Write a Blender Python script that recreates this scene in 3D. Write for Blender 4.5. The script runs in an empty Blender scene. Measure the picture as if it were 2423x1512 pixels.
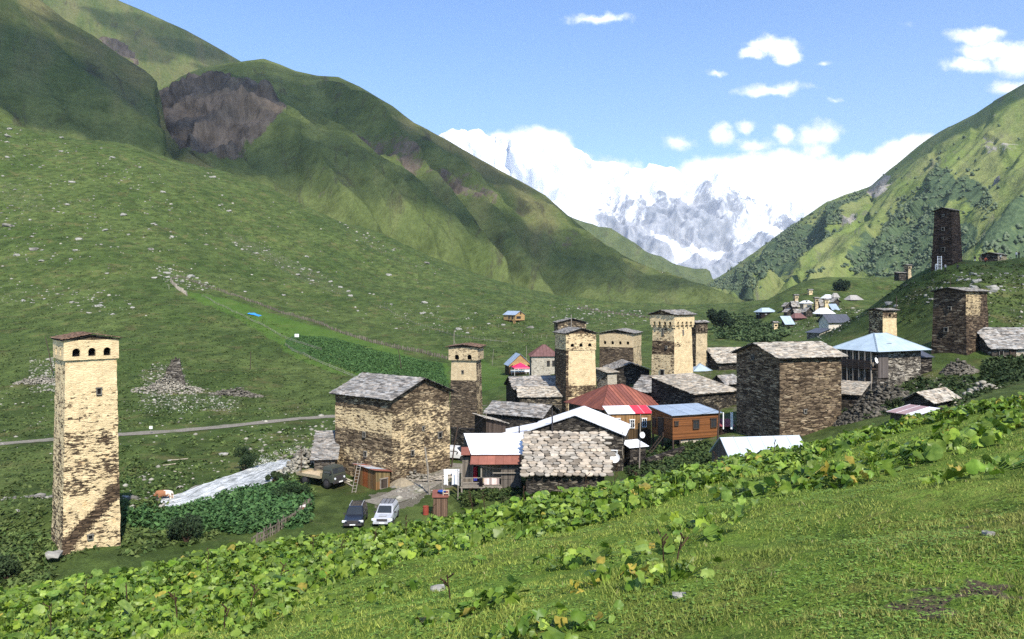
import bpy, math, random
import numpy as np
from mathutils import Vector, noise as mnoise
random.seed(7); RNG = np.random.default_rng(7)
S = bpy.context.scene
# ---------------------------------------------------------------- camera
FPX, CX, HY = 1865.0, 1211.0, 700.0           # design view: focal length, centre column, horizon row (2422 wide)
cam = bpy.data.objects.new("camera", bpy.data.cameras.new("camera")); S.collection.objects.link(cam)
S.camera = cam
cam.rotation_euler = (math.radians(90), 0, 0)
cam.data.sensor_width = 36; cam.data.lens = 36 * FPX / 2422
cam.data.shift_y = -56 / 2422
cam.data.clip_start = 0.1; cam.data.clip_end = 40000
# ---------------------------------------------------------------- light
SUN = Vector((0.25, -0.67, 0.70)).normalized()   # towards the sun
sun = bpy.data.objects.new("sun", bpy.data.lights.new("sun", 'SUN')); S.collection.objects.link(sun)
sun.data.energy = 4.6; sun.data.angle = math.radians(0.5); sun.data.color = (1.0, 0.94, 0.84)
sun.rotation_euler = SUN.to_track_quat('Z', 'Y').to_euler()
SKY_STRENGTH = 0.14
S.view_settings.view_transform = 'Standard'; S.view_settings.look = 'None'
S.view_settings.exposure = 0.62; S.view_settings.gamma = 1.0
S.cycles.use_denoising = False; S.cycles.denoiser = 'OPENIMAGEDENOISE'; S.cycles.denoising_input_passes = 'RGB_ALBEDO_NORMAL'; S.cycles.denoising_prefilter = 'ACCURATE'
S.cycles.max_bounces = 5; S.cycles.diffuse_bounces = 2; S.cycles.glossy_bounces = 2
S.cycles.transmission_bounces = 3; S.cycles.transparent_max_bounces = 32; S.cycles.volume_bounces = 0
S.cycles.caustics_reflective = False; S.cycles.caustics_refractive = False
S.cycles.sample_clamp_indirect = 6

class NT:
    """small node-tree helper"""
    def __init__(s, tree): s.t = tree; s.n = tree.nodes; s.l = tree.links
    def new(s, typ, **kw):
        n = s.n.new(typ)
        for k, v in kw.items(): setattr(n, k, v)
        return n
    def put(s, sock, v):
        if hasattr(v, 'is_output') or isinstance(v, bpy.types.NodeSocket): s.l.new(v, sock)
        elif v is not None:
            if isinstance(v, (tuple, list)) and sock.type == 'RGBA' and len(v) == 3: v = (*v, 1)
            sock.default_value = v
    def math(s, op, a, b=None, c=None, clamp=False):
        n = s.new('ShaderNodeMath', operation=op, use_clamp=clamp)
        s.put(n.inputs[0], a)
        if b is not None: s.put(n.inputs[1], b)
        if c is not None: s.put(n.inputs[2], c)
        return n.outputs[0]
    def vmath(s, op, a, b=None):
        n = s.new('ShaderNodeVectorMath', operation=op)
        s.put(n.inputs[0], a)
        if b is not None: s.put(n.inputs[1], b)
        return n.outputs['Value'] if op in ('LENGTH', 'DISTANCE', 'DOT_PRODUCT') else n.outputs[0]
    def noise(s, vec, scale, detail=4, rough=.55, out='Fac', dist=0.0):
        n = s.new('ShaderNodeTexNoise'); s.put(n.inputs['Vector'], vec)
        n.inputs['Scale'].default_value = scale; n.inputs['Detail'].default_value = detail
        n.inputs['Roughness'].default_value = rough; n.inputs['Distortion'].default_value = dist
        return n.outputs[out]
    def voro(s, vec, scale, feature='F1', out='Distance', rnd=1.0):
        n = s.new('ShaderNodeTexVoronoi', feature=feature); s.put(n.inputs['Vector'], vec)
        n.inputs['Scale'].default_value = scale; n.inputs['Randomness'].default_value = rnd
        return n.outputs[out]
    def map(s, v, a, b, c=0.0, d=1.0, smooth=True):
        n = s.new('ShaderNodeMapRange', interpolation_type='SMOOTHSTEP' if smooth else 'LINEAR')
        s.put(n.inputs[0], v)
        for i, x in enumerate((a, b, c, d)): s.put(n.inputs[i + 1], x)
        return n.outputs[0]
    def mix(s, f, a, b, blend='MIX'):
        n = s.new('ShaderNodeMix', data_type='RGBA', blend_type=blend)
        s.put(n.inputs[0], f); s.put(n.inputs[6], a); s.put(n.inputs[7], b)
        return n.outputs[2]
    def ramp(s, f, stops):
        n = s.new('ShaderNodeValToRGB'); s.put(n.inputs[0], f); e = n.color_ramp.elements
        while len(e) < len(stops): e.new(0.5)
        for el, (p, c) in zip(e, stops): el.position = p; el.color = (*c, 1)
        return n.outputs[0]
    def attr(s, name, out='Color'): return s.new('ShaderNodeAttribute', attribute_name=name).outputs[out]
    def mapping(s, vec, scale=(1, 1, 1), rot=(0, 0, 0), loc=(0, 0, 0)):
        n = s.new('ShaderNodeMapping'); s.put(n.inputs[0], vec)
        n.inputs['Scale'].default_value = scale; n.inputs['Rotation'].default_value = rot; n.inputs['Location'].default_value = loc
        return n.outputs[0]
    def sep(s, v):
        n = s.new('ShaderNodeSeparateXYZ'); s.put(n.inputs[0], v); return n.outputs

# ---------------------------------------------------------------- sky: physical sky with fair-weather cumulus drawn by direction
W = bpy.data.worlds.new("World"); S.world = W; W.use_nodes = True
t = NT(W.node_tree); t.n.clear()
sky = t.new('ShaderNodeTexSky', sky_type='NISHITA'); sky.sun_disc = False
sky.sun_elevation = math.asin(SUN.z); sky.sun_rotation = math.atan2(SUN.x, SUN.y)
sky.altitude = 2000; sky.air_density = 1.0; sky.dust_density = 0.6; sky.ozone_density = 1.6
gen = t.new('ShaderNodeTexCoord').outputs['Generated']
dx, dy, dz = t.sep(gen)
yy = t.math('MAXIMUM', dy, 0.05)
u_ = t.math('DIVIDE', dx, yy); v_ = t.math('DIVIDE', dz, yy)
cmb = t.new('ShaderNodeCombineXYZ'); t.put(cmb.inputs[0], u_); t.put(cmb.inputs[1], v_)
uv = cmb.outputs[0]
warp = t.vmath('MULTIPLY', t.vmath('SUBTRACT', t.noise(uv, 26, 5, .6, 'Color'), (.5, .5, .5)), (.034, .026, 0))
warp2 = t.vmath('MULTIPLY', t.vmath('SUBTRACT', t.noise(uv, 7, 2, .5, 'Color'), (.5, .5, .5)), (.03, .016, 0))
pw = t.vmath('ADD', t.vmath('ADD', uv, warp), warp2)
CL = [(1420,44,84,14,.7),(1385,48,50,10,.6),(1825,105,62,22,1),(1780,122,34,15,1),(1868,132,28,26,1),(1835,210,86,15,.75),(1790,216,40,12,.7),
      (1695,168,24,10,.5),(1942,153,22,8,.5),(1970,237,22,8,.5),(1600,338,46,20,.6),(1705,318,32,25,.95),(1772,300,28,15,.7),
      (1790,338,56,17,.7),(1868,318,28,22,.85),(1935,325,50,36,.85),(1925,362,40,22,.75),(2300,82,66,22,.85),(2345,118,90,26,1),(2295,150,62,22,.95),
      (2400,135,60,44,1),(2395,205,58,20,.95),(2330,72,52,16,.8),(2120,58,30,9,.2),
      (1120,356,70,42,1.6),(1250,350,95,46,1.7),(1300,338,55,32,1.5),(1195,340,40,32,1.5),(1400,420,120,50,1),
      (1690,425,100,52,1.9),(1780,408,100,52,1.9),(1860,415,96,58,1.9),(1960,432,115,52,1.9),(2060,418,90,50,1.9),(2130,385,72,48,1.8),
      (2172,358,58,36,1.7),(1900,480,280,75,2.2),(2150,445,170,75,2.2),(2600,180,140,40,1),(-300,150,160,40,1)]
acc = None
for cx, cy, rx, ry, wgt in CL:
    d = t.vmath('SUBTRACT', pw, ((cx - CX) / FPX, (HY - cy) / FPX, 0))
    d = t.vmath('LENGTH', t.vmath('MULTIPLY', d, (FPX / rx / 1.25, FPX / ry / 1.25, 0)))
    m = t.math('MULTIPLY', t.math('SUBTRACT', 1.0, d), wgt)
    acc = m if acc is None else t.math('SMOOTH_MAX', acc, m, 0.15)
front = t.math('GREATER_THAN', dy, 0.06)
dens = t.map(t.math('ADD', acc, t.math('MULTIPLY', t.math('SUBTRACT', t.noise(uv, 34, 8, .68), .5), 1.15)), 0.02, 0.80)
dens = t.math('MULTIPLY', dens, front)
other = t.map(t.noise(gen, 3.2, 7, .6), .56, .72)      # the rest of the sky, beside and behind the view
other = t.math('MULTIPLY', other, t.math('SUBTRACT', 1.0, t.map(dy, -.1, .35)))
dens = t.math('MAXIMUM', dens, other)
cshade = t.map(t.noise(t.vmath('ADD', uv, (0, .012, 0)), 20, 5, .6), .22, .55)
ccol = t.mix(cshade, (6.6, 6.8, 7.2), (9.5, 9.4, 9.3))
skc = t.mix(1.0, sky.outputs[0], t.mix(t.map(dz, .02, .42, 0, 1, False), (1.14, 1.20, 1.25), (.80, 1.04, 1.30)), 'MULTIPLY')
col = t.mix(dens, skc, ccol)
bg = t.new('ShaderNodeBackground'); t.put(bg.inputs[0], col); bg.inputs[1].default_value = SKY_STRENGTH
t.l.new(bg.outputs[0], t.new('ShaderNodeOutputWorld').inputs[0])
# ---------------------------------------------------------------- helpers
def P(px, py, Y): return Vector(((px - CX) / FPX * Y, Y, (HY - py) / FPX * Y))
def _h(ix, iy, s):
    n = (ix.astype(np.int64) * 374761393 + iy.astype(np.int64) * 668265263 + s * 974634777) & 0xFFFFFFFF
    n = ((n ^ (n >> 13)) * 1274126177) & 0xFFFFFFFF
    return ((n ^ (n >> 16)) & 0xFFFF) / 65535.0
def vnoise(x, y, s=0):
    x = np.asarray(x, float); y = np.asarray(y, float)
    ix, iy = np.floor(x), np.floor(y); fx, fy = x - ix, y - iy
    fx = fx * fx * (3 - 2 * fx); fy = fy * fy * (3 - 2 * fy)
    a, b = _h(ix, iy, s), _h(ix + 1, iy, s); c, d = _h(ix, iy + 1, s), _h(ix + 1, iy + 1, s)
    return (a + (b - a) * fx) * (1 - fy) + (c + (d - c) * fx) * fy - 0.5
def fbm(x, y, oct=4, s=0, gain=.5):
    r = 0; a = 1.0
    for i in range(oct): r = r + a * vnoise(x * 2 ** i + 17.3 * i, y * 2 ** i - 9.1 * i, s + i); a *= gain
    return r
def ridged(x, y, oct=4, s=0, gain=.5):
    r = 0; a = 1.0
    for i in range(oct): r = r + a * (1 - 4 * np.abs(vnoise(x * 2 ** i + 7.7 * i, y * 2 ** i, s + i))); a *= gain
    return r
def sstep(x, a, b):
    q = np.clip((x - a) / (b - a), 0, 1); return q * q * (3 - 2 * q)
def link(o, parent=None):
    S.collection.objects.link(o)
    if parent is not None: o.parent = parent
    return o
def tag(o, label=None, cat=None, group=None, kind=None):
    if label: o['label'] = label
    if cat: o['category'] = cat
    if group: o['group'] = group
    if kind: o['kind'] = kind
    return o
def empty(name, loc, rz=0, label=None, cat=None, group=None):
    o = bpy.data.objects.new(name, None); o.empty_display_size = .3; link(o)
    o.location = loc; o.rotation_euler = (0, 0, rz)
    return tag(o, label, cat, group)
def rawmesh(name, V, F, mats, parent=None, tint=None, uv=None, smooth=False, midx=None, ptint=None):
    """V (n,3), F (m,k) equal-sized faces, fast"""
    V = np.asarray(V, np.float32); F = np.asarray(F, np.int32); k = F.shape[1]
    me = bpy.data.meshes.new(name); me.vertices.add(len(V)); me.vertices.foreach_set('co', V.ravel())
    me.loops.add(F.size); me.loops.foreach_set('vertex_index', F.ravel())
    me.polygons.add(len(F)); me.polygons.foreach_set('loop_start', np.arange(0, F.size, k, dtype=np.int32))
    me.polygons.foreach_set('loop_total', np.full(len(F), k, np.int32))
    if smooth: me.polygons.foreach_set('use_smooth', np.ones(len(F), bool))
    if midx is not None: me.polygons.foreach_set('material_index', np.asarray(midx, np.int32))
    for nm, arr, dom in (('tint', tint, 'FACE'), ('mask', ptint, 'POINT')):
        if arr is not None:
            arr = np.asarray(arr, np.float32)
            if arr.shape[1] == 3: arr = np.hstack([arr, np.ones((len(arr), 1), np.float32)])
            me.attributes.new(nm, 'FLOAT_COLOR', dom).data.foreach_set('color', arr.ravel())
    if uv is not None: me.uv_layers.new(name='uv').data.foreach_set('uv', np.asarray(uv, np.float32)[F.ravel()].ravel())
    me.update(calc_edges=True); me.validate()
    for m in (mats if isinstance(mats, (list, tuple)) else [mats]): me.materials.append(m)
    return link(bpy.data.objects.new(name, me), parent)
def gridfaces(n, m):
    i = np.arange(n * m).reshape(n, m)
    return np.stack([i[:-1, :-1], i[:-1, 1:], i[1:, 1:], i[1:, :-1]], -1).reshape(-1, 4)
class MB:
    """collects shapes; build() links them as one mesh object"""
    def __init__(s): s.v = []; s.f = []; s.t = []; s.u = []; s.m = []
    def poly(s, pts, tint=(1, 1, 1), uv=None, m=0):
        b = len(s.v); s.v += [tuple(p) for p in pts]; s.f.append(tuple(range(b, b + len(pts)))); s.t.append(tint); s.m.append(m)
        if uv is None:
            p0 = Vector(pts[0]); n = (Vector(pts[1]) - p0).cross(Vector(pts[2]) - p0)
            ax = sorted(range(3), key=lambda i: abs(n[i]))
            if ax[2] == 2: uv = [(p[0], p[1]) for p in pts]
            else:
                k = 0 if ax[2] == 1 else 1
                uv = [(p[k], p[2]) for p in pts]
        s.u.append(list(uv))
    def box(s, a, b, tint=(1, 1, 1), m=0):
        x0, y0, z0 = a; x1, y1, z1 = b
        s.obox((x0, y0, z0), (x1 - x0, 0, 0), (0, y1 - y0, 0), (0, 0, z1 - z0), tint, m)
    def obox(s, o, ax, ay, az, tint=(1, 1, 1), m=0):
        o, ax, ay, az = map(Vector, (o, ax, ay, az))
        c = [o, o + ax, o + ax + ay, o + ay]; d = [p + az for p in c]
        s.poly(c[::-1], tint, None, m); s.poly(d, tint, None, m)
        for i in range(4): j = (i + 1) % 4; s.poly([c[i], c[j], d[j], d[i]], tint, None, m)
    def beam(s, p, q, w, h=None, tint=(1, 1, 1), m=0):
        p, q = Vector(p), Vector(q); d = q - p
        if d.length < 1e-6: return
        up = Vector((0, 0, 1)) if abs(d.normalized().z) < .95 else Vector((1, 0, 0))
        a = d.cross(up).normalized() * w; b = a.cross(d).normalized() * (h or w)
        s.obox(p - a / 2 - b / 2, a, b, d, tint, m)
    def tube(s, pts, rad, n=6, tint=(1, 1, 1), m=0, cap=True):
        pts = [Vector(p) for p in pts]
        if not isinstance(rad, (list, tuple)): rad = [rad] * len(pts)
        rings = []
        for i, p in enumerate(pts):
            d = (pts[min(i + 1, len(pts) - 1)] - pts[max(i - 1, 0)]).normalized()
            up = Vector((0, 0, 1)) if abs(d.z) < .9 else Vector((1, 0, 0))
            a = d.cross(up).normalized(); b = a.cross(d)
            rings.append([p + (a * math.cos(2 * math.pi * k / n) + b * math.sin(2 * math.pi * k / n)) * rad[i] for k in range(n)])
        for r0, r1 in zip(rings, rings[1:]):
            for k in range(n): s.poly([r0[k], r0[(k + 1) % n], r1[(k + 1) % n], r1[k]], tint, None, m)
        if cap: s.poly(rings[0], tint, None, m); s.poly(rings[-1][::-1], tint, None, m)
    def lathe(s, c, prof, n=14, axis=(0, 0, 1), tint=(1, 1, 1), m=0):
        ax = Vector(axis).normalized(); up = Vector((1, 0, 0)) if abs(ax.x) < .9 else Vector((0, 1, 0))
        a = ax.cross(up).normalized(); b = ax.cross(a); c = Vector(c)
        R = [[c + ax * h + (a * math.cos(2 * math.pi * k / n) + b * math.sin(2 * math.pi * k / n)) * r for k in range(n)] for r, h in prof]
        for r0, r1 in zip(R, R[1:]):
            for k in range(n): s.poly([r0[k], r0[(k + 1) % n], r1[(k + 1) % n], r1[k]], tint, None, m)
    def build(s, name, mats, parent=None, smooth=False, weld=False):
        me = bpy.data.meshes.new(name); me.from_pydata(s.v, [], s.f)
        a = me.attributes.new('tint', 'FLOAT_COLOR', 'FACE')
        a.data.foreach_set('color', np.array([(*t, 1) if len(t) == 3 else t for t in s.t], np.float32).ravel())
        me.uv_layers.new(name='uv').data.foreach_set('uv', np.array([q for f in s.u for q in f], np.float32).ravel())
        mats = mats if isinstance(mats, (list, tuple)) else [mats]
        for m in mats: me.materials.append(m)
        if len(mats) > 1: me.polygons.foreach_set('material_index', np.array(s.m, np.int32))
        if smooth: me.polygons.foreach_set('use_smooth', np.ones(len(s.f), bool))
        if weld:
            import bmesh
            bm = bmesh.new(); bm.from_mesh(me); bmesh.ops.remove_doubles(bm, verts=bm.verts, dist=1e-4)
            bmesh.ops.recalc_face_normals(bm, faces=bm.faces); bm.to_mesh(me); bm.free()
        me.update()
        return link(bpy.data.objects.new(name, me), parent)
def copy_thing(o, loc=None, rz=None, label=None, scale=None):
    c = o.copy(); S.collection.objects.link(c)
    for ch in o.children:
        d = ch.copy(); S.collection.objects.link(d); d.parent = c
        for g in ch.children:
            e = g.copy(); S.collection.objects.link(e); e.parent = d
    if loc is not None: c.location = loc
    if rz is not None: c.rotation_euler = (0, 0, rz) if not isinstance(rz, tuple) else rz
    if scale is not None: c.scale = scale if isinstance(scale, tuple) else (scale,) * 3
    if label: c['label'] = label
    return c
# ---------------------------------------------------------------- materials
def newmat(name):
    m = bpy.data.materials.new(name); m.use_nodes = True; t = NT(m.node_tree)
    return m, t, t.n['Principled BSDF']
def finish(t, b, col, rough=.9, bump=None, bstr=.5, bdist=.1, spec=.25, metal=0.0):
    t.put(b.inputs['Base Color'], col); t.put(b.inputs['Roughness'], rough); b.inputs['Metallic'].default_value = metal
    b.inputs['Specular IOR Level'].default_value = spec
    if bump is not None:
        n = t.new('ShaderNodeBump'); n.inputs['Strength'].default_value = bstr; n.inputs['Distance'].default_value = bdist
        t.put(n.inputs['Height'], bump); t.l.new(n.outputs[0], b.inputs['Normal'])
def UV(t): return t.new('ShaderNodeUVMap', uv_map='uv').outputs[0]
def OBJ(t): return t.new('ShaderNodeTexCoord').outputs['Object']
def masonry(name, plaster, sa, sb, pale=(.5, .42, .3), sx=2.4, sy=8.0, hard=.12):
    """coursed slate rubble, patchily rendered; tint.r of the face = how much render is left"""
    m, t, b = newmat(name)
    uv = UV(t); w = t.vmath('ADD', uv, t.vmath('MULTIPLY', t.vmath('SUBTRACT', t.noise(uv, .9, 3, .6, 'Color'), (.5,) * 3), (.5, .22, 0)))
    sc = t.mapping(w, (sx * .62, sy, 1))
    vc = t.sep(t.voro(sc, 1, 'F1', 'Color'))
    edge = t.voro(sc, 1, 'DISTANCE_TO_EDGE', 'Distance')
    st = t.mix(t.map(vc[0], .1, .95, 0, 1, False), sa, sb)
    st = t.mix(t.math('MULTIPLY', t.map(vc[1], .86, .93), .65), st, pale)
    st = t.mix(t.map(vc[2], .86, .95), st, tuple(x * .35 for x in sa))
    big = t.noise(uv, .45, 4, .6)
    st = t.mix(t.math('MULTIPLY', t.map(big, .35, .7), .55), st, tuple(x * .45 for x in sa))
    joint = t.map(edge, .02, .1)
    st = t.mix(joint, tuple(x * .3 for x in sa), st)
    cov = t.sep(t.attr('tint'))[0]
    n = t.math('ADD', t.math('MULTIPLY', t.noise(t.mapping(w, (1.5, 5.2, 1)), 1.0, 6, .7), .62), t.math('MULTIPLY', t.noise(t.mapping(uv, (1, 1.5, 1), loc=(5, 3, 0)), .5, 5, .68), .38))
    n = t.math('ADD', t.math('MULTIPLY', t.math('SUBTRACT', n, .5), 2.3), .5)
    k = t.math('ADD', n, t.math('MULTIPLY', t.math('SUBTRACT', cov, .5), .95))
    pm = t.map(k, .5 - hard * .35, .5 + hard * .35)
    pv = t.noise(uv, 1.3, 6, .65)
    streak = t.noise(t.mapping(uv, (3.0, .25, 1)), 1, 4, .6)
    pc = t.mix(t.map(pv, .3, .7), tuple(x * .78 for x in plaster), plaster)
    pc = t.mix(t.math('MULTIPLY', t.map(t.noise(uv, .8, 5, .7), .52, .7), .45), pc, tuple(x * y for x, y in zip(plaster, (.72, .66, .66))))
    pc = t.mix(t.math('MULTIPLY', t.map(t.noise(t.mapping(uv, (1, 1, 1), loc=(9, 2, 0)), 1.1, 5, .7), .58, .7), .45), pc, tuple(x * y for x, y in zip(plaster, (.85, .66, .45))))
    pc = t.mix(t.math('MULTIPLY', t.map(streak, .5, .75), .38), pc, tuple(x * y for x, y in zip(plaster, (.62, .55, .48))))
    col = t.mix(pm, st, pc)
    h = t.math('ADD', t.math('MULTIPLY', joint, .5), t.math('ADD', t.math('MULTIPLY', pm, .9), t.math('MULTIPLY', t.noise(uv, 9, 3), .35)))
    finish(t, b, col, .95, h, .85, .06, .15)
    return m
def simple(name, col, rough=.8, var=.25, scale=2.0, spec=.3, metal=0.0, tinted=True, bstr=.25, stretch=(1, 1, 1), coord='obj'):
    m, t, b = newmat(name)
    v = UV(t) if coord == 'uv' else OBJ(t)
    n = t.noise(t.mapping(v, stretch), scale, 6, .62)
    n2 = t.noise(v, scale * .3, 3, .5)
    c = t.mix(t.map(t.math('ADD', t.math('MULTIPLY', n, .65), t.math('MULTIPLY', n2, .35)), .3, .7), tuple(x * (1 - var) for x in col), tuple(min(1, x * (1 + var * .7)) for x in col))
    if tinted: c = t.mix(1.0, c, t.attr('tint'), 'MULTIPLY')
    finish(t, b, c, rough, n, bstr, .03, spec, metal)
    return m
def planks(name, col, width=.16, vertical=True, var=.45):
    m, t, b = newmat(name); uv = UV(t)
    ux, uy, _ = t.sep(uv)
    across, along = (ux, uy) if vertical else (uy, ux)
    q = t.math('DIVIDE', across, width); cell = t.math('FLOOR', q); fr = t.math('FRACT', q)
    wn = t.new('ShaderNodeTexWhiteNoise', noise_dimensions='1D'); t.put(wn.inputs['W'], cell)
    r = wn.outputs['Value']
    gap = t.math('MULTIPLY', t.map(fr, 0, .1), t.math('SUBTRACT', 1.0, t.map(fr, .9, 1.0)))
    grain = t.noise(t.mapping(uv, (14, 1.2, 1) if vertical else (1.2, 14, 1)), 1, 5, .65)
    blot = t.noise(uv, .9, 4, .6)
    c = t.mix(r, tuple(x * (1 - var) for x in col), tuple(min(1, x * (1 + var * .5)) for x in col))
    c = t.mix(t.math('MULTIPLY', t.map(grain, .4, .75), .5), c, tuple(x * .4 for x in col))
    c = t.mix(t.math('MULTIPLY', t.map(blot, .45, .75), .35), c, tuple(x * .5 for x in col))
    c = t.mix(gap, tuple(x * .2 for x in col), c)
    c = t.mix(1.0, c, t.attr('tint'), 'MULTIPLY')
    finish(t, b, c, .85, t.math('ADD', gap, t.math('MULTIPLY', grain, .3)), .6, .03, .2)
    return m
CREAM = (.60, .46, .26)
M = {}
M['tower'] = masonry('rendered_tower_wall', (.80, .62, .36), (.085, .058, .038), (.22, .15, .09), (.5, .38, .22))
M['tower_grey'] = masonry('weathered_tower_wall', (.62, .49, .30), (.075, .058, .042), (.20, .15, .10), (.45, .36, .24))
M['machubi'] = masonry('golden_rubble_wall', (.76, .59, .34), (.11, .078, .050), (.33, .245, .15), (.55, .44, .28), 1.9, 5.6, .22)
M['brown'] = masonry('brown_rubble_wall', (.50, .38, .22), (.10, .070, .046), (.33, .245, .155), (.52, .42, .28), 1.9, 6.6, .3)
M['brown_dark'] = masonry('dark_umber_rubble_wall', (.52, .40, .23), (.058, .040, .028), (.19, .135, .085), (.40, .32, .21), 1.9, 6.6, .25)
M['darkstone'] = masonry('dark_slate_wall', (.36, .30, .2), (.032, .028, .025), (.11, .095, .075), (.36, .31, .24), 2.4, 7.0, .25)
M['blackstone'] = masonry('dark_brown_tower_wall', (.24, .17, .12), (.034, .024, .019), (.095, .064, .047), (.17, .13, .10), 1.6, 6.0, .3)
M['greystone'] = masonry('grey_rubble_wall', (.5, .45, .36), (.07, .06, .05), (.22, .19, .15), (.5, .45, .38), 1.8, 4.5, .25)
M['whitewash'] = masonry('whitewashed_wall', (.72, .66, .56), (.12, .08, .05), (.34, .25, .16), (.5, .42, .32), 1.5, 4.0, .2)
def metal(name, col, rough=.45, rusty=.35):
    m, t, b = newmat(name); v = OBJ(t); n = t.noise(v, .8, 5, .6); s_ = t.noise(t.mapping(v, (2.2, .5, .5)), 1, 7, .72)
    c = t.mix(t.map(n, .3, .7), tuple(x * .88 for x in col), tuple(min(1, x * 1.06) for x in col))
    c = t.mix(t.math('MULTIPLY', t.map(s_, .56, .74), rusty), c, (.24, .15, .10)); c = t.mix(t.math('MULTIPLY', t.map(t.noise(v, 2.6, 6, .7), .55, .75), .25), c, tuple(x * .55 for x in col))
    finish(t, b, t.mix(1.0, c, t.attr('tint'), 'MULTIPLY'), t.map(n, .3, .7, rough, rough + .25), n, .12, .05, .4); return m
M['slab'] = simple('slate_slabs', (.36, .335, .30), .85, .38, 3.0, .3)
M['pale_slab'] = simple('pale_limestone_slabs', (.50, .445, .36), .9, .3, 2.5, .2)
M['underroof'] = simple('dark_roof_timber', (.035, .03, .026), .9, .3)
M['white_metal'] = metal('white_painted_sheet', (.82, .83, .85), .45, .3)
M['blue_metal'] = metal('pale_blue_roof_sheet', (.38, .46, .51), .45, .14)
M['grey_metal'] = metal('blue_grey_roof_sheet', (.32, .39, .48), .45, .14)
M['dark_metal'] = simple('charcoal_roof_sheet', (.085, .09, .11), .5, .2, .8, .4, bstr=.06)
M['rust'] = simple('rust_red_sheet', (.235, .088, .062), .7, .25, .9, .25, bstr=.08)
M['rust_brown'] = simple('dull_maroon_sheet', (.17, .085, .075), .65, .25, 1.2, .3)
M['red_sheet'] = simple('bright_red_sheet', (.60, .04, .06), .55, .2, 1.2, .3)
M['wood_warm'] = planks('varnished_boards', (.24, .095, .034), .13, False)
M['wood_grey'] = planks('weathered_grey_planks', (.20, .17, .135), .17, True)
M['wood_brown'] = planks('brown_weathered_planks', (.30, .185, .085), .18, True)
M['wood_dark'] = planks('dark_old_planks', (.075, .055, .042), .18, True)
M['wood_tan'] = planks('new_pine_boards', (.50, .31, .13), .15, False, .25)
M['timber'] = simple('grey_timber', (.27, .235, .19), .9, .35, 5, .15)
M['old_timber'] = simple('old_grey_brown_timber', (.13, .11, .085), .9, .35, 5, .15)
M['dark_timber'] = simple('dark_timber', (.07, .05, .038), .9, .35, 5, .15)
M['shade_fill'] = simple('opening_shade', (.012, .011, .010), .9, .2, 2, .1, tinted=False)  # flat black standing in for shade inside openings that are not cut
M['glass'] = simple('dark_window_glass', (.03, .035, .04), .12, .2, 1, .5, tinted=False, bstr=.02)
M['white_paint'] = simple('white_paint', (.8, .8, .78), .6, .08, 3, .3)
M['rock'] = simple('pale_rock', (.31, .295, .255), .95, .38, 1.1, .15, bstr=.7)
M['darkrock'] = simple('grey_lichen_rock', (.21, .195, .165), .95, .5, .9, .15, bstr=.7)
M['iron'] = simple('dark_iron', (.05, .045, .045), .6, .3, 4, .4)
M['cloth'] = simple('cloth', (1, 1, 1), .9, .08, 6, .1)
M['skin'] = simple('skin', (.5, .33, .25), .7, .1, 6, .2)
# ---------------------------------------------------------------- ground: near slope
FA, FB, FC = -1.68, .192, -.198
def fg_plane(x, y): return FA + FB * x + FC * y
def fg_z(x, y):
    x = np.asarray(x, float); y = np.asarray(y, float)
    uu = x / np.maximum(y, 4.0)
    yc = 21.0 + 7.5 * np.minimum(np.abs(uu) / .65, 1.2) ** 1.6 + 1.2 * fbm(x * .09, y * .02, 2, 5)
    tt = np.maximum(0, y - yc)
    drop = .56 * (tt * tt / (tt + 5.0))
    yl = np.maximum(0, -12 - y)                         # the slope goes on uphill behind the viewer
    bumps = .38 * fbm(x * .16, y * .16, 3, 2) + .09 * fbm(x * .9, y * .9, 3, 11) + .05 * fbm(x * 2.6, y * 2.6, 2, 12)
    bumps = bumps * sstep(np.hypot(x, y), .5, 6)
    terr = .10 * np.sin((y * .9 + x * .35 + 1.4 * vnoise(x * .2, y * .2, 3)) * 1.15) * sstep(y, 4, 9) * sstep(x, -6, 6)   # cattle treads on the right
    return fg_plane(x, y) - drop + bumps + terr + .05 * yl
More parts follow.
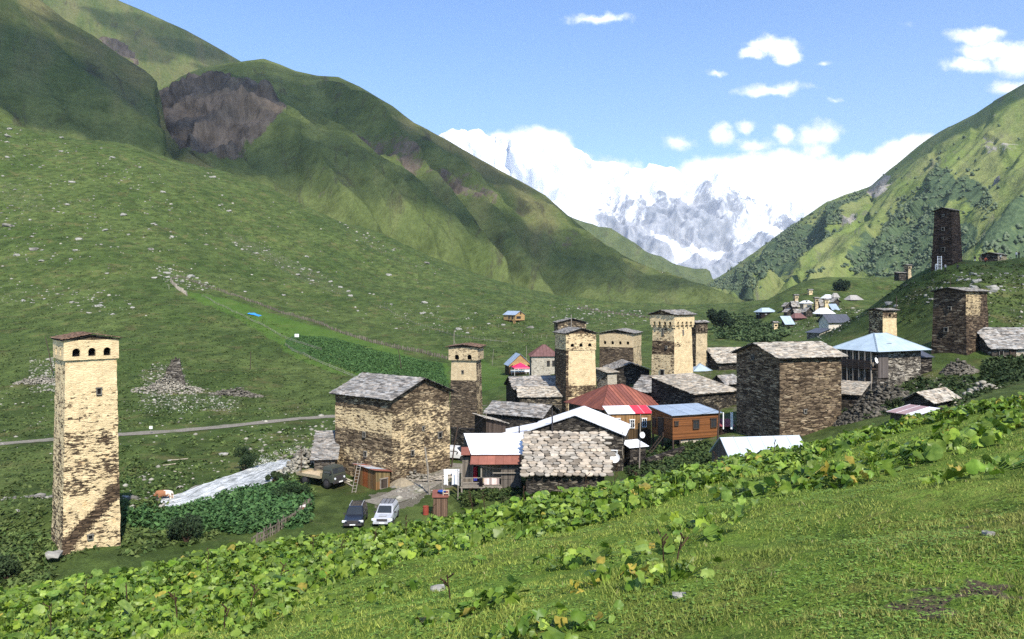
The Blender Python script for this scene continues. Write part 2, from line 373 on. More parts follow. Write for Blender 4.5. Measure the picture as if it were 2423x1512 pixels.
# ---------------------------------------------------------------- ground: valley floor, village knoll and lower hillside
VP = [(-900,1640,50),(-900,1240,78),(-900,1060,118),(-900,880,200),(-900,600,360),(-900,250,480),(-900,-120,620),
 (-400,1530,54),(-400,1230,80),(-400,1050,118),(-400,890,195),(-400,650,345),(-400,380,470),(-400,120,610),(-400,140,700),
 (0,1445,57),(0,1200,82),(0,1050,118),(0,900,190),(0,700,330),(0,490,460),(0,290,610),(0,320,720),
 (180,1300,66),(300,1420,58),(300,1230,78),(300,1025,125),(300,850,212),(300,650,370),(300,480,490),(300,340,630),(300,380,740),
 (430,1400,58),(430,1195,83.5),(450,1140,95),(450,1015,132),(500,900,190),
 (600,1330,66),(600,1240,75),(600,1130,96),(640,1110,101),(600,1000,140),(600,850,230),(600,740,325),(600,590,500),(600,432,690),(600,470,800),
 (900,1400,58),(900,1280,70),(900,1190,84),(900,1110,98),(900,1060,115),(900,900,212),(900,780,335),(900,660,560),(900,548,760),(900,580,880),
 (1211,1330,65),(1211,1240,75),(1180,1170,84),(1340,1165,84),(1211,1080,104),(1211,1000,138),(1225,884,222),(1240,815,300),(1218,764,385),(1211,715,560),(1180,672,830),(1211,700,950),
 (1500,1290,62),(1500,1150,84),(1480,1105,94),(1490,1050,108),(1500,980,120),(1500,880,150),(1470,868,156),(1500,790,300),(1500,745,560),(1480,722,860),(1500,735,980),
 (1700,1250,60),(1700,1110,76),(1620,1062,96),(1720,1050,92),(1700,985,108),(1650,900,140),(1740,875,150),(1740,812,290),(1720,760,560),(1700,728,900),(1740,740,1000),
 (1820,1140,70),(1850,1045,90),(1900,985,100),(1930,900,128),(1900,850,165),(1850,820,215),(1845,796,290),(1830,760,380),(1800,748,430),(1800,725,600),
 (2060,1090,66),(2060,985,90),(2090,900,114),(2060,845,150),(1985,806,236),(2050,775,225),(1950,775,310),(1900,740,385),(1950,735,390),(2010,722,420),(1905,700,450),(1860,690,540),(1930,660,560),(2050,654,560),(2130,655,560),(1900,690,680),(2100,690,700),
 (2200,1060,62),(2200,960,82),(2280,915,98),(2200,890,106),(2150,770,160),(2110,700,200),(2160,655,185),(2240,634,171),(2230,690,215),(2120,745,250),(2300,760,128),(2300,700,150),
 (2422,1010,60),(2422,905,86),(2422,860,108),(2422,790,124),(2422,700,150),(2350,622,180),(2422,610,186),(2380,680,240),(2300,760,330),(2200,720,400),(2422,740,420),(2300,690,620),
 (2700,960,60),(2700,840,95),(2700,740,125),(2700,640,160),(2700,560,190),(2700,600,240),(2700,720,420),(2700,700,700),
 (3200,900,60),(3200,760,95),(3200,600,150),(3200,450,200),(3200,480,260),(3200,640,700),
 (1211,1500,48),(1700,1400,48),(2200,1250,48),(600,1560,48),(2900,1150,48),(3200,1100,48)]
VPa = np.array(VP, float)
def _co(px, Y): return np.stack([np.asarray(px) / 430.0, np.log(np.asarray(Y)) * 2.6], -1)
_C = _co(VPa[:, 0], VPa[:, 2])
def _k(a, b):
    d2 = ((a[:, None, :] - b[None, :, :]) ** 2).sum(-1); return np.sqrt(d2 + .03)
_n = len(VPa); _A = np.zeros((_n + 3, _n + 3)); _A[:_n, :_n] = _k(_C, _C)
_A[:_n, _n:] = np.hstack([np.ones((_n, 1)), _C]); _A[_n:, :_n] = _A[:_n, _n:].T
_w = np.linalg.solve(_A, np.concatenate([VPa[:, 1], np.zeros(3)]))
def v_py(px, Y):
    px = np.asarray(px, float); sh = px.shape; c = _co(px.ravel(), np.asarray(Y, float).ravel()); out = np.empty(len(c))
    for i in range(0, len(c), 40000):
        q = c[i:i + 40000]; out[i:i + 40000] = _k(q, _C) @ _w[:_n] + _w[_n] + q @ _w[_n + 1:]
    return out.reshape(sh)
RIVER = [(-600,1240,80),(-100,1215,82),(250,1206,82.8),(360,1197,83.3),(420,1192,84),(470,1177,86),(540,1150,90),(600,1126,95.5),(655,1105,101),(690,1094,106),(716,1086,112)]
RV = np.array([(*P(*q)[:2], P(*q)[2]) for q in RIVER])
def river_d(x, y):
    """distance to the stream's centre line and its level there"""
    x = np.asarray(x, float); y = np.asarray(y, float); best = np.full(x.shape, 1e9); lev = np.zeros(x.shape)
    for a, b in zip(RV, RV[1:]):
        d = b - a; L2 = d[0] ** 2 + d[1] ** 2
        s = np.clip(((x - a[0]) * d[0] + (y - a[1]) * d[1]) / L2, 0, 1)
        q = np.hypot(x - a[0] - s * d[0], y - a[1] - s * d[1]); m = q < best
        best = np.where(m, q, best); lev = np.where(m, a[2] + s * d[2], lev)
    return best, lev
def river_side(x, y):
    """how far a point lies on the viewer's side of the stream"""
    xs_ = np.asarray(x, float); o_ = np.argsort(RV[:, 0])
    return np.interp(xs_, RV[o_, 0], RV[o_, 1]) - np.asarray(y, float)
def v_z(x, y):
    x = np.asarray(x, float); y = np.asarray(y, float)
    px = CX + FPX * x / y; z = -(v_py(px, y) - HY) / FPX * y
    far = sstep(y, 150, 500)
    z = z + (.45 + 2.2 * far) * fbm(x * .035, y * .035, 4, 21) + .16 * fbm(x * .35, y * .35, 3, 22) * (1 + 2 * far) + 3.0 * far * fbm(x * .012 + y * .004, y * .006, 3, 23) + 1.5 * far * (ridged((.6 * x + .8 * y) * .020 + .4 * vnoise(x * .01, y * .01, 29), (.8 * x - .6 * y) * .0035, 3, 26) - .6)
    d, lev = river_d(x, y)
    k = 1 - sstep(d, 2.0, 4.4)
    near = np.maximum(0, river_side(x, y))                  # a raised bank on the near side of the stream
    z = z + (1.5 * (1 - sstep(x, -36, -34.6)) + 1.7 * sstep(x, -30.6, -29.4) * (1 - sstep(x, -22, -16)) + .3) * sstep(near, 1.5, 4.5) * (1 - sstep(near, 6, 13)) * (1 - sstep(x, -16, -8))
    return z * (1 - k) + (lev - .5) * k
def ground(x, y): return float(np.maximum(v_z(np.array([x]), np.array([y])), fg_z(np.array([x]), np.array([y])) if y < 60 else -1e9)[0])
def inpoly(px, py, poly):
    c = np.zeros(px.shape, bool); n = len(poly)
    for i in range(n):
        x0, y0 = poly[i]; x1, y1 = poly[(i + 1) % n]
        if y0 == y1: continue
        c ^= ((y0 > py) != (y1 > py)) & (px < (x1 - x0) * (py - y0) / (y1 - y0) + x0)
    return c
def soft(px, py, poly, k=14, n=9):
    return sum(inpoly(px + k * math.cos(i * 2.4) * (i / n) ** .5, py + k * .8 * math.sin(i * 2.4) * (i / n) ** .5, poly) * 1.0 for i in range(n)) / n
# ---- materials
def grass_mat(name, greens, dry, dirt, fine=7.0, mid=.35, big=.03, bstr=.7, bdist=.25):
    """mask: r = lush field, g = bare earth and scree, b = dark herbage"""
    m, t, b = newmat(name); o = OBJ(t)
    ms = t.sep(t.attr('mask'))
    warp = t.vmath('ADD', o, t.vmath('MULTIPLY', t.noise(o, mid * .6, 3, .6, 'Color'), (6, 6, 3)))
    n1 = t.noise(warp, big, 5, .62); n2 = t.noise(o, mid, 6, .65); n3 = t.noise(o, fine, 4, .7)
    c = t.mix(t.map(n1, .32, .66), greens[0], greens[1])
    c = t.mix(t.math('MULTIPLY', t.map(n2, .42, .68), .75), c, greens[2])
    c = t.mix(t.math('MULTIPLY', t.map(t.noise(warp, mid * .32, 6, .7), .52, .68), .7), c, dry)
    st = t.noise(t.mapping(warp, (.8, .22, 1.6), rot=(0, 0, .5)), mid * .8, 6, .72)
    c = t.mix(t.map(st, .38, .62), t.mix(1.0, c, (.66, .68, .62), 'MULTIPLY'), t.mix(1.0, c, (1.22, 1.2, 1.15), 'MULTIPLY'))
    c = t.mix(t.map(n3, .25, .75), t.mix(1.0, c, (.6, .62, .55), 'MULTIPLY'), t.mix(1.0, c, (1.35, 1.32, 1.3), 'MULTIPLY'))
    lush = t.mix(t.map(n2, .35, .7), (.075, .16, .018), (.11, .21, .03))
    c = t.mix(t.math('MULTIPLY', ms[0], .9), c, t.mix(t.map(n3, .2, .8), t.mix(1.0, lush, (.7,) * 3, 'MULTIPLY'), lush))
    herb = t.mix(t.map(n3, .35, .65), (.018, .05, .014), (.055, .115, .03))
    c = t.mix(t.map(t.math('ADD', ms[2], t.math('MULTIPLY', t.math('SUBTRACT', n2, .5), .8)), .3, .7), c, herb)
    sc = t.math('ADD', ms[1], t.math('MULTIPLY', t.math('SUBTRACT', t.noise(o, mid * 2.2, 6, .7), .5), 1.1))
    dc = t.mix(t.map(n3, .3, .7), tuple(x * .6 for x in dirt), tuple(x * 1.35 for x in dirt))
    c = t.mix(t.map(sc, .42, .62), c, dc)
    finish(t, b, c, .95, t.math('ADD', n3, t.math('MULTIPLY', n2, 1.5)), bstr, bdist, .1)
    return m
M['meadow'] = grass_mat('valley_meadow', [(.058, .092, .023), (.096, .130, .038), (.040, .062, .020)], (.130, .115, .050), (.15, .135, .10))
M['turf'] = grass_mat('near_turf', [(.130, .210, .030), (.185, .265, .050), (.085, .140, .024)], (.20, .18, .055), (.105, .080, .052), 26, 1.3, .16, .9, .06)
# ---- near slope mesh
xs = np.concatenate([np.linspace(-70, -22, 50)[:-1], np.linspace(-22, 26, 330), np.linspace(26, 90, 60)[1:]])
ys = np.concatenate([np.linspace(-14, 2, 30)[:-1], np.linspace(2, 27, 230), np.linspace(27, 62, 60)[1:]])
gx, gy = np.meshgrid(xs, ys); gz = fg_z(gx, gy)
pxg = CX + FPX * gx / np.maximum(gy, .5); pyg = HY - FPX * gz / np.maximum(gy, .5)
dirtm = sstep(fbm(gx * 1.9, gy * 3.4, 4, 31), .20, .42) * sstep(pxg * .45 + pyg, 1980, 2330) * .62
mk = np.zeros((gx.size, 4), np.float32); mk[:, 1] = dirtm.ravel(); mk[:, 3] = 1
mk[:, 0] = (sstep(fbm(gx * .2, gy * .2, 3, 33), -.15, .25) * (1 - sstep(pxg * .45 + pyg, 1850, 2250)) * .5).ravel()
o = rawmesh('near_slope', np.stack([gx, gy, gz], -1).reshape(-1, 3), gridfaces(*gx.shape), M['turf'], smooth=True, ptint=mk)
tag(o, kind='structure')
# ---- valley mesh (fan-shaped grid, finer near the viewer)
pc = np.concatenate([np.linspace(-1500, -150, 90)[:-1], np.linspace(-150, 2600, 560), np.linspace(2600, 4200, 70)[1:]])
yl = np.exp(np.concatenate([np.linspace(math.log(34), math.log(240), 270)[:-1], np.linspace(math.log(240), math.log(960), 150)]))
gp, gY = np.meshgrid(pc, yl); gx = (gp - CX) / FPX * gY; gz = v_z(gx, gY)
gpy = HY - FPX * gz / gY
wp = gp + 14 * fbm(gx * .08, gY * .08, 3, 41); wq = gpy + 5 * fbm(gx * .08, gY * .08, 3, 42)
mk = np.zeros(gp.shape + (4,), np.float32); mk[..., 3] = 1
lush = inpoly(wp, wq, [(430,688),(520,702),(640,742),(760,775),(900,815),(985,848),(1060,862),(1062,905),(900,905),(780,880),(700,850),(640,800),(560,752),(480,720)]) & (gY > 150) & (gY < 420)
herb = inpoly(wp, wq, [(700,790),(800,800),(920,835),(1050,860),(1062,920),(940,905),(860,890),(740,850),(660,815)]) & (gY > 130) & (gY < 420)
lush2 = inpoly(wp, wq, [(1120,830),(1200,890),(1300,905),(1180,915),(1060,960),(1060,930)]) & (gY > 120) & (gY < 260)
mk[..., 0] = lush * .62 + lush2 * .4; mk[..., 2] = herb * .56
low = inpoly(wp, wq, [(290,1040),(790,990),(800,1120),(690,1100),(560,1130),(420,1190),(300,1290),(280,1200)]) & (gY < 130)
mk[..., 2] = np.maximum(mk[..., 2], low * (.12 + .5 * fbm(gx * .2, gY * .2, 3, 44)))
herb2 = inpoly(wp, wq, [(310,1215),(420,1195),(560,1160),(680,1150),(735,1190),(720,1250),(600,1260),(470,1250),(320,1250)]) & (gY < 100)
mk[..., 2] = np.maximum(mk[..., 2], herb2 * .8)
darkbush = inpoly(wp, wq, [(1690,745),(1760,750),(1800,770),(1840,765),(1860,790),(1830,815),(1700,800),(1690,775)]) & (gY > 250)
mk[..., 2] = np.maximum(mk[..., 2], darkbush * .95)
for poly, k in (([(330,880),(380,860),(430,860),(470,920),(580,940),(560,975),(430,965),(330,960)], .42),
                ([(70,860),(140,850),(150,900),(70,930)], .36), ([(530,548),(600,568),(680,610),(760,650),(830,690),(800,700),(700,660),(600,610),(540,575)], .42),
                ([(1840,720),(1960,700),(2000,725),(1960,760),(1850,750)], .34), ([(800,530),(1010,620),(1000,640),(860,590)], .36), ([(0,420),(60,440),(130,500),(60,505),(0,470)], .4),
                ([(2110,660),(2220,650),(2422,640),(2422,770),(2200,740),(2120,700)], .30), ([(1980,850),(2330,900),(2300,960),(2000,1000)], .45)):
    mk[..., 1] = np.maximum(mk[..., 1], inpoly(wp, wq, poly) * k)
yard = inpoly(wp, wq, [(875,1168),(1000,1148),(1090,1130),(1100,1145),(1010,1170),(975,1200),(890,1205)]) & (gY < 105)
vill = inpoly(wp, wq, [(1090,960),(1500,880),(2000,860),(2300,900),(1900,1010),(1680,1060),(1480,1110),(1380,1150),(1090,1010)]) & (gY < 160)
mk[..., 1] = np.maximum(mk[..., 1], np.maximum(yard * .75, vill * .45))
rd, _ = river_d(gx, gY)
mk[..., 1] = np.maximum(mk[..., 1], .6 * (1 - sstep(rd, 2.8, 4.8)))
o = rawmesh('valley_ground', np.stack([gx, gY, gz], -1).reshape(-1, 3), gridfaces(*gp.shape), M['meadow'], smooth=True, ptint=mk.reshape(-1, 4))
tag(o, kind='structure')
# ---------------------------------------------------------------- finding the ground seen at a point of the view
_run = np.minimum.accumulate(gpy, axis=0)
def hit(px, py):
    """where the line of sight through (px, py) meets the valley ground"""
    j = int(np.clip(np.searchsorted(pc, px), 0, len(pc) - 1)); k = int(np.argmax(_run[:, j] <= py))
    if _run[k, j] > py: return None
    Y = float(yl[k]); x = (px - CX) / FPX * Y
    return Vector((x, Y, float(v_z(np.array([x]), np.array([Y]))[0])))
def hits(pxs, pys):
    j = np.clip(np.searchsorted(pc, pxs), 0, len(pc) - 1); ok = np.zeros(len(pxs), bool); Y = np.zeros(len(pxs))
    k = np.array([int(np.argmax(_run[:, a] <= b)) for a, b in zip(j, pys)]); ok = _run[k, j] <= pys; Y = yl[k]
    x = (pxs - CX) / FPX * Y; return np.stack([x, Y, v_z(x, Y)], -1)[ok], ok
def gnd(px, Y):
    x = (px - CX) / FPX * Y; return Vector((x, Y, float(v_z(np.array([x]), np.array([Y]))[0])))
# ---- stream
m, t, b = newmat('glacial_stream'); uv = UV(t)
n = t.noise(t.mapping(uv, (.35, 1.6, 1)), 1.0, 7, .72, dist=1.2)
c = t.mix(t.map(n, .38, .62), (.27, .28, .265), (.70, .71, .69))
finish(t, b, c, t.map(n, .35, .65, .5, .9), n, 1.0, .3, .25); M['water'] = m
V = []; U = []; run = 0; dens = []
for a, b_ in zip(RV, RV[1:]):
    for k in range(14): dens.append(a + (b_ - a) * k / 14)
for i, q in enumerate(dens):
    d = (dens[min(i + 1, len(dens) - 1)] - dens[max(i - 1, 0)])[:2]; d = d / np.hypot(*d); nrm = np.array([-d[1], d[0]])
    if i: run += np.hypot(*(dens[i] - dens[i - 1])[:2])
    for k in range(-5, 6):
        ww = .60 * (1 + .35 * float(vnoise(run * .12, 3.0 if k > 0 else 9.0, 58))); xy = q[:2] + nrm * k * ww; V.append((*xy, q[2] - .02 + .14 * float(fbm(xy[0] * .9, xy[1] * .9, 3, 51)))); U.append((run, k * .62))
tag(rawmesh('river', V, gridfaces(len(dens), 11), M['water'], uv=U, smooth=True), kind='structure')
# ---- tracks laid 4 cm over the meadow
def strip(name, pts, width, mat, lift=.05, step=1.5):
    W3 = [P(*q) for q in pts]; C = []
    for a, b in zip(W3, W3[1:]):
        n = max(2, int((b - a).length / step))
        C += [a + (b - a) * (k / n) for k in range(n)]
    C.append(W3[-1]); V = []; U = []; run = 0
    for i, q in enumerate(C):
        d = (C[min(i + 1, len(C) - 1)] - C[max(i - 1, 0)]).xy.normalized(); nr = Vector((-d.y, d.x))
        if i: run += (C[i] - C[i - 1]).xy.length
        w = width * (1 + .3 * float(vnoise(run * .15, 0, 61)))
        for k in range(-3, 4):
            x, y = q.x + nr.x * k / 6 * w, q.y + nr.y * k / 6 * w; V.append((x, y)); U.append((run, k / 6 * w))
    A = np.array(V); z = v_z(A[:, 0], A[:, 1]) + lift
    return tag(rawmesh(name, np.c_[A, z], gridfaces(len(C), 7), mat, uv=U, smooth=True), kind='structure')
m, t, b = newmat('gravel_track'); uv = UV(t); n = t.noise(uv, 3, 6, .7); n2 = t.noise(uv, .5, 3)
c = t.mix(t.map(n, .3, .7), (.15, .13, .10), (.29, .26, .215)); c = t.mix(t.math('MULTIPLY', t.map(n2, .5, .7), .6), c, (.10, .12, .05))
finish(t, b, c, .95, n, .6, .05, .1); M['gravel'] = m
strip('gravel_road', [(-700,1080,112),(-300,1062,115),(0,1048,118),(130,1040,121),(300,1027,124),(450,1016,132),(600,1000,140),(700,990,146),(800,981,152),(900,972,158),(1060,966,166)], 3.0, M['gravel'])
strip('farmyard_track', [(880,1196,83),(930,1186,85),(975,1172,88),(1020,1158,92),(1070,1146,96),(1110,1130,100)], 4.2, M['gravel'])
# ---------------------------------------------------------------- mountains: sheets lofted between a foot line and a ridge line
def interp(line, xs):
    L = np.array(line, float); return np.stack([np.interp(xs, L[:, 0], L[:, k]) for k in (1, 2)], -1)
def loft(name, ridge, foot, nx, nt, mat, relief, back=.25, prof=None, maskf=None, crag=17.0):
    xs = np.linspace(ridge[0][0], ridge[-1][0], nx); R = interp(ridge, xs); Fo = interp(foot, xs)
    tt = np.linspace(0, 1, nt)
    def w(px, q): return np.stack([(px - CX) / FPX * q[:, 1], q[:, 1], (HY - q[:, 0]) / FPX * q[:, 1]], -1)
    A, B = w(xs, Fo), w(xs, R)
    te = tt if prof is None else prof(tt)
    G = np.empty((nt + 3, nx, 3))
    for i in range(nt):
        G[i] = A + (B - A) * tt[i]; G[i, :, 2] = A[:, 2] + (B[:, 2] - A[:, 2]) * te[i]
    hgt = (B[:, 2] - A[:, 2])
    for j in range(3):
        G[nt + j] = B.copy(); G[nt + j, :, 1] += (j + 1) * 120.0; G[nt + j, :, 0] *= (B[:, 1] + (j + 1) * 120.0) / B[:, 1]
        G[nt + j, :, 2] -= np.abs(hgt) * back * (j + 1)
    sarc = np.concatenate([[0], np.cumsum(np.linalg.norm(np.diff((A + B) / 2, axis=0), axis=1))])
    ss = np.broadcast_to(sarc, (nt + 3, nx)); slope = np.linalg.norm(B - A, axis=1)
    T = np.concatenate([tt, [1.02, 1.04, 1.06]])[:, None] * np.ones(nx); tl = T * slope
    nrm = np.cross(np.gradient(G[:nt], axis=1), np.gradient(G[:nt], axis=0)); nrm /= np.linalg.norm(nrm, axis=-1, keepdims=True) + 1e-9
    nrm[nrm[..., 1] > 0] *= -1
    d = relief(ss[:nt], tl[:nt], T[:nt])
    mk = np.zeros((nt + 3, nx, 4), np.float32); mk[..., 3] = 1
    pxs = CX + FPX * G[..., 0] / G[..., 1]; pys = HY - FPX * G[..., 2] / G[..., 1]
    if maskf is not None: mk[..., :3] = maskf(pxs, pys, ss, tl, T)
    if crag: d = d + crag * np.clip(mk[:nt, :, 0] - .15, 0, 1) * (1 - sstep(T[:nt], .85, 1)) * (ridged(ss[:nt] * .022, tl[:nt] * .016, 4, 171) - .4)
    G[:nt] += nrm * d[..., None]
    o = rawmesh(name, G.reshape(-1, 3), gridfaces(nt + 3, nx), mat, smooth=True, ptint=mk.reshape(-1, 4), uv=np.stack([ss, tl], -1).reshape(-1, 2))
    return tag(o, kind='structure'), G
def alpine(name, g0, g1, dry, rock, sx=.02, sy=.004):
    """mask: r = bare rock and scree, g = wood and scrub, b = dry slope"""
    m, t, b = newmat(name); uv = UV(t); ms = t.sep(t.attr('mask'))
    st = t.noise(t.mapping(uv, (sx, sy, 1), rot=(0, 0, .25)), 1, 7, .68); n = t.noise(uv, .03, 7, .68); f = t.noise(uv, .16, 4, .7)
    c = t.mix(t.map(st, .3, .7), g0, g1)
    c = t.mix(t.math('MULTIPLY', t.map(n, .45, .7), .7), c, tuple(x * .62 for x in g0))
    c = t.mix(t.math('MULTIPLY', t.map(t.math('ADD', st, t.math('MULTIPLY', ms[2], .5)), .55, .85), .75), c, dry)
    c = t.mix(t.map(f, .2, .8), t.mix(1.0, c, (.75,) * 3, 'MULTIPLY'), t.mix(1.0, c, (1.22,) * 3, 'MULTIPLY'))
    rr = t.mix(t.map(t.noise(t.mapping(uv, (.05, .02, 1)), 1, 8, .75), .3, .7), tuple(x * .4 for x in rock), tuple(x * 1.35 for x in rock))
    k = t.math('ADD', ms[0], t.math('MULTIPLY', t.math('SUBTRACT', t.noise(t.mapping(uv, (1, .40, 1), rot=(0, 0, .2)), .032, 9, .8), .5), 1.75))
    c = t.mix(t.map(k, .47, .64), c, rr)
    rb = t.noise(t.mapping(uv, (.030, .0065, 1), rot=(0, 0, .22)), 1, 9, .74, dist=.5)
    c = t.mix(t.math('MULTIPLY', t.map(rb, .55, .66), .62), c, tuple(x * .38 for x in rock))
    tr = t.noise(t.mapping(uv, (.004, .085, 1)), 1, 5, .6)
    c = t.mix(t.math('MULTIPLY', t.map(tr, .6, .68), .22), c, dry)
    w = t.mix(t.map(f, .35, .65), (.06, .095, .048), (.11, .155, .075))  # wood tones paled to hold distance haze in the colour
    c = t.mix(t.map(t.math('ADD', ms[1], t.math('MULTIPLY', t.math('SUBTRACT', n, .5), 1.0)), .42, .58), c, w)
    finish(t, b, c, .95, t.math('ADD', t.math('MULTIPLY', n, 2.0), f), .9, 3.0, .05)
    return m
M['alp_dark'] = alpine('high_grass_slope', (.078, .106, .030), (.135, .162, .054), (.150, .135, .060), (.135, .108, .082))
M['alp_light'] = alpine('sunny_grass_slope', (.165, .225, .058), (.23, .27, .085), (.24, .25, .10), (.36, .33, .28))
def rel_ml(s, tl, T):
    sk = s + tl * .45
    fade = sstep(T, 0, .12) * (1 - .93 * sstep(T, .72, .99))
    return fade * (22 * ridged(sk * .0042, tl * .0011, 3, 71) + 13 * ridged(sk * .013 + .25 * fbm(s * .006, tl * .006, 2, 78), tl * .0026, 4, 74) + 5 * fbm(s * .02, tl * .014, 5, 75)) - 14 * fade
def mk_main(px, py, s, tl, T):
    wx = px + 30 * fbm(s * .01, tl * .006, 4, 81); wy = py + 22 * fbm(s * .012, tl * .012, 4, 82)
    r = soft(wx, wy, [(505,175),(540,195),(560,240),(600,220),(640,245),(672,268),(650,320),(620,340),(560,385),(530,400),(470,375),(400,340),(345,295),(370,230),(430,215)], 22) * .95
    for pl, k in (([(640,440),(700,405),(760,430),(815,480),(810,510),(740,490),(660,455)], .40), ([(800,290),(880,300),(960,360),(1060,420),(1180,500),(1170,520),(1040,470),(930,420),(820,340)], .58),
                  ([(770,180),(850,200),(980,285),(970,300),(860,230),(780,195)], .5), ([(1180,470),(1300,530),(1400,600),(1390,640),(1250,560)], .42), ([(1000,380),(1100,420),(1190,490),(1150,520),(1050,450)], .62)):
        r = np.maximum(r, soft(wx, wy, pl, 26) * k)
    r = np.maximum(r, .22 * sstep(T, .3, .9) * sstep(px, 500, 760) + .1)
    return np.stack([r, 0 * r, sstep(fbm(s * .004, tl * .003, 3, 83), -.1, .5) * .6], -1)
MAINR = [(320,330,1250),(345,255,1270),(380,215,1300),(430,180,1330),(480,160,1350),(540,150,1370),(590,145,1380),(625,141,1390),(660,153,1390),(700,168,1390),(750,178,1390),(800,180,1390),(850,204,1390),(930,250,1390),(980,290,1390),(1060,331,1390),(1130,374,1380),(1200,413,1370),(1250,440,1360),(1290,462,1350),(1340,508,1340),(1390,549,1330),(1450,592,1320),(1500,618,1300),(1560,642,1280),(1620,664,1250),(1680,686,1230),(1740,706,1200),(1800,722,1190)]
MAINF = [(320,620,640),(600,600,720),(900,640,790),(1211,740,820),(1500,760,900),(1800,770,960)]
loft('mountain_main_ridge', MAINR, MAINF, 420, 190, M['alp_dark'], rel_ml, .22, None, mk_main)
def mk_spur(px, py, s, tl, T):
    r = .34 * sstep(fbm(s * .006, tl * .01, 3, 91), .05, .4); return np.stack([r, 0 * r, .5 * sstep(T, .2, 1)], -1)
SPURR = [(-1200,-750,950),(-500,-330,980),(-200,-170,1000),(-60,-95,1000),(0,-65,1010),(60,-25,1015),(115,15,1020),(155,48,1020),(220,84,1020),(280,128,1020),(345,168,1010),(372,200,1000),(384,250,985),(392,300,960),(420,352,930),(470,395,900),(540,430,870),(640,470,850)]
SPURF = [(-1200,300,520),(0,560,560),(300,560,580),(640,600,650)]
def rel_sp(s, tl, T):
    sk = s + tl * .5; fade = sstep(T, 0, .1) * (1 - sstep(T, .88, 1))
    return fade * (15 * ridged(sk * .006, tl * .0012, 3, 95) + 4 * fbm(s * .03, tl * .02, 4, 96)) - 6 * fade
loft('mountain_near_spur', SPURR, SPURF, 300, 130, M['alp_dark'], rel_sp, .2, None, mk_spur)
FARR = [(-900,-700,2000),(-300,-300,2050),(0,-130,2080),(110,-88,2100),(200,-48,2100),(290,-3,2100),(350,22,2100),(400,45,2100),(440,62,2100),(480,84,2100),(530,112,2100),(575,139,2100),(640,185,2080),(760,260,2050)]
FARF = [(-900,300,1500),(0,420,1500),(760,520,1500)]
def mk_far(px, py, s, tl, T):
    wx = px + 18 * fbm(s * .01, tl * .01, 3, 98)
    r = np.maximum(inpoly(wx, py, [(225,92),(285,100),(320,140),(330,170),(290,150),(240,115)]) * .7, .2 * sstep(T, .8, 1))
    return np.stack([r, 0 * r, .3 + 0 * r], -1)
loft('mountain_far_shoulder', FARR, FARF, 200, 90, M['alp_dark'], lambda s, tl, T: (1 - .95 * sstep(T, .7, 1)) * (16 * ridged((s + tl * .4) * .004, tl * .0012, 4, 99) + 8 * fbm(s * .02, tl * .02, 3, 97)) - 10, .2, None, mk_far)
# right mountain
def rel_mr(s, tl, T):
    fade = sstep(T, 0, .1) * (1 - .93 * sstep(T, .7, .99)); sk = s - tl * .35
    return fade * (20 * ridged(sk * .0036, tl * .0012, 3, 101) + 9 * ridged(sk * .013, tl * .004, 3, 104) + 5 * fbm(s * .025, tl * .02, 5, 105)) - 12 * fade
WOODS = [[(1670,678),(1760,625),(1900,525),(1985,470),(2040,455),(2030,490),(1985,520),(1960,560),(1900,600),(1830,640),(1770,700),(1720,690)],
         [(2000,625),(2060,560),(2110,500),(2180,440),(2210,400),(2280,420),(2300,450),(2220,480),(2260,520),(2330,560),(2300,590),(2240,640),(2150,645),(2060,655),(2020,645)],
         [(2330,600),(2422,500),(2600,420),(2600,620),(2340,625)],[(1905,635),(1960,618),(1955,640),(1915,645)],
         [(2240,430),(2300,400),(2330,440),(2290,480)],[(2300,480),(2345,450),(2340,500),(2310,520)]]
ROCKS = [([(2040,450),(2090,400),(2110,420),(2070,470)], .8), ([(2330,420),(2370,405),(2365,435),(2335,450)], .95), ([(1980,520),(2030,510),(2020,545),(1985,550)], .7), ([(2310,320),(2400,330),(2400,370),(2330,370)], .5), ([(2290,300),(2350,270),(2360,285),(2300,320)], .5), ([(2390,545),(2422,520),(2422,535)], .9), ([(1880,560),(1960,530),(1950,560),(1890,590)], .4)]
def mk_right(px, py, s, tl, T):
    wx = px + 22 * fbm(s * .012, tl * .012, 4, 111); wy = py + 20 * fbm(s * .012, tl * .012, 4, 112)
    g = np.zeros(px.shape)
    for w in WOODS: g = np.maximum(g, soft(wx, wy, w, 16))
    r = .12 + .1 * sstep(T, .5, 1)
    for pl, k in ROCKS: r = np.maximum(r, soft(wx, wy, pl, 10) * k)
    dark = inpoly(wx, wy, [(2120,380),(2422,190),(2700,20),(2700,160),(2400,270),(2300,330),(2200,380)])
    r = np.maximum(r, dark * .3)
    return np.stack([r, g * .66, np.full(px.shape, .35)], -1)
RIGHTR = [(1640,684,2700),(1665,672,2600),(1700,655,2450),(1750,621,2300),(1800,585,2200),(1850,551,2100),(1900,516,2000),(1960,476,1900),(2000,461,1850),(2030,452,1820),(2060,440,1780),(2100,405,1740),(2150,364,1700),(2200,325,1650),(2250,297,1600),(2300,273,1560),(2350,240,1520),(2422,200,1480),(2600,90,1400),(3000,-200,1250),(3600,-600,1100)]
RIGHTF = [(1640,720,1500),(1700,735,1200),(1780,750,950),(1900,780,820),(2100,800,760),(2422,800,700),(3000,800,600),(3600,800,500)]
RIGHT_OBJ, RIGHT_G = loft('mountain_right_slope', RIGHTR, RIGHTF, 420, 170, M['alp_light'], rel_mr, .2, None, mk_right)
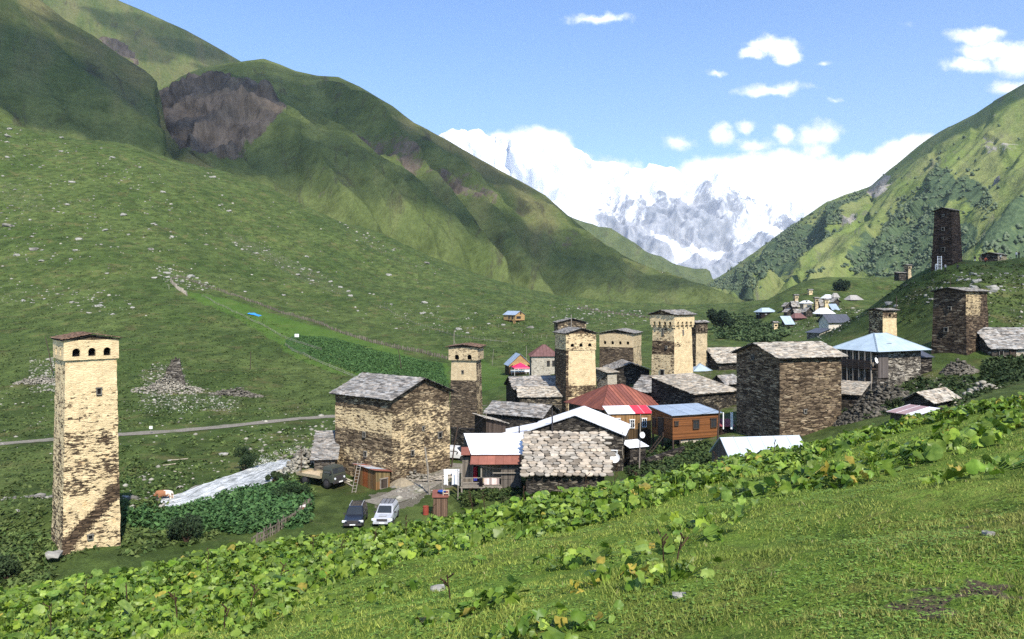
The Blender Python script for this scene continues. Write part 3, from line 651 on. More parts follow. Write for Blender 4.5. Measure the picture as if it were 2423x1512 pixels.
# hazy green ridge at the valley head
loft('valley_head_ridge', [(1150,430,3600),(1300,500,3650),(1385,540,3700),(1430,556,3700),(1490,577,3700),(1520,588,3750),(1560,610,3800),(1620,646,3850),(1665,676,3900),(1720,700,3950)], [(1150,760,3000),(1720,760,3000)], 90, 40, M['alp_dark'],
     lambda s, tl, T: sstep(T, 0, .2) * (1 - .6 * sstep(T, .85, 1)) * 60 * ridged((s + .4 * tl) * .003, tl * .001, 3, 121), .2)
# snow mountain
m, t, b = newmat('snow_and_ice_face'); uv = UV(t); ms = t.sep(t.attr('mask'))
g = t.new('ShaderNodeNewGeometry'); nz = t.sep(g.outputs['Normal'])[2]
n = t.noise(t.mapping(uv, (.0060, .0032, 1), rot=(0, 0, .35)), 1, 10, .78, dist=.7); n2 = t.noise(uv, .0036, 9, .78, dist=.4)
k = t.math('ADD', t.math('ADD', t.math('MULTIPLY', n, .62), t.math('MULTIPLY', n2, .38)), t.math('SUBTRACT', t.math('MULTIPLY', ms[0], .36), .16))
rk = t.mix(t.map(n2, .35, .65), (.24, .265, .31), (.52, .53, .56))  # rock paled and blued, with some haze put into its colour
c = t.mix(t.map(k, .455, .50), rk, (.86, .88, .92))
finish(t, b, c, .7, n, .6, 40, .2); M['snow'] = m
def rel_sm(s, tl, T):
    fade = sstep(T, 0, .1) * (1 - .65 * sstep(T, .9, 1))
    return fade * (170 * ridged(s * .0011 + .5 * fbm(s * .0012, tl * .0012, 3, 133), tl * .0006, 5, 131, .55) + 70 * ridged((s + .5 * tl) * .004, tl * .0022, 4, 135) + 40 * fbm(s * .008, tl * .008, 5, 138)) - 90 * fade
def mk_snow(px, py, s, tl, T):
    a = .46 + .6 * (1 - sstep(py, 430, 520)) + .40 * (1 - sstep(px, 1330, 1440)) + .8 * fbm(s * .0009, tl * .0007, 4, 141)
    gl = inpoly(px + 14 * fbm(s * .003, tl * .003, 3, 142), py + 8 * fbm(s * .003, tl * .003, 3, 143), [(1540,570),(1600,610),(1690,600),(1715,570),(1730,590),(1700,640),(1650,668),(1600,640),(1540,600)])
    a = a + gl * .45 + .04
    a = np.where(inpoly(px, py, [(1600,640),(1690,625),(1760,580),(1800,560),(1800,680),(1620,680)]), np.minimum(a, .1), a)  # shaded foot of the massif painted in as snowless rock
    return np.stack([np.clip(a, 0, 1.3), 0 * a, 0 * a], -1)
SNOWR = [(700,360,8600),(900,330,8500),(1040,335,8400),(1070,324,8400),(1100,319,8400),(1132,309,8400),(1165,330,8400),(1210,335,8400),(1270,332,8300),(1330,342,8300),(1375,354,8300),(1400,372,8200),(1430,388,8200),(1475,397,8200),(1508,410,8100),(1535,406,8100),(1562,401,8100),(1590,408,8100),(1625,425,8000),(1690,440,8000),(1760,452,8000),(1815,462,7900),(1860,482,7900),(1910,488,7900),(1960,520,7800),(2040,570,7800),(2200,600,7700)]
SNOWF = [(700,700,6200),(1650,690,6300),(2200,700,6200)]
loft('mountain_snow_massif', SNOWR, SNOWF, 460, 240, M['snow'], rel_sm, .15, lambda q: q ** 1.15, mk_snow, crag=0)
# ---------------------------------------------------------------- building kit (local axes: x along the face right of the near corner, y along the face left of it)
def frame(xl, xc, xr, Y, th, wl=None, wr=None):
    th = math.radians(th); c, s = math.cos(th), math.sin(th)
    ul, uc, ur = [(q - CX) / FPX for q in (xl, xc, xr)]
    wr = wr or (ur - uc) * Y / (c - ur * s); wl = wl or (ul - uc) * Y / (-s - ul * c)
    return uc * Y, wr, wl, th
def wob(p, a, off=0.0):
    if a <= 0: return p
    q = Vector(p) * .8 + Vector((off, off * 1.7, off * .6)); n = mnoise.noise_vector(q); n2 = mnoise.noise_vector(q * 3.1)
    return Vector(p) + Vector((n.x, n.y, n.z * .4)) * a + Vector((n2.x, n2.y, n2.z * .3)) * a * .5
def wallgrid(mb, A, B, C, D, u0, cov, cell=.5, top=None, wb=.04, off=0.0, m=0):
    A, B, C, D = map(Vector, (A, B, C, D)); L = (B - A).length; H = (D - A).length
    nu = max(1, int(L / cell)); nv = max(1, int(H / cell))
    if top: nu = max(nu, 8) // 2 * 2
    def pt(i, j):
        s_, t_ = i / nu, j / nv
        p = (A * (1 - s_) + B * s_) * (1 - t_) + (D * (1 - s_) + C * s_) * t_
        if top: p = p + Vector((0, 0, top(s_) * t_))
        return wob(p, wb, off)
    g = [[pt(i, j) for i in range(nu + 1)] for j in range(nv + 1)]
    for j in range(nv):
        for i in range(nu):
            q = [g[j][i], g[j][i + 1], g[j + 1][i + 1], g[j + 1][i]]
            uv = [(u0 + L * (i + a) / nu, p.z) for a, p in zip((0, 1, 1, 0), q)]
            c = cov((i + .5) / nu, (j + .5) / nv) if callable(cov) else cov
            c = max(0, min(1, c)); mb.poly(q, (c, c, c), uv, m)
def slabs(mb, E0, E1, R1, R0, size, rng, thick=.06, m=0, lift=.03):
    E0, E1, R1, R0 = map(Vector, (E0, E1, R1, R0)); n = (E1 - E0).cross(R0 - E0).normalized()
    L = (E1 - E0).length; H = ((R0 - E0).length + (R1 - E1).length) / 2; size *= .7
    rows = max(2, int(H / (size * .5)))
    along = (E1 - E0).normalized(); upv = ((R0 + R1) / 2 - (E0 + E1) / 2).normalized()
    for r in range(rows):
        t0 = (r - .18) / rows; x = -rng.uniform(0, .5) * size
        a0 = E0 + (R0 - E0) * max(t0, -.03); a1 = E1 + (R1 - E1) * max(t0, -.03); Lr = (a1 - a0).length
        while x < Lr:
            w = size * rng.uniform(.55, 1.7); hh = H / rows * rng.uniform(1.25, 1.7)
            if t0 * H + hh > H + .1: hh = H + .1 - t0 * H
            base = a0 + (a1 - a0) * (x / Lr) + upv * rng.uniform(-.07, .07) * size + n * (lift + rng.uniform(0, .035))
            tilt = n * (thick * .9)
            ww = min(w * .98, Lr - x + .12)
            if ww < .1: break
            j = lambda k=.1: rng.uniform(-k, k) * size
            pts = [base + along * (.06 * ww + j()) + upv * j(.08) + tilt, base + along * (ww * .5 + j()) - upv * rng.uniform(0, .14) * size + tilt, base + along * (ww * .94 + j(.06)) + upv * j(.08) + tilt,
                   base + along * (ww * 1.02) + upv * (hh * .5 + j()) + tilt * .6, base + along * (ww + j(.05)) + upv * hh, base + along * j(.05) + upv * (hh * .98), base - along * .01 + upv * (hh * .45 + j()) + tilt * .6]
            v = rng.uniform(.5, 1.15) if rng.random() > .14 else rng.uniform(.28, .5)
            wrm = rng.uniform(-.05, .07); tint = (v * (1 + wrm), v, v * (1 - wrm))
            top = [p + n * thick for p in pts]
            mb.poly(top, tint, None, m)
            for i in range(3): mb.poly([pts[i], pts[i + 1], top[i + 1], top[i]], tint, None, m)
            mb.poly([pts[-1], pts[0], top[0], top[-1]], tint, None, m)
            x += w * .93
def sheet(mb, E0, E1, R1, R0, seam, rng, m=0, thick=.05, rib=.035, tintf=None, rows=1):
    E0, E1, R1, R0 = map(Vector, (E0, E1, R1, R0)); n = (E1 - E0).cross(R0 - E0).normalized()
    L = (E1 - E0).length; k = max(1, round(L / seam))
    for i in range(k):
        a, b = i / k, (i + 1) / k
        for r in range(rows):
            t0, t1 = r / rows, (r + 1) / rows
            def q(f, t_): return (E0 + (E1 - E0) * f) * (1 - t_) + (R0 + (R1 - R0) * f) * t_
            P4 = [q(a, t0), q(b, t0), q(b, t1), q(a, t1)]
            lift = n * (.012 * (rows - r) + rng.uniform(0, .008)); P4 = [p + lift for p in P4]
            tint = tintf(i, r) if tintf else (rng.uniform(.93, 1.03),) * 3
            T4 = [p + n * thick for p in P4]
            mb.poly(T4, tint, None, m); mb.poly(P4[::-1], tint, None, m)
            for x in range(4): mb.poly([P4[x], P4[(x + 1) % 4], T4[(x + 1) % 4], T4[x]], tint, None, m)
    if rib:
        for i in range(k + 1):
            a = i / k; p, q_ = E0 + (E1 - E0) * a + n * (thick + .02), R0 + (R1 - R0) * a + n * (thick + .02)
            if (q_ - p).length > .05: mb.beam(p, q_, rib, rib * 1.2, (.8, .8, .8), m)
def cobbles(mb, E0, E1, R1, R0, size, rng, m=0):
    E0, E1, R1, R0 = map(Vector, (E0, E1, R1, R0)); n = (E1 - E0).cross(R0 - E0).normalized(); L = (E1 - E0).length; H = (R0 - E0).length
    nr = int(H / (size * .55)); ax = (E1 - E0).normalized(); up = (R0 - E0).normalized()
    for r in range(nr + 1):
        x = -rng.uniform(0, .5) * size
        while x < L + .1:
            w = size * rng.uniform(.7, 1.6); hh = H / nr * rng.uniform(1.15, 1.5) * (1.15 if r == 0 else 1); c = E0 + ax * (x + w / 2) + up * (r * H / nr + rng.uniform(-.09, .09) - .05) + n * rng.uniform(.03, .07); k = rng.randint(6, 9)
            a0 = rng.uniform(0, 1); tl = rng.uniform(-.02, .05)
            pts = [c + ax * (w * .5 * rng.uniform(.82, 1.06) * math.copysign(abs(math.cos(a0 + 6.283 * i / k)) ** 1.0, math.cos(a0 + 6.283 * i / k))) + up * (hh * .5 * rng.uniform(.82, 1.08) * math.copysign(abs(math.sin(a0 + 6.283 * i / k)) ** 1.0, math.sin(a0 + 6.283 * i / k))) - n * tl * math.sin(a0 + 6.283 * i / k) for i in range(k)]
            v = rng.uniform(.55, .98) if rng.random() > .14 else rng.uniform(.28, .5); wm = rng.uniform(-.01, .09); tint = (v * (1 + wm), v, v * (1 - wm)); top = [p + n * .10 for p in pts]
            mb.poly(top, tint, None, m)
            for i in range(k): j = (i + 1) % k; mb.poly([pts[i], pts[j], top[j], top[i]], tint, None, m)
            x += w * .92
def hipsheet(mb, E0, E1, R1, R0, seam, rng, m=0, thick=.05, rib=.07, tintf=None):
    """a hip of sheet metal whose seams run parallel, straight up the slope"""
    E0, E1, R1, R0 = map(Vector, (E0, E1, R1, R0)); L = (E1 - E0).length; ax = (E1 - E0) / L; n = (E1 - E0).cross(R0 - E0).normalized(); up = n.cross(ax)
    H = (R0 - E0).dot(up); r0, r1 = (R0 - E0).dot(ax), (R1 - E0).dot(ax); k = max(1, round(L / seam))
    def ht(x): return H * (x / r0 if x < r0 else (L - x) / (L - r1) if x > r1 else 1)
    xs_ = sorted(set([L * i / k for i in range(k + 1)] + [r0, r1])); q = lambda x, h, d: E0 + ax * x + up * h + n * d
    for a, b in zip(xs_, xs_[1:]):
        if b - a < .01: continue
        i = int((a + b) / 2 / L * k); tint = tintf(i, 0) if tintf else (rng.uniform(.93, 1.03),) * 3; ha, hb = max(ht(a), 0), max(ht(b), 0)
        pts = [(a, 0), (b, 0)] + ([(b, hb)] if hb > .01 else []) + ([(a, ha)] if ha > .01 else [])
        if len(pts) < 3: continue
        T = [q(x, h, thick) for x, h in pts]; B = [q(x, h, 0) for x, h in pts]; mb.poly(T, tint, None, m); mb.poly(B[::-1], tint, None, m)
        mb.poly([B[0], B[1], T[1], T[0]], tint, None, m)
    for i in range(1, k): x = L * i / k; mb.beam(q(x, 0, thick + .02), q(x, max(.05, ht(x)), thick + .02), rib, rib, (.7, .7, .7), m)
    for a, b in ((E0, R0), (E1, R1)): mb.beam(a + n * .06, b + n * .06, .12, .09, (.75, .75, .75), m)
COVER = {'slab': 'slab', 'pale': 'pale_slab', 'cobble': 'pale_slab'}
def cover(mb, kind, E0, E1, R1, R0, size, rng, m=0, tintf=None):
    E = [Vector(p) for p in (E0, E1, R1, R0)]; n = (E[1] - E[0]).cross(E[3] - E[0]).normalized()
    if kind in COVER:
        under = [p - n * .06 for p in E]
        mb.poly(E, (1, 1, 1), None, m + 1); mb.poly(under[::-1], (1, 1, 1), None, m + 1)
        for i in range(4): mb.poly([under[i], under[(i + 1) % 4], E[(i + 1) % 4], E[i]], (1, 1, 1), None, m + 1)
        cobbles(mb, *E, size, rng, m) if kind == 'cobble' else slabs(mb, *E, size, rng, .05 if size < .8 else .07, m)
    else: sheet(mb, *E, size, rng, m, tintf=tintf)
def hole(root, face, s, z, w, h, wr, wl, kind='slit', taper=0.0, hh=1.0, mat=None, label=None):
    """window or opening set in a face: F = right of near corner, L = left of near corner"""
    def Q(a, zz, d):
        ins = taper * zz / hh
        return Vector((a, -d + ins, zz)) if face == 'F' else Vector((-d + ins, a, zz))
    mb = MB()
    def bx(a0, a1, z0, z1, d0, d1, tint=(1, 1, 1), m=0):
        p = [Q(a0, z0, d0), Q(a1, z0, d0), Q(a1, z1, d0), Q(a0, z1, d0)]; q = [Q(a0, z0, d1), Q(a1, z0, d1), Q(a1, z1, d1), Q(a0, z1, d1)]
        mb.poly(p, tint, None, m); mb.poly(q[::-1], tint, None, m)
        for i in range(4): mb.poly([p[i], p[(i + 1) % 4], q[(i + 1) % 4], q[i]], tint, None, m)
    f = .07 if kind == 'slit' else .08
    fm = M[mat] if mat else (M['darkrock'] if kind == 'slit' else M['white_paint'])
    bx(s - w / 2 - f, s - w / 2, z - .02, z + h + .02, -.12, .15); bx(s + w / 2, s + w / 2 + f, z - .02, z + h + .02, -.12, .15)
    bx(s - w / 2 - f * 1.6, s + w / 2 + f * 1.6, z + h, z + h + f * 1.3, -.12, .18); bx(s - w / 2 - f, s + w / 2 + f, z - f, z, -.12, .17)
    if kind != 'slit' and kind != 'door':
        bx(s - .025, s + .025, z, z + h, .10, .13); bx(s - w / 2, s + w / 2, z + h * .6, z + h * .6 + .04, .10, .13)
    o = mb.build('window' if kind in ('slit', 'window') else kind, fm, root)
    if label: o['label'] = label
    mb = MB(); p = [Q(s - w / 2, z, .10), Q(s + w / 2, z, .10), Q(s + w / 2, z + h, .10), Q(s - w / 2, z + h, .10)]
    mb.poly(p if face == 'F' else p[::-1])
    pn = mb.build('pane' if kind != 'door' else 'door_leaf', M['shade_fill'] if kind == 'slit' else M['glass'] if kind != 'door' else M['wood_dark'], o)  # unglazed slits get a black panel painted as their inner shade
    return o
def house(name, label, xl, xc, xr, ybot, ytop, Y, th, wall, roof, rise, cov='slab', size=.8, cF=.5, cL=.5, over=.35, drop=1.6, holes=(), cat='house', group='village houses', wl=None, wr=None, rpos=.5, cell=.5, wb=.06, tintf=None, roofmat=None, tname='roof'):
    x0, wr, wl, th = frame(xl, xc, xr, Y, th, wl, wr); zb = (HY - ybot) / FPX * Y; h = (ybot - ytop) / FPX * Y
    root = empty(name, (x0, Y, zb), th, label, cat, group); rng = random.Random(name + label)
    root['_d'] = 0; del root['_d']
    mb = MB(); off = x0 * .37 + Y
    tri = lambda p: (lambda s_: rise * (s_ / p if s_ < p else (1 - s_) / (1 - p)))
    tF = tri(rpos) if roof == 'gable_y' else None; tL = tri(1 - rpos) if roof == 'gable_x' else None; tR = tri(rpos) if roof == 'gable_x' else None
    zz = {'mono_y': (h, h, h + rise, h + rise), 'mono_x': (h, h + rise, h + rise, h), 'mono_xr': (h + rise, h, h, h + rise)}.get(roof, (h,) * 4)   # near, right, back, left corner
    d = -drop
    wallgrid(mb, (0, 0, d), (wr, 0, d), (wr, 0, zz[1]), (0, 0, zz[0]), 0, cF, cell, tF, wb, off)
    wallgrid(mb, (0, wl, d), (0, 0, d), (0, 0, zz[0]), (0, wl, zz[3]), -wl, cL, cell, tL, wb, off)
    wallgrid(mb, (wr, 0, d), (wr, wl, d), (wr, wl, zz[2]), (wr, 0, zz[1]), wr, .4, cell * 2, tR, wb, off)
    wallgrid(mb, (wr, wl, d), (0, wl, d), (0, wl, zz[3]), (wr, wl, zz[2]), wr + wl, .4, cell * 2, tri(1 - rpos) if roof == 'gable_y' else None, wb, off)
    mb.build('wall', M[wall], root)
    rb = MB(); o = over
    if roof == 'gable_y':
        xr_ = wr * rpos; s1, s2 = rise / xr_, rise / (wr - xr_); zr = h + rise + .04
        cover(rb, cov, (-o, wl + o, h - o * s1 + .04), (-o, -o, h - o * s1 + .04), (xr_, -o, zr), (xr_, wl + o, zr), size, rng, 0, tintf)
        cover(rb, cov, (wr + o, -o, h - o * s2 + .04), (wr + o, wl + o, h - o * s2 + .04), (xr_, wl + o, zr), (xr_, -o, zr), size, rng, 0, tintf)
    elif roof == 'gable_x':
        yr = wl * rpos; s1, s2 = rise / yr, rise / (wl - yr); zr = h + rise + .04
        cover(rb, cov, (-o, -o, h - o * s1 + .04), (wr + o, -o, h - o * s1 + .04), (wr + o, yr, zr), (-o, yr, zr), size, rng, 0, tintf)
        cover(rb, cov, (wr + o, wl + o, h - o * s2 + .04), (-o, wl + o, h - o * s2 + .04), (-o, yr, zr), (wr + o, yr, zr), size, rng, 0, tintf)
    elif roof == 'mono_y':
        sl = rise / wl
        cover(rb, cov, (-o, -o, h - o * sl + .05), (wr + o, -o, h - o * sl + .05), (wr + o, wl + o, h + rise + o * sl + .05), (-o, wl + o, h + rise + o * sl + .05), size, rng, 0, tintf)
    elif roof in ('mono_x', 'mono_xr'):
        sl = rise / wr; a, b = (-o * sl, rise + o * sl) if roof == 'mono_x' else (rise + o * sl, -o * sl)
        if roof == 'mono_x': cover(rb, cov, (-o, wl + o, h + a + .05), (-o, -o, h + a + .05), (wr + o, -o, h + b + .05), (wr + o, wl + o, h + b + .05), size, rng, 0, tintf)
        else: cover(rb, cov, (wr + o, -o, h + b + .05), (wr + o, wl + o, h + b + .05), (-o, wl + o, h + a + .05), (-o, -o, h + a + .05), size, rng, 0, tintf)
    elif roof == 'hip':
        k = min(wr, wl) / 2
        if wr >= wl: r0, r1 = Vector((k, wl / 2, h + rise)), Vector((max(wr - k, k + .3), wl / 2, h + rise))
        else: r0, r1 = Vector((wr / 2, k, h + rise)), Vector((wr / 2, max(wl - k, k + .3), h + rise))
        z = h - .05
        c = [Vector((-o, -o, z)), Vector((wr + o, -o, z)), Vector((wr + o, wl + o, z)), Vector((-o, wl + o, z))]
        if wr >= wl: fs = [(c[0], c[1], r1, r0), (c[1], c[2], r1, r1), (c[2], c[3], r0, r1), (c[3], c[0], r0, r0)]
        else: fs = [(c[0], c[1], r0, r0), (c[1], c[2], r1, r0), (c[2], c[3], r1, r1), (c[3], c[0], r0, r1)]
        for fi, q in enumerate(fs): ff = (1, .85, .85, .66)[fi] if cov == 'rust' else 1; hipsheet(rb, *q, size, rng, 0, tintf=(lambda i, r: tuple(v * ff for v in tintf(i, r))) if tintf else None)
    rm = roofmat or (M[COVER[cov]] if cov in COVER else M[cov])
    rb.build(tname, [rm, M['underroof']], root)
    for q in holes:
        kind = q[5] if len(q) > 5 else 'slit'
        hole(root, q[0], q[1], q[2], q[3], q[4], wr, wl, kind, mat=q[6] if len(q) > 6 else None)
    return root, wr, wl, h
def arch_panel(mb, face, L0, L1, z0, z1, n, aw, ah, sill, out, cov, u0, depth=.32, wb=.03, off=0, margin=.35):
    """a machicolation wall: band with n round-headed openings; face as a function (a, z, d) -> point"""
    def q(a, z, d=0): return face(a, z, d)
    def put(pts, c): mb.poly([q(a, z) for a, z in pts], (c, 0, 0), [(u0 + a, z) for a, z in pts])
    zs = z0 + sill; xs = [L0 + margin + (L1 - L0 - 2 * margin) * (i + .5) / n for i in range(n)] if n else []
    k = 8; cols = max(2, int((L1 - L0) / .7))
    for i in range(cols):
        a, b = L0 + (L1 - L0) * i / cols, L0 + (L1 - L0) * (i + 1) / cols
        if sill > 0: put([(a, z0), (b, z0), (b, zs), (a, zs)], cov)
    arches = [[(x - aw / 2, zs)] + [(x - aw / 2 * math.cos(math.pi * j / k), zs + ah - aw / 2 + aw / 2 * math.sin(math.pi * j / k)) for j in range(k + 1)] + [(x + aw / 2, zs)] for x in xs]
    zt = zs + ah + .12
    prev = L0
    for i, ar in enumerate(arches + [None]):
        nxt = ar[0][0] if ar else L1
        put([(prev, zs), (nxt, zs), (nxt, zt), (prev, zt)], cov)
        if ar:
            top = [p for p in ar[1:-1]]; m = len(top) // 2
            put([(ar[0][0], zt)] + top[:m + 1] + [(top[m][0], zt)], cov) if False else None
            for j in range(len(top) - 1):
                a, b = top[j], top[j + 1]; put([a, b, (b[0], zt), (a[0], zt)], cov)
            for a, b in zip(ar, ar[1:]): mb.poly([q(*a), q(*b), q(*b, -depth), q(*a, -depth)], (cov, 0, 0), None)
            prev = ar[-1][0]
    nr = max(1, int((z1 - zt) / .7))
    for i in range(cols):
        a, b = L0 + (L1 - L0) * i / cols, L0 + (L1 - L0) * (i + 1) / cols
        for r in range(nr):
            za, zb = zt + (z1 - zt) * r / nr, zt + (z1 - zt) * (r + 1) / nr
            put([(a, za), (b, za), (b, zb), (a, zb)], cov)
def tower(label, xl, xc, xr, ybot, ytop, Y, th, wall, cF, cL, taper=.3, par=2.0, out=.22, nF=3, nL=3, aw=.55, ah=.75, sill=.3, roof='gable_y', rise=.7, slits=(), cov='slab', covP=None, drop=2.0, cell=.45, wb=.065, over=.4, corbel=False, rtint=None, name='stone_tower', wl=None):
    x0, wr, wl, th = frame(xl, xc, xr, Y, th, wl); zb = (HY - ybot) / FPX * Y; H = (ybot - ytop) / FPX * Y
    root = empty(name, (x0, Y, zb), th, label, 'tower', 'medieval stone towers'); rng = random.Random(label); off = x0 * .31 + Y * .7
    mb = MB(); hb = H - par; i = taper
    A = [(0, 0), (wr, 0), (wr, wl), (0, wl)]; B = [(i, i), (wr - i, i), (wr - i, wl - i), (i, wl - i)]
    k = drop * taper / max(hb, .1)
    A = [(0 - k, 0 - k), (wr + k, 0 - k), (wr + k, wl + k), (0 - k, wl + k)]
    u = 0
    for n_, (a, b, c) in enumerate(((0, 1, cF), (1, 2, .5), (2, 3, .5), (3, 0, cL))):
        uu = {0: 0, 1: wr, 2: wr + wl, 3: -wl}[n_]
        wallgrid(mb, (*A[a], -drop), (*A[b], -drop), (*B[b], hb), (*B[a], hb), uu, c, cell if n_ in (0, 3) else cell * 2, None, wb, off)
    # inner core, set back behind the battlement, coloured black as shade behind the arches
    j = i + .35
    for a, b in ((0, 1), (1, 2), (2, 3), (3, 0)):
        C = [(j, j), (wr - j, j), (wr - j, wl - j), (j, wl - j)]
        mb.poly([(*C[a], hb - .1), (*C[b], hb - .1), (*C[b], H), (*C[a], H)], (.1, 0, 0), None, 1)
        mb.poly([(*B[a], hb), (*B[b], hb), (*C[b], hb - .05), (*C[a], hb - .05)], (.1, 0, 0), None, 1)
    mb.build('shaft', [M[wall], M['shade_fill']], root)
    if par > 0.05:
        pb = MB(); o = out - i; cP = covP if covP is not None else .6
        p0, p1x, p1y = -o, wr + o, wl + o
        faces = ((lambda a, z, d=0: Vector((a, p0 - d, z)), p0, p1x, nF, 0), (lambda a, z, d=0: Vector((p0 - d, p1y + p0 - a, z)), p0, p1y, nL, -wl),
                 (lambda a, z, d=0: Vector((p1x + d, a, z)), p0, p1y, nL, 20), (lambda a, z, d=0: Vector((p1x + p0 - a, p1y + d, z)), p0, p1x, nF, 40))
        for fi, (f, l0, l1, n, u0) in enumerate(faces):
            g = (lambda f: (lambda a, z, d=0: wob(f(a, z, d), .035, off)))(f)
            arch_panel(pb, g, l0, l1, hb - .12, H, n, aw, ah, sill, out, cP, u0)
        fl = [(p0, p0), (p1x, p0), (p1x, p1y), (p0, p1y)]; ii = [(i + .05, i + .05), (wr - i - .05, i + .05), (wr - i - .05, wl - i - .05), (i + .05, wl - i - .05)]
        for a, b in ((0, 1), (1, 2), (2, 3), (3, 0)): pb.poly([(*fl[b], hb - .12), (*fl[a], hb - .12), (*ii[a], hb - .12), (*ii[b], hb - .12)], (.2, 0, 0))
        if corbel:
            for fz, L, n in ((0, wr, nF), (1, wl, nL)):
                for q in range(n + 1):
                    a = .35 - o + (L + 2 * o - .7) * q / n
                    if fz == 0: pb.box((a - .14, p0 + .02, hb - .5), (a + .14, .3, hb - .1), (cP, 0, 0))
                    else: pb.box((p0 + .02, a - .14, hb - .5), (.3, a + .14, hb - .1), (cP, 0, 0))
        pb.build('battlement', M[wall], root)
    rb = MB(); ov = over + (out - i if par > .05 else -i); W0, W1, D0, D1 = -ov, wr + ov, -ov, wl + ov
    e = rise / (wr / 2) * ov
    if roof == 'gable_y':
        sl = rise / ((W1 - W0) / 2); zr = H + rise; xm = wr / 2
        cover(rb, cov, (W0, D1, H), (W0, D0, H), (xm, D0, zr), (xm, D1, zr), .55, rng); cover(rb, cov, (W1, D0, H), (W1, D1, H), (xm, D1, zr), (xm, D0, zr), .55, rng)
        q = out - i
        for y in (-q, wl + q): gb = MB(); gb.poly([(-q, y, H - .02), (wr + q, y, H - .02), (xm, y, zr - .1)], (.25, 0, 0)); gb.build('gable', M[wall], root)
    elif roof == 'gable_x':
        zr = H + rise; ym = wl / 2
        cover(rb, cov, (W0, D0, H), (W1, D0, H), (W1, ym, zr), (W0, ym, zr), .55, rng); cover(rb, cov, (W1, D1, H), (W0, D1, H), (W0, ym, zr), (W1, ym, zr), .55, rng)
        q = out - i
        for x in (-q, wr + q): gb = MB(); gb.poly([(x, wl + q, H - .02), (x, -q, H - .02), (x, ym, zr - .1)], (.25, 0, 0)); gb.build('gable', M[wall], root)
    rm = M['slab']
    if rtint:
        if rtint not in M: M[rtint] = simple(rtint, (.24, .15, .10), .85, .45, 2.2, .2)
        rm = M[rtint]
    rb.build('roof', [rm, M['underroof']], root)
    for q in slits: hole(root, q[0], q[1], q[2], q[3], q[4], wr, wl, 'slit', taper=taper, hh=hb)
    return root, wr, wl, H
# ---------------------------------------------------------------- the towers
def sm(x, a, b):
    q = max(0, min(1, (x - a) / (b - a))); return q * q * (3 - 2 * q)
def left_front(s_, t_):
    edge = .17 + .25 * s_
    up = sm(t_, edge - .03, edge + .03)
    low = .34 + .26 * sm(t_, .05, .1) * (1 - sm(t_, edge - .1, edge - .05)) - .2 * (1 - sm(t_, .02, .06)) - .16 * sm(t_, edge - .1, edge - .05)
    hi = .64 + .32 * sm(t_, .82, .9) - .10 * sm(t_, .3, .4) * (1 - sm(t_, .6, .72))
    return low * (1 - up) + hi * up
tower('tall cream-rendered tower standing alone on the meadow beside the stream', 122, 148, 285, 1312, 806, 65, 40, 'tower', left_front, lambda s_, t_: .46 + .16 * t_, taper=.26, par=1.55, out=.16, nF=3, nL=2, aw=.58, ah=.68, sill=.30, cell=.2,
      roof='gable_y', rise=.42, slits=(('F', 2.75, 13.0, .28, .48), ('F', 2.05, .9, .3, .3)), covP=.82, rtint='reddish_slate', over=.16)
tower('broad-headed tower behind the big golden stone house, cream below its parapet and dark lower down', 1063, 1129, 1142, 998, 822, 135, 80, 'tower_grey', .5, lambda s_, t_: .16 if t_ < .72 else .9, taper=.28, par=2.1, out=.4, nF=1, nL=2, aw=.75, ah=.85, sill=.12, roof='gable_x', rise=.42, covP=.62, slits=(('L', 2.6, 8.3, .25, .4),), rtint='reddish_slate')
tower('patchy cream tower with three arches, rising behind the red hipped roof', 1312, 1338, 1411, 985, 790, 130, 17, 'tower', lambda s_, t_: .78 - .40 * sm(t_, .36, .42) * (1 - sm(t_, .5, .58)) - .4 * (1 - sm(s_, .06, .16)), lambda s_, t_: .22, taper=.18, par=2.6, out=.12, nF=3, nL=2, aw=.6, ah=.55, sill=.55, roof='gable_y', rise=.85, covP=.60, over=.3)
tower('dark gabled tower top peeping over the patchy cream tower', 1310, 1319, 1387, 960, 764, 147, 14, 'tower_grey', .22, .2, taper=.2, par=2.2, out=.15, nF=3, nL=2, aw=.5, ah=.5, sill=.4, roof='gable_y', rise=.75, covP=.36, over=.25)
tower('squat wide tower with a row of four arched niches', 1417, 1499, 1518, 880, 790, 150, 68, 'tower_grey', .62, lambda s_, t_: .10 if t_ > .3 else .22, taper=.12, par=2.5, out=.06, nF=2, nL=4, aw=.5, ah=.62, sill=.55, roof='gable_x', rise=.7, covP=.74, over=.3)
tower('smooth cream tower with corbelled arches all round its top', 1540, 1595, 1640, 898, 746, 128, 41, 'tower', lambda s_, t_: .98 - .42 * sm(t_, .64, .68) * (1 - sm(t_, .72, .76)), lambda s_, t_: .60 - .32 * sm(t_, .52, .58) * (1 - sm(t_, .72, .78)), taper=.22, par=1.55, out=.34, nF=4, nL=4, aw=.5, ah=.6, sill=.0, roof='gable_x', rise=.75, covP=.72, corbel=True, over=.3,
      slits=(('F', 2.5, 7.2, .16, .7), ('L', 2.4, 7.2, .2, .9), ('L', 2.4, .5, .7, .9), ('L', 1.6, 5.0, .2, .3)))
tower('slim cream tower half hidden behind the corbelled tower', 1634, 1646, 1674, 876, 764, 152, 30, 'tower_grey', .68, .3, taper=.12, par=1.9, out=.1, nF=3, nL=2, aw=.32, ah=.85, sill=.1, roof='gable_x', rise=.35, covP=.3, over=.3)
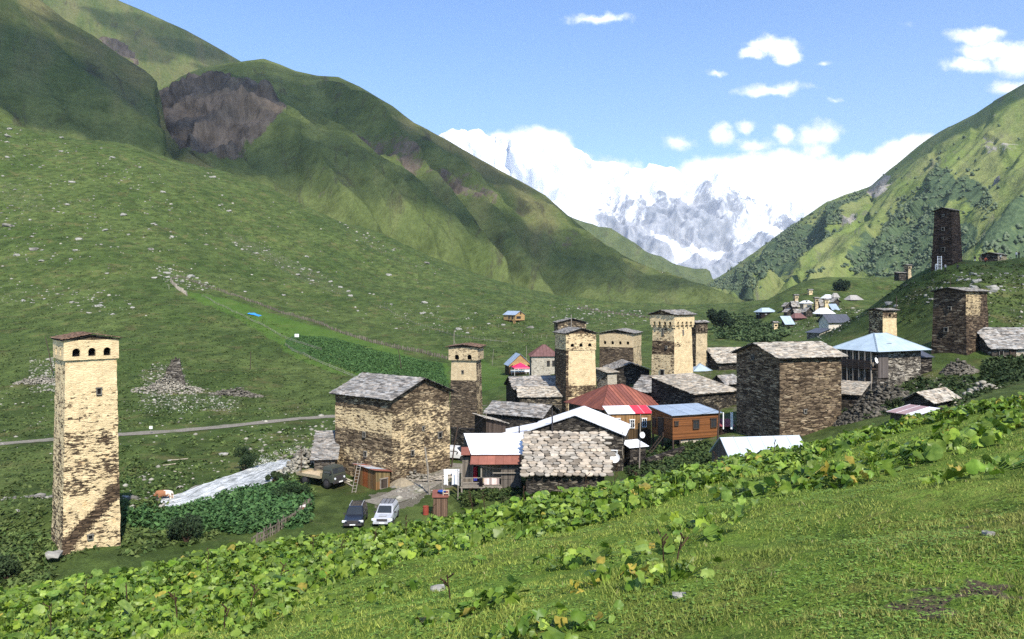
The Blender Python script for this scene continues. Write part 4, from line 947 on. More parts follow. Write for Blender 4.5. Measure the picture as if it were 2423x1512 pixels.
tower('great dark tower with a pale upper corner, right of the blue hipped roof', 2199, 2287, 2345, 912, 690, 113, 29, 'brown_dark', lambda s_, t_: .06 + .50 * sm(t_, .62, .86) * (1 - sm(s_, .55, .95)), lambda s_, t_: .16 - .16 * sm(t_, .42, .46) * (1 - sm(t_, .62, .7)), taper=.42, par=.0, out=.0, roof='gable_x', rise=.55, over=.4, drop=3,
      slits=(('L', 3.2, 7.6, .5, .55), ('L', 2.9, 1.6, .3, .5), ('L', 2.7, 10.8, .35, .4)))
tower('black-brown tower on the hilltop with a ladder at its foot', 2202, 2253, 2278, 640, 497, 172, 35, 'blackstone', .2, .12, taper=.52, par=.0, out=.0, roof='gable_x', rise=.7, over=.35, slits=(('L', 2.1, 4.2, .7, .9), ('L', 2.2, 8.9, .5, .6), ('L', 2.2, 12.0, .35, .4), ('L', 2.2, 7.0, .2, .35)))
tower('short cream tower behind the pale blue hipped roof', 2054, 2088, 2122, 806, 735, 150, 20, 'tower', .78, .42, taper=.1, par=1.3, out=.05, nF=1, nL=1, aw=.5, ah=.6, sill=.2, roof='gable_x', rise=.35, covP=.4, over=.35)
# ---------------------------------------------------------------- stone houses
house('stone_house', 'big square three-storey house of golden rubble with a grey slate gable roof', 793, 927, 1064, 1118, 944, 90, 52, 'machubi', 'gable_y', 1.9, 'slab', .75, cF=lambda s_, t_: .49 - .25 * sm(t_, .76, .86) - .15 * (1 - sm(t_, 0.1, .22)), cL=lambda s_, t_: .44 + .12 * sm(t_, .5, .62) - .22 * sm(t_, .34, .42) * (1 - sm(t_, .5, .62)) - .45 * sm(t_, .8, .86) - .15 * (1 - sm(t_, .12, .25)), over=.45,
      holes=(('L', 4.6, 3.6, .3, .5), ('L', 4.4, 1.3, .35, .55), ('F', 3.2, 1.5, .35, .5), ('F', 5.0, 4.2, .25, .4), ('F', 7.9, 2.9, .5, .6)))
house('stone_house', 'big brown rubble house with a slate gable roof right of the wooden cabin', 1742, 1844, 1990, 1046, 846, 90, 17, 'brown', 'gable_x', 1.35, 'pale', .75, cF=lambda s_, t_: .27 - .1 * sm(t_, .88, .95) + .1 * sm(s_, .5, .9), cL=.10, over=.5, drop=2.5, holes=(('L', 5.2, 9.0, .3, .5), ('F', 3.4, 3.2, .25, .35)))
house('slate_house', 'low dark house with a slate roof below the broad-headed tower', 1150, 1281, 1320, 1012, 988, 110, 62, 'darkstone', 'gable_y', 1.3, 'slab', .8, cF=.25, cL=.1, over=.3)
house('slate_house', 'two-level slate house left of the patchy cream tower', 1197, 1218, 1335, 962, 921, 135, 12, 'darkstone', 'gable_x', 1.7, 'slab', .8, cF=.3, cL=.1, over=.3)
house('slate_house', 'pale slate lean-to in front of the two-level slate house', 1226, 1230, 1330, 962, 940, 131, 4, 'darkstone', 'mono_y', 1.2, 'pale', .7, cF=.38, cL=.1, over=.25, wl=3.0)
house('stone_hut', 'little cream hut with a slate lid right of the patchy tower', 1411, 1437, 1459, 912, 883, 136, 35, 'greystone', 'mono_y', .5, 'pale', .6, cF=.75, cL=.5, over=.3)
house('slate_house', 'dark gabled house between the wide tower and the corbelled tower', 1447, 1449, 1536, 912, 876, 140, 4, 'darkstone', 'gable_y', 1.15, 'slab', .8, cF=.1, cL=.1, over=.35, wl=7, holes=(('F', 5.4, .3, .7, .9),))
house('slate_house', 'small blue-grey slate roof behind the red hipped roof', 1499, 1548, 1570, 950, 929, 123, 55, 'darkstone', 'mono_x', 1.9, 'slab', .8, cF=.1, cL=.1, over=.3)
house('slate_house', 'long low house with a broad pale slate roof under the corbelled tower', 1541, 1643, 1742, 990, 934, 110, 30, 'darkstone', 'mono_y', 1.6, 'pale', .85, cF=.36, cL=.1, over=.35, holes=(('F', 1.2, 1.2, .3, .3),))
house('slate_house', 'dark house under a wide slate roof behind the brown rubble house', 1676, 1700, 1800, 892, 858, 150, 14, 'darkstone', 'gable_x', 2.4, 'pale', .9, cF=.1, cL=.1, over=.4, wl=9)
house('slate_hut', 'small slate gable hut tucked left of the brown rubble house', 1683, 1715, 1748, 935, 908, 126, 35, 'darkstone', 'gable_x', 1.1, 'slab', .7, cF=.1, cL=.1, over=.3)
house('slate_house', 'slate-roofed house with a small balcony at the right edge of the village', 2339, 2346, 2520, 872, 823, 112, 2, 'greystone', 'gable_x', 2.6, 'slab', .8, cF=lambda s_, t_: .6 if s_ > .25 else .15, cL=.1, over=.35, wl=7,
      holes=(('F', 1.3, 1.6, .5, .9), ('F', 3.0, 1.3, .7, 1.3, 'door', 'dark_timber')))
house('slate_hut', 'slate roof peeping over the leaves below the great dark tower', 2140, 2204, 2262, 985, 952, 76, 40, 'darkstone', 'gable_x', .75, 'pale', .6, cF=.1, cL=.1, over=.3, drop=2.5)
house('slate_hut', 'dark hut with a sloping slate lid right of the brown rubble house', 1975, 2030, 2052, 1000, 936, 98, 55, 'darkstone', 'mono_x', 1.0, 'pale', .6, cF=.12, cL=.08, over=.3)
house('stone_hut', 'grey stone shed with a slate roof at the left corner of the golden house', 738, 743, 792, 1118, 1087, 93, 8, 'greystone', 'mono_y', 2.2, 'slab', .6, cF=.3, cL=.2, over=.3, wl=5)
house('stone_hut', 'low stone hut on the hilltop beside the black-brown tower', 2322, 2360, 2381, 628, 602, 185, 40, 'darkstone', 'gable_x', .45, 'slab', .7, cF=.62, cL=.25, over=.25, holes=(('F', 1.3, .1, .6, 1.0),))
house('stone_house', 'stone house with a dull maroon hipped roof beside the red canopy', 1255, 1257, 1322, 884, 843, 190, 3, 'greystone', 'hip', 2.6, 'rust_brown', .8, cF=.66, cL=.4, over=.4, wl=6, holes=(('F', 4.1, 1.9, .55, 1.1, 'window', 'dark_timber'), ('F', 5.4, 1.9, .55, 1.1, 'window', 'dark_timber')))
# stone-tiled house near the crest, and its long low yard wall
house('stone_tiled_house', 'dark stone house under a roof of big pale cobble-like slabs', 1241, 1244, 1432, 1172, 1119, 79.5, -2, 'darkstone', 'mono_y', 2.7, 'cobble', .8, cF=.30, cL=.1, over=.32, wl=6.2, wr=7.9, drop=2.4)
# white gabled house
def whitet(i, r): return (1, 1, 1)
RW, wr_, wl_, h_ = house('white_roofed_house', 'dark stone house with a white sheet-metal gable roof and a white three-light window', 1248, 1250, 1474, 1118, 1021, 95, -13, 'darkstone', 'gable_y', 2.1, 'white_metal', 1.3, cF=.22, cL=.1, over=.3, wl=7.5, holes=(), tintf=whitet)
hole(RW, 'F', wr_ * .868, 2.15, 1.5, .95, wr_, wl_, 'window')
mb = MB(); rng = random.Random(4)
sheet(mb, (-5.4, 7.6, h_ - 1.35), (-5.4, -.3, h_ - 1.35), (-.28, -.3, h_ - .17), (-.28, 7.6, h_ - .17), 1.3, rng, tintf=lambda i, r: (1, 1, 1) if i != 4 else (.45, .45, .5))
mb.build('lean_to_roof', M['white_metal'], RW)
mb = MB(); wallgrid(mb, (-5, 0, -1.5), (0, 0, -1.5), (0, 0, h_ - .3), (-5, 0, h_ - 1.4), -8, .15, .6); mb.build('lean_to_wall', M['darkstone'], RW)
# house with the red hipped roof and its timber annexe
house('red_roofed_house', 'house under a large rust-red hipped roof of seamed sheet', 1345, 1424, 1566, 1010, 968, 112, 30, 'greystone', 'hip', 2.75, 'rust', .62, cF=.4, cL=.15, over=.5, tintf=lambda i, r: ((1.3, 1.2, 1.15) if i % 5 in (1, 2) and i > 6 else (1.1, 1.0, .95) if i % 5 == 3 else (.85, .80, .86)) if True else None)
RA, wa, la, ha = house('timber_annexe', 'weathered brown plank annexe with a white lean-to roof in front of the red roof', 1425, 1441, 1540, 1062, 980, 104, 8, 'wood_brown', 'mono_y', .55, 'white_metal', 1.2, cF=1, cL=1, over=.22, wl=2.6, group=None, cat='annexe', wb=.01,
      holes=(('F', 1.15, 3.15, .5, .8, 'window'), ('F', 3.1, 2.75, .5, 1.0, 'window'), ('F', 4.75, 2.85, .5, 1.05, 'window')), tintf=lambda i, r: (.85, .05, .08) if i >= 3 else (1, 1, 1))
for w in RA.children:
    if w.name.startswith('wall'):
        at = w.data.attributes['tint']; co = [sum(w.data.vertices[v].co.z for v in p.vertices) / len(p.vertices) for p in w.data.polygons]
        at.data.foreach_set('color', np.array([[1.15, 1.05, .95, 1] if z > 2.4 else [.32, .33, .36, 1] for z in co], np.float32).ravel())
def settint(root, part, f):
    for w in root.children:
        if w.name.startswith(part):
            w.data.attributes['tint'].data.foreach_set('color', np.array([(*f(p), 1) for p in w.data.polygons], np.float32).ravel())
# varnished cabin
RC, wc, lc, hc = house('wooden_cabin', 'reddish-brown plank cabin on posts with a flat blue-grey roof', 1541, 1591, 1702, 1040, 984, 97, 20, 'wood_warm', 'mono_y', .42, 'grey_metal', 2.4, cF=1, cL=1, over=.3, drop=0.05, wb=0, cat='cabin', group=None,
      holes=(('F', .5, 1.75, .38, .42, 'window', 'dark_timber'), ('F', 3.3, 1.2, .75, 1.0, 'window', 'dark_timber'), ('F', 5.85, 1.25, .75, 1.0, 'window', 'dark_timber')))
settint(RC, 'wall', lambda p: (1, 1, 1))
hole(RC, 'L', 2.7, .15, 1.0, 2.1, wc, lc, 'door', mat='dark_timber'); hole(RC, 'L', 4.3, 1.0, .5, .9, wc, lc, 'window', mat='dark_timber')
mb = MB(); wallgrid(mb, (1.2, .3, -2.2), (6.8, .3, -2.2), (6.8, .3, -.06), (1.2, .3, -.06), 0, .75, .5); wallgrid(mb, (6.8, .3, -2.2), (6.8, 5, -2.2), (6.8, 5, -.06), (6.8, .3, -.06), 0, .5, .5)
mb.build('stone_footing', M['greystone'], RC)
for x, y in ((.1, .1), (.1, 2.5), (.1, 4.9), (1.1, .15)):
    mb = MB(); mb.box((x - .09, y - .09, -2.3), (x + .09, y + .09, -.06)); mb.build('post', M['dark_timber'], RC)
mb = MB()
for y in (1.95, 2.6): mb.beam((-.1, y, .1), (-1.7, y + .3, -1.9), .08)
for k in range(8): a = k / 7.5; mb.beam((-.1 - 1.6 * a, 1.95 + .3 * a, .1 - 2 * a), (-.1 - 1.6 * a, 2.6 + .3 * a, .1 - 2 * a), .05, .12)
mb.build('stair', M['dark_timber'], RC)
# house with the pale blue hipped roof
RB, wb_, lb, hb_ = house('blue_roofed_house', 'two-storey balconied house under a big pale blue hipped roof', 1986, 2074, 2178, 902, 831, 104, 25, 'greystone', 'hip', 2.15, 'blue_metal', 30, cF=lambda s_, t_: .45 if s_ > .28 else .2, cL=.2, over=.95, drop=3, tintf=lambda i, r: (1, 1, 1))
mb = MB(); mb.box((-1.0, .1, 1.55), (-.02, lb, 1.68))
for z in (1.75, 2.05, 2.35, 2.6): mb.box((-1.0, .1, z), (-.94, lb, z + .22 if z < 2.5 else z + .1))
mb.build('balcony', M['dark_timber'], RB)
for k in range(7):
    y = .15 + (lb - .3) * k / 6; mb = MB(); mb.box((-.98, y - .06, -1.2), (-.86, y + .06, hb_ - .05)); mb.build('balcony_post', M['timber'], RB)
for k in range(4): hole(RB, 'L', 1.0 + k * (lb - 2) / 3, 2.0, .75, 1.6, wb_, lb, 'window', mat='timber')
for k in range(3): hole(RB, 'L', 1.4 + k * (lb - 2.6) / 2, -.3, 1.2, 1.5, wb_, lb, 'door', mat='timber')
mb = MB(); mb.box((2.6, .6, hb_ + .6), (3.5, 1.1, hb_ + .92)); d = mb.build('skylight', M['dark_metal'], RB)
mb = MB(); mb.box((.1, -.05, .4), (2.0, -.14, hb_ - .08), (.7, .7, .8)); mb.build('plank_screen', M['wood_grey'], RB)
house('stone_shed', 'grey shed with a dull lean-to roof between the blue roof and the great dark tower', 2140, 2146, 2204, 902, 846, 108, 8, 'darkstone', 'mono_y', 1.0, 'dark_metal', 1.5, cF=.25, cL=.2, over=.25, wl=4, drop=2.5, cat='shed', group=None)
house('blue_roofed_house', 'brown house with a small pale blue pyramid roof behind the corbelled tower', 1634, 1640, 1686, 905, 882, 150, 5, 'wood_brown', 'hip', 1.55, 'blue_metal', 12, cF=1, cL=1, over=.5, wl=4.2, tintf=lambda i, r: (1, 1, 1.05))
# metal-roofed shed on the crest
RS, ws, ls, hs = house('plank_shed', 'grey plank shed with a long pale metal roof half hidden by the crest', 1672, 1731, 1915, 1126, 1092, 73.5, 9, 'wood_grey', 'gable_x', 1.75, 'blue_metal', 1.35, cF=1, cL=1, over=.18, wl=4.6, drop=1.5, cat='shed', group=None, wb=.01, tintf=lambda i, r: (1.3, 1.2, 1.18))
settint(RS, 'wall', lambda p: (.7, .7, .72))
# hillside wooden houses
RH, wh, lh, hh_ = house('stilt_house', 'new pine house on stilts high on the hillside', 1191, 1219, 1241, 758, 745, 385, 40, 'wood_tan', 'gable_y', 1.75, 'grey_metal', 1.5, cF=1, cL=1, over=.35, drop=.02, wb=0, holes=(('L', 2.1, .9, 1.0, 1.1, 'window', 'dark_timber'), ('L', 4.6, .9, .8, 1.1, 'window', 'dark_timber'), ('F', 2.0, .9, 2.6, 1.0, 'window', 'dark_timber'), ('F', 3.3, 3.0, .6, .9, 'window', 'dark_timber')))
settint(RH, 'wall', lambda p: (1, 1, 1))
for x in (.2, wh / 2, wh - .2):
    for y in (.2, lh / 2, lh - .2): mb = MB(); mb.box((x - .14, y - .14, -3.4), (x + .14, y + .14, -.02)); mb.build('stilt', M['dark_timber'], RH)
mb = MB()
for x in (-.2, -1.3): mb.beam((x, .4, .1), (x - 1.2, -2.0, -2.0), .14)
for k in range(8): a = k / 8; mb.beam((-.2 - 1.2 * a, .4 - 2.4 * a, .1 - 2.1 * a), (-1.3 - 1.2 * a, .4 - 2.4 * a, .1 - 2.1 * a), .3, .06)
mb.build('stair', M['wood_tan'], RH)
RK, wk, lk, hk = house('chalet', 'small chalet with a steep blue-grey roof and open white-railed front', 1188, 1204, 1257, 880, 864, 216, 12, 'wood_tan', 'gable_y', 2.9, 'grey_metal', 1.6, cF=1, cL=1, over=.3, wl=5.5, drop=1, wb=0)
settint(RK, 'wall', lambda p: (1, 1, 1) if p.center.z > 1.6 else (.10, .10, .12))  # walls below the gable tinted near black as painted shade of the open front
mb = MB(); mb.box((.2, -1.2, 0), (wk - .1, -1.12, .65)); mb.build('railing', M['white_paint'], RK)
for a in (.25, .42, .75, .97): mb = MB(); mb.box((wk * a - .07, -.1, 0), (wk * a + .07, -.02, 1.9)); mb.build('post', M['white_paint'], RK)
c = P(1231, 882, 212); rt = empty('canopy', (c.x, c.y, c.z), .2, 'pinkish red pyramid canopy in front of the small chalet', 'canopy')
mb = MB(); a = 2.1
for i in range(4):
    q = [(-a, -a), (a, -a), (a, a), (-a, a)]; (x0, y0), (x1, y1) = q[i], q[(i + 1) % 4]
    mb.poly([(x0, y0, 1.55), (x1, y1, 1.55), (0, 0, 2.75)], (.85, .04, .12)); mb.poly([(x0, y0, 1.28), (x1, y1, 1.28), (x1, y1, 1.55), (x0, y0, 1.55)], (.85, .25, .32))
mb.build('awning', M['cloth'], rt)
for x, y in ((-2, -2), (2, -2), (2, 2), (-2, 2)): mb = MB(); mb.tube([(x, y, -.6), (x, y, 1.5)], .05); mb.build('pole', M['white_paint'], rt)
# porch house with the white and rust roofs
c = P(1092, 1172, 84); RP = empty('porch_house', (c.x, c.y, c.z), math.radians(1), 'grey plank house on posts with a white sheet roof, rust-red eave and open porch', 'house', 'village houses'); rng = random.Random(9)
k = 84 / FPX; W_ = 141 * k; zd = (1172 - 1149) * k; ze = (1172 - 1099) * k
mb = MB(); wallgrid(mb, (0, 1.3, zd), (W_, 1.3, zd), (W_, 1.3, ze + .5), (0, 1.3, ze + .5), 0, .6, .5, wb=0); wallgrid(mb, (0, 5, zd), (0, 1.3, zd), (0, 1.3, ze + .5), (0, 5, ze + 1), 0, .6, .5, wb=0)
wallgrid(mb, (W_, .2, -1), (W_, 5, -1), (W_, 5, ze + 1), (W_, .2, ze), 0, .6, .5, wb=0); wallgrid(mb, (W_, 5, zd), (0, 5, zd), (0, 5, ze + 2), (W_, 5, ze + 2), 0, .6, .9, wb=0)
wallgrid(mb, (W_ * .66, .18, zd - .3), (W_, .18, zd - .3), (W_, .18, ze), (W_ * .66, .18, ze), 0, .6, .5, wb=0)
o = mb.build('wall', M['wood_grey'], RP); settint(RP, 'wall', lambda p: (.75, .75, .78) if p.center.y < .3 else (1.9, 1.75, 1.5) if 2.1 < p.center.x < 4.2 else (1.0, 1.0, 1.0))
mb = MB(); sheet(mb, (1.0, .35, ze + .92), (W_ + .35, .35, ze + .92), (W_ + .35, 4.9, ze + 2.42), (0.0, 4.9, ze + 2.42), 1.15, rng, rib=.02, rows=3, tintf=lambda i, r: (rng.uniform(.95, 1.05),) * 3); mb.build('roof', M['white_metal'], RP, )
mb = MB(); sheet(mb, (.9, -.45, ze + .05), (W_ - .1, -.45, ze + .05), (W_ - .1, .6, ze + .84), (1.0, .6, ze + .84), .95, rng, rib=.03, tintf=lambda i, r: (rng.uniform(.95, 1.25),) * 3)
sheet(mb, (-.1, .7, ze + .82), (.95, .7, ze + .82), (.95, 1.9, ze + 1.45), (-.1, 1.9, ze + 1.45), 1.1, rng, rib=.03); mb.build('eave_roof', M['rust'], RP)
mb = MB(); mb.box((-.1, 0, zd - .12), (W_ * .66, 1.32, zd))
for y in (.05, .7): mb.beam((-.2, y, zd - .2), (W_ * .68, y, zd - .2), .14)
mb.build('deck', M['timber'], RP)
for x in (0, W_ * .33, W_ * .64): mb = MB(); mb.box((x - .08, 0, -1.6), (x + .08, .16, ze if x < W_ * .5 else zd)); mb.build('post', M['timber'], RP)
mb = MB(); mb.box((-.1, 0, zd + .78), (W_ * .66, .08, zd + .86)); mb.box((-.1, 0, zd + .3), (2.4, .08, zd + .36)); mb.beam((3.3, -.05, zd + 1.35), (W_, -.05, zd + 1.35), .1); mb.build('railing', M['timber'], RP)
mb = MB(); mb.box((1.25, 1.27, zd), (2.05, 1.31, zd + 2.0)); mb.build('door', M['shade_fill'], RP)  # black panel painted as the shade inside the doorway
for x, w, z0, z1, cc, nm in ((1.42, .42, .55, 1.75, (.35, .02, .03), 'dark red garment hanging in the porch doorway'), (1.92, .36, .75, 1.7, (.05, .12, .05), 'dark green jacket hanging in the porch doorway'), (1.45, .4, .25, .55, (.04, .05, .3), 'blue cloth hanging under the dark red garment'), (2.05, .4, -.1, .82, (.012, .01, .012), 'black cloth draped over the porch railing'), (3.2, 1.6, .1, .8, (.7, .55, .5), 'pale flowered blanket draped over the porch railing')):
    mb = MB(); n = 6; y = 1.1 if z0 > .2 else -.06
    for i in range(n):
        a, b = x - w / 2 + w * i / n, x - w / 2 + w * (i + 1) / n; f = .05
        mb.poly([(a, y + f * (i % 2), zd + z0), (b, y + f * ((i + 1) % 2), zd + z0), (b, y + f * .3 * ((i + 1) % 2), zd + z1), (a, y + f * .3 * (i % 2), zd + z1)], tuple(min(1, q * (1 + .5 * math.sin(i * 2.3))) for q in cc))
    o = mb.build('hanging_cloth', M['cloth']); o.matrix_world = RP.matrix_basis; tag(o, nm, 'laundry')
# far village
def fc(x, y): return (1860 + x / 7.572) / 1.0566, (700 + y / 7.572) / 1.0566
def far(label, name, x0, x1, ye, yb, Y, wall, roof, rise, cov, cF=.6, th=12, over=.5, sz=1.6, cat='house', **k):
    (a, e), (b, g) = fc(x0, ye), fc(x1, yb); w = b - a; q = hit((a + b) / 2, g); Y = q.y if q is not None and 260 < q.y < 600 else Y
    return house(name, label, a + 1, a + w * .3, b - 1, g, e, Y, 25 if th == 12 else th, wall, roof, rise, cov, sz, cF=cF, cL=cF * .6, over=over, drop=3, cell=1.2, cat=cat, group='houses of the far hamlet', **k)
far('grey-roofed white house at the left end of the far hamlet', 'village_house', 215, 585, 608, 700, 385, 'wood_dark', 'hip', 2.2, 'blue_metal', .3, over=1.0, sz=30, holes=(('F', 3, 1.2, 1, 1.4, 'window'), ('L', 3, 1.2, 2, 1.6, 'window')))
far('white-roofed stone house in the middle of the far hamlet', 'village_house', 1045, 1295, 440, 600, 415, 'greystone', 'hip', 1.2, 'white_metal', .8, sz=30, holes=(('F', 2, 4, 1, 1.4, 'window'),))
far('white roof above the yellow tower of the far hamlet', 'village_house', 1480, 1680, 345, 430, 440, 'whitewash', 'hip', 1.9, 'white_metal', .7, over=1.0, sz=30)
far('grey hipped house behind the white roofs of the far hamlet', 'village_house', 1640, 1800, 330, 440, 450, 'whitewash', 'hip', 2.3, 'slab', .9, sz=30, holes=(('F', 2, 2, 1, 1.4, 'window'),))
far('wide grey hipped house at the right end of the far hamlet', 'village_house', 1915, 2210, 378, 425, 430, 'whitewash', 'hip', 2.6, 'slab', .9, over=1.2, sz=30, holes=(('F', 3, .8, 1, 1.2, 'window'), ('F', 6, .8, 1, 1.2, 'window')))
far('blue-grey metal shed under the yellow tower of the far hamlet', 'metal_shed', 1605, 1790, 550, 590, 395, 'wood_dark', 'mono_y', 1.8, 'grey_metal', .4, sz=2, cat='shed')
far('bright white pyramid roof below the yellow tower of the far hamlet', 'village_house', 1340, 1660, 640, 700, 380, 'greystone', 'hip', 2.6, 'white_metal', .5, over=1.3, sz=30)
far('maroon hipped roof at the foot of the far hamlet', 'village_house', 870, 1145, 722, 790, 340, 'rust_brown', 'hip', 2.2, 'rust_brown', .5, over=.9, sz=30)
far('pale grey metal roof beside the maroon roof of the far hamlet', 'metal_shed', 700, 940, 820, 900, 330, 'darkstone', 'mono_y', 2.2, 'blue_metal', .3, sz=2, cat='shed')
for i, (x0, x1, y0, y1, lab) in enumerate(((720, 900, 470, 600, 'dark ruined house at the upper left of the far hamlet'), (860, 1030, 450, 640, 'dark slate house below the square tower of the far hamlet'), (740, 960, 580, 690, 'tumbled stone hut in the middle of the far hamlet'), (900, 1110, 600, 720, 'dark gabled hut above the maroon roof of the far hamlet'), (1110, 1300, 570, 700, 'grey stone house below the white stone house of the far hamlet'), (1400, 1500, 400, 560, 'brown house between the two towers of the far hamlet'), (1630, 1810, 390, 500, 'dark stone house right of the yellow tower of the far hamlet'))):
    far(lab, 'hamlet_house', x0, x1, y0 + 20, y1, 400 - i * 3, 'darkstone' if i != 5 else 'brown', 'gable_x' if i % 2 else 'gable_y', 1.6, 'slab', .3, sz=1.4)
def ftower(label, x0, x1, ye, yb, Y, wall='tower', c=.7):
    (a, e), (b, g) = fc(x0, ye), fc(x1, yb); w = b - a; q = hit((a + b) / 2, g); Y = q.y if q is not None and 260 < q.y < 600 else Y
    return tower(label, a, a + w * .35, b, g, e, Y, 22, wall, c, c * .6, taper=.25, par=1.6, out=.2, nF=2, nL=2, aw=.6, ah=.7, roof='gable_x', rise=.5, cell=1.2, covP=c, drop=4)
ftower('pinkish square tower standing left in the far hamlet', 922, 1030, 290, 450, 420, 'tower_grey', .7)
ftower('broken pale tower topping the far hamlet', 1190, 1298, 190, 300, 450, 'tower', .8)
ftower('brown and cream tower in the centre of the far hamlet', 1310, 1410, 345, 590, 405, 'tower_grey', .6)
ftower('yellowish tower rising above the white pyramid roof of the far hamlet', 1490, 1602, 375, 590, 400, 'tower', .95)
ftower('stub of a pale tower at the foot of the far hamlet', 522, 640, 810, 985, 320, 'tower', .85)
a, e = fc(0, 0)
RWH, ww_, wlw, hw = house('white_house', 'whitewashed house with a charcoal gable roof on the knoll before the far hamlet', 1937, 1960, 2010, 802, 760, 236, 22, 'whitewash', 'gable_x', 1.9, 'dark_metal', 1.5, cF=lambda s_, t_: .9 if t_ > .42 else .42, cL=.9, over=.6, drop=2)
house('stone_shed', 'low stone shed with a dark lean-to roof beside the whitewashed house', 1908, 1938, 1962, 808, 788, 228, 30, 'greystone', 'mono_x', 1.0, 'dark_metal', 1.5, cF=.6, cL=.4, over=.4, drop=2, cat='shed', group=None, holes=(('F', 1.8, 0, .9, 1.6),))
tower('little round-topped tower behind the hill shoulder', 2145, 2148, 2156, 652, 628, 330, 15, 'tower_grey', .6, .4, taper=.2, par=1.2, out=.25, nF=1, nL=1, aw=.5, ah=.5, roof='gable_x', rise=.4, cell=1, covP=.5, wl=2.6)
house('stone_hut', 'low hut beside the little tower behind the hill shoulder', 2122, 2126, 2143, 655, 646, 328, 10, 'darkstone', 'mono_y', .4, 'slab', 1.2, cF=.3, cL=.2, wl=3, cat='hut', group=None)
# ---------------------------------------------------------------- vehicles (front towards -y)
def paint(name, col, rough=.3): 
    m, t, b = newmat(name); o = OBJ(t); n = t.noise(o, 3, 4)
    finish(t, b, t.mix(t.map(n, .35, .7), tuple(x * .86 for x in col), col), rough, spec=.5); b.inputs['Coat Weight'].default_value = .3; return m
M['navy'] = paint('dark_navy_paint', (.016, .019, .028)); M['silver'] = paint('silver_paint', (.50, .51, .54), .35); M['army'] = paint('dull_army_green', (.045, .05, .033), .75); M['carwhite'] = paint('white_car_paint', (.75, .75, .75))
M['lamp'] = simple('headlight_lens', (.75, .78, .8), .15, .05, 3, .5, tinted=False); M['rubber'] = simple('tyre_rubber', (.018, .018, .018), .9, .2, 5, .2)
def section(y, hw, z0, z1, tw):
    return [(-hw, y, z0), (-hw * 1.0, y, z0 + (z1 - z0) * .6), (-hw * tw, y, z1), (hw * tw, y, z1), (hw, y, z0 + (z1 - z0) * .6), (hw, y, z0)]
def loftbody(mb, secs, m=0):
    for a, b in zip(secs, secs[1:]):
        n = len(a)
        for i in range(n): mb.poly([a[i], a[(i + 1) % n], b[(i + 1) % n], b[i]][::-1], (1, 1, 1), None, m)
    mb.poly(secs[0], (1, 1, 1), None, m); mb.poly(secs[-1][::-1], (1, 1, 1), None, m)
def wheel(parent, x, y, r=.36, w=.24):
    mb = MB(); mb.lathe((x - w / 2, y, r), [(.01, 0), (r * .92, 0), (r, .04), (r, w - .04), (r * .92, w), (.01, w)], 16, (1, 0, 0)); o = mb.build('wheel', M['rubber'], parent, smooth=False)
    mb = MB(); s_ = 1 if x > 0 else -1; mb.lathe((x + s_ * w / 2, y, r), [(r * .62, 0), (r * .58, s_ * .02), (.01, s_ * .03)], 12, (1, 0, 0)); mb.build('rim', M['iron'], o)
def car(label, px, py, Y, rz, pm, rails=True, van=False):
    c = gnd(px, Y); r = empty('parked_car', c, rz, label, 'car', 'cars parked in the farmyard')
    mb = MB(); L = 4.5
    loftbody(mb, [section(-2.22, .78, .42, .72, .92), section(-2.15, .86, .36, .90, .93), section(-1.2, .89, .34, 1.02, .94), section(-1.05, .89, .34, 1.05, .95), section(1.9, .89, .36, 1.05, .95), section(2.2, .86, .42, 1.0, .95), section(2.26, .8, .5, .9, .95)])
    mb.build('body', pm, r)
    mb = MB(); loftbody(mb, [section(-1.08, .80, 1.02, 1.06, .96), section(-.42, .79, 1.0, 1.66, .80), section(-.2, .79, 1.0, 1.70, .80), section(1.75, .79, 1.0, 1.70, .80), section(2.1, .79, 1.0, 1.45, .84), section(2.18, .79, 1.0, 1.1, .9)]); mb.build('cabin', pm, r)
    mb = MB(); q = [(-.70, -1.06, 1.085), (.70, -1.06, 1.085), (.60, -.47, 1.625), (-.60, -.47, 1.625)]; mb.poly([Vector(p) + Vector((0, -.012, .012)) for p in q]); mb.build('windscreen', M['glass'], r)
    for s_ in (-1, 1):
        for a, b in ((-.62, .35), (.45, 1.25), (1.34, 1.95)):
            mb = MB(); q = [(s_ * .815, a, 1.12), (s_ * .815, b, 1.12), (s_ * .68, b if b < 1.9 else 1.8, 1.6), (s_ * .68, max(a, -.4), 1.6)]; mb.poly(q if s_ > 0 else q[::-1]); mb.build('side_window', M['glass'], r)
        mb = MB(); mb.obox((s_ * .78 - .2, -2.22, .68), (.4, 0, 0), (0, .1, .0), (0, .04, .17)); mb.build('headlight', M['lamp'], r)
        mb = MB(); mb.obox((s_ * .98 - .1, -.78, 1.02), (.2, 0, 0), (0, .1, 0), (0, 0, .15)); mb.build('mirror', M['iron'], r)
        for y in (-1.38, 1.38): wheel(r, s_ * .80, y)
        if rails:
            mb = MB(); mb.tube([(s_ * .58, -.1, 1.68), (s_ * .58, .0, 1.77), (s_ * .58, 1.6, 1.77), (s_ * .58, 1.7, 1.68)], .028); mb.build('roof_rail', M['silver'], r)
    mb = MB(); mb.box((-.5, -2.245, .60), (.5, -2.19, .82)); mb.build('grille', M['iron'], r)
    mb = MB(); mb.box((-.84, -2.32, .38), (.84, -2.15, .56)); mb.build('bumper', M['iron'] if pm is M['navy'] else pm, r)
    mb = MB(); mb.box((-.26, -2.335, .42), (.26, -2.31, .53)); mb.build('number_plate', M['white_paint'], r)
    return r
car('dark navy car with pale roof rails parked on the grass of the yard', 842, 1236, 76, math.radians(3), M['navy'])
r = car('silver off-road car with a roof rack parked beside the navy car', 914, 1232, 76.5, math.radians(-2), M['silver'])
mb = MB()
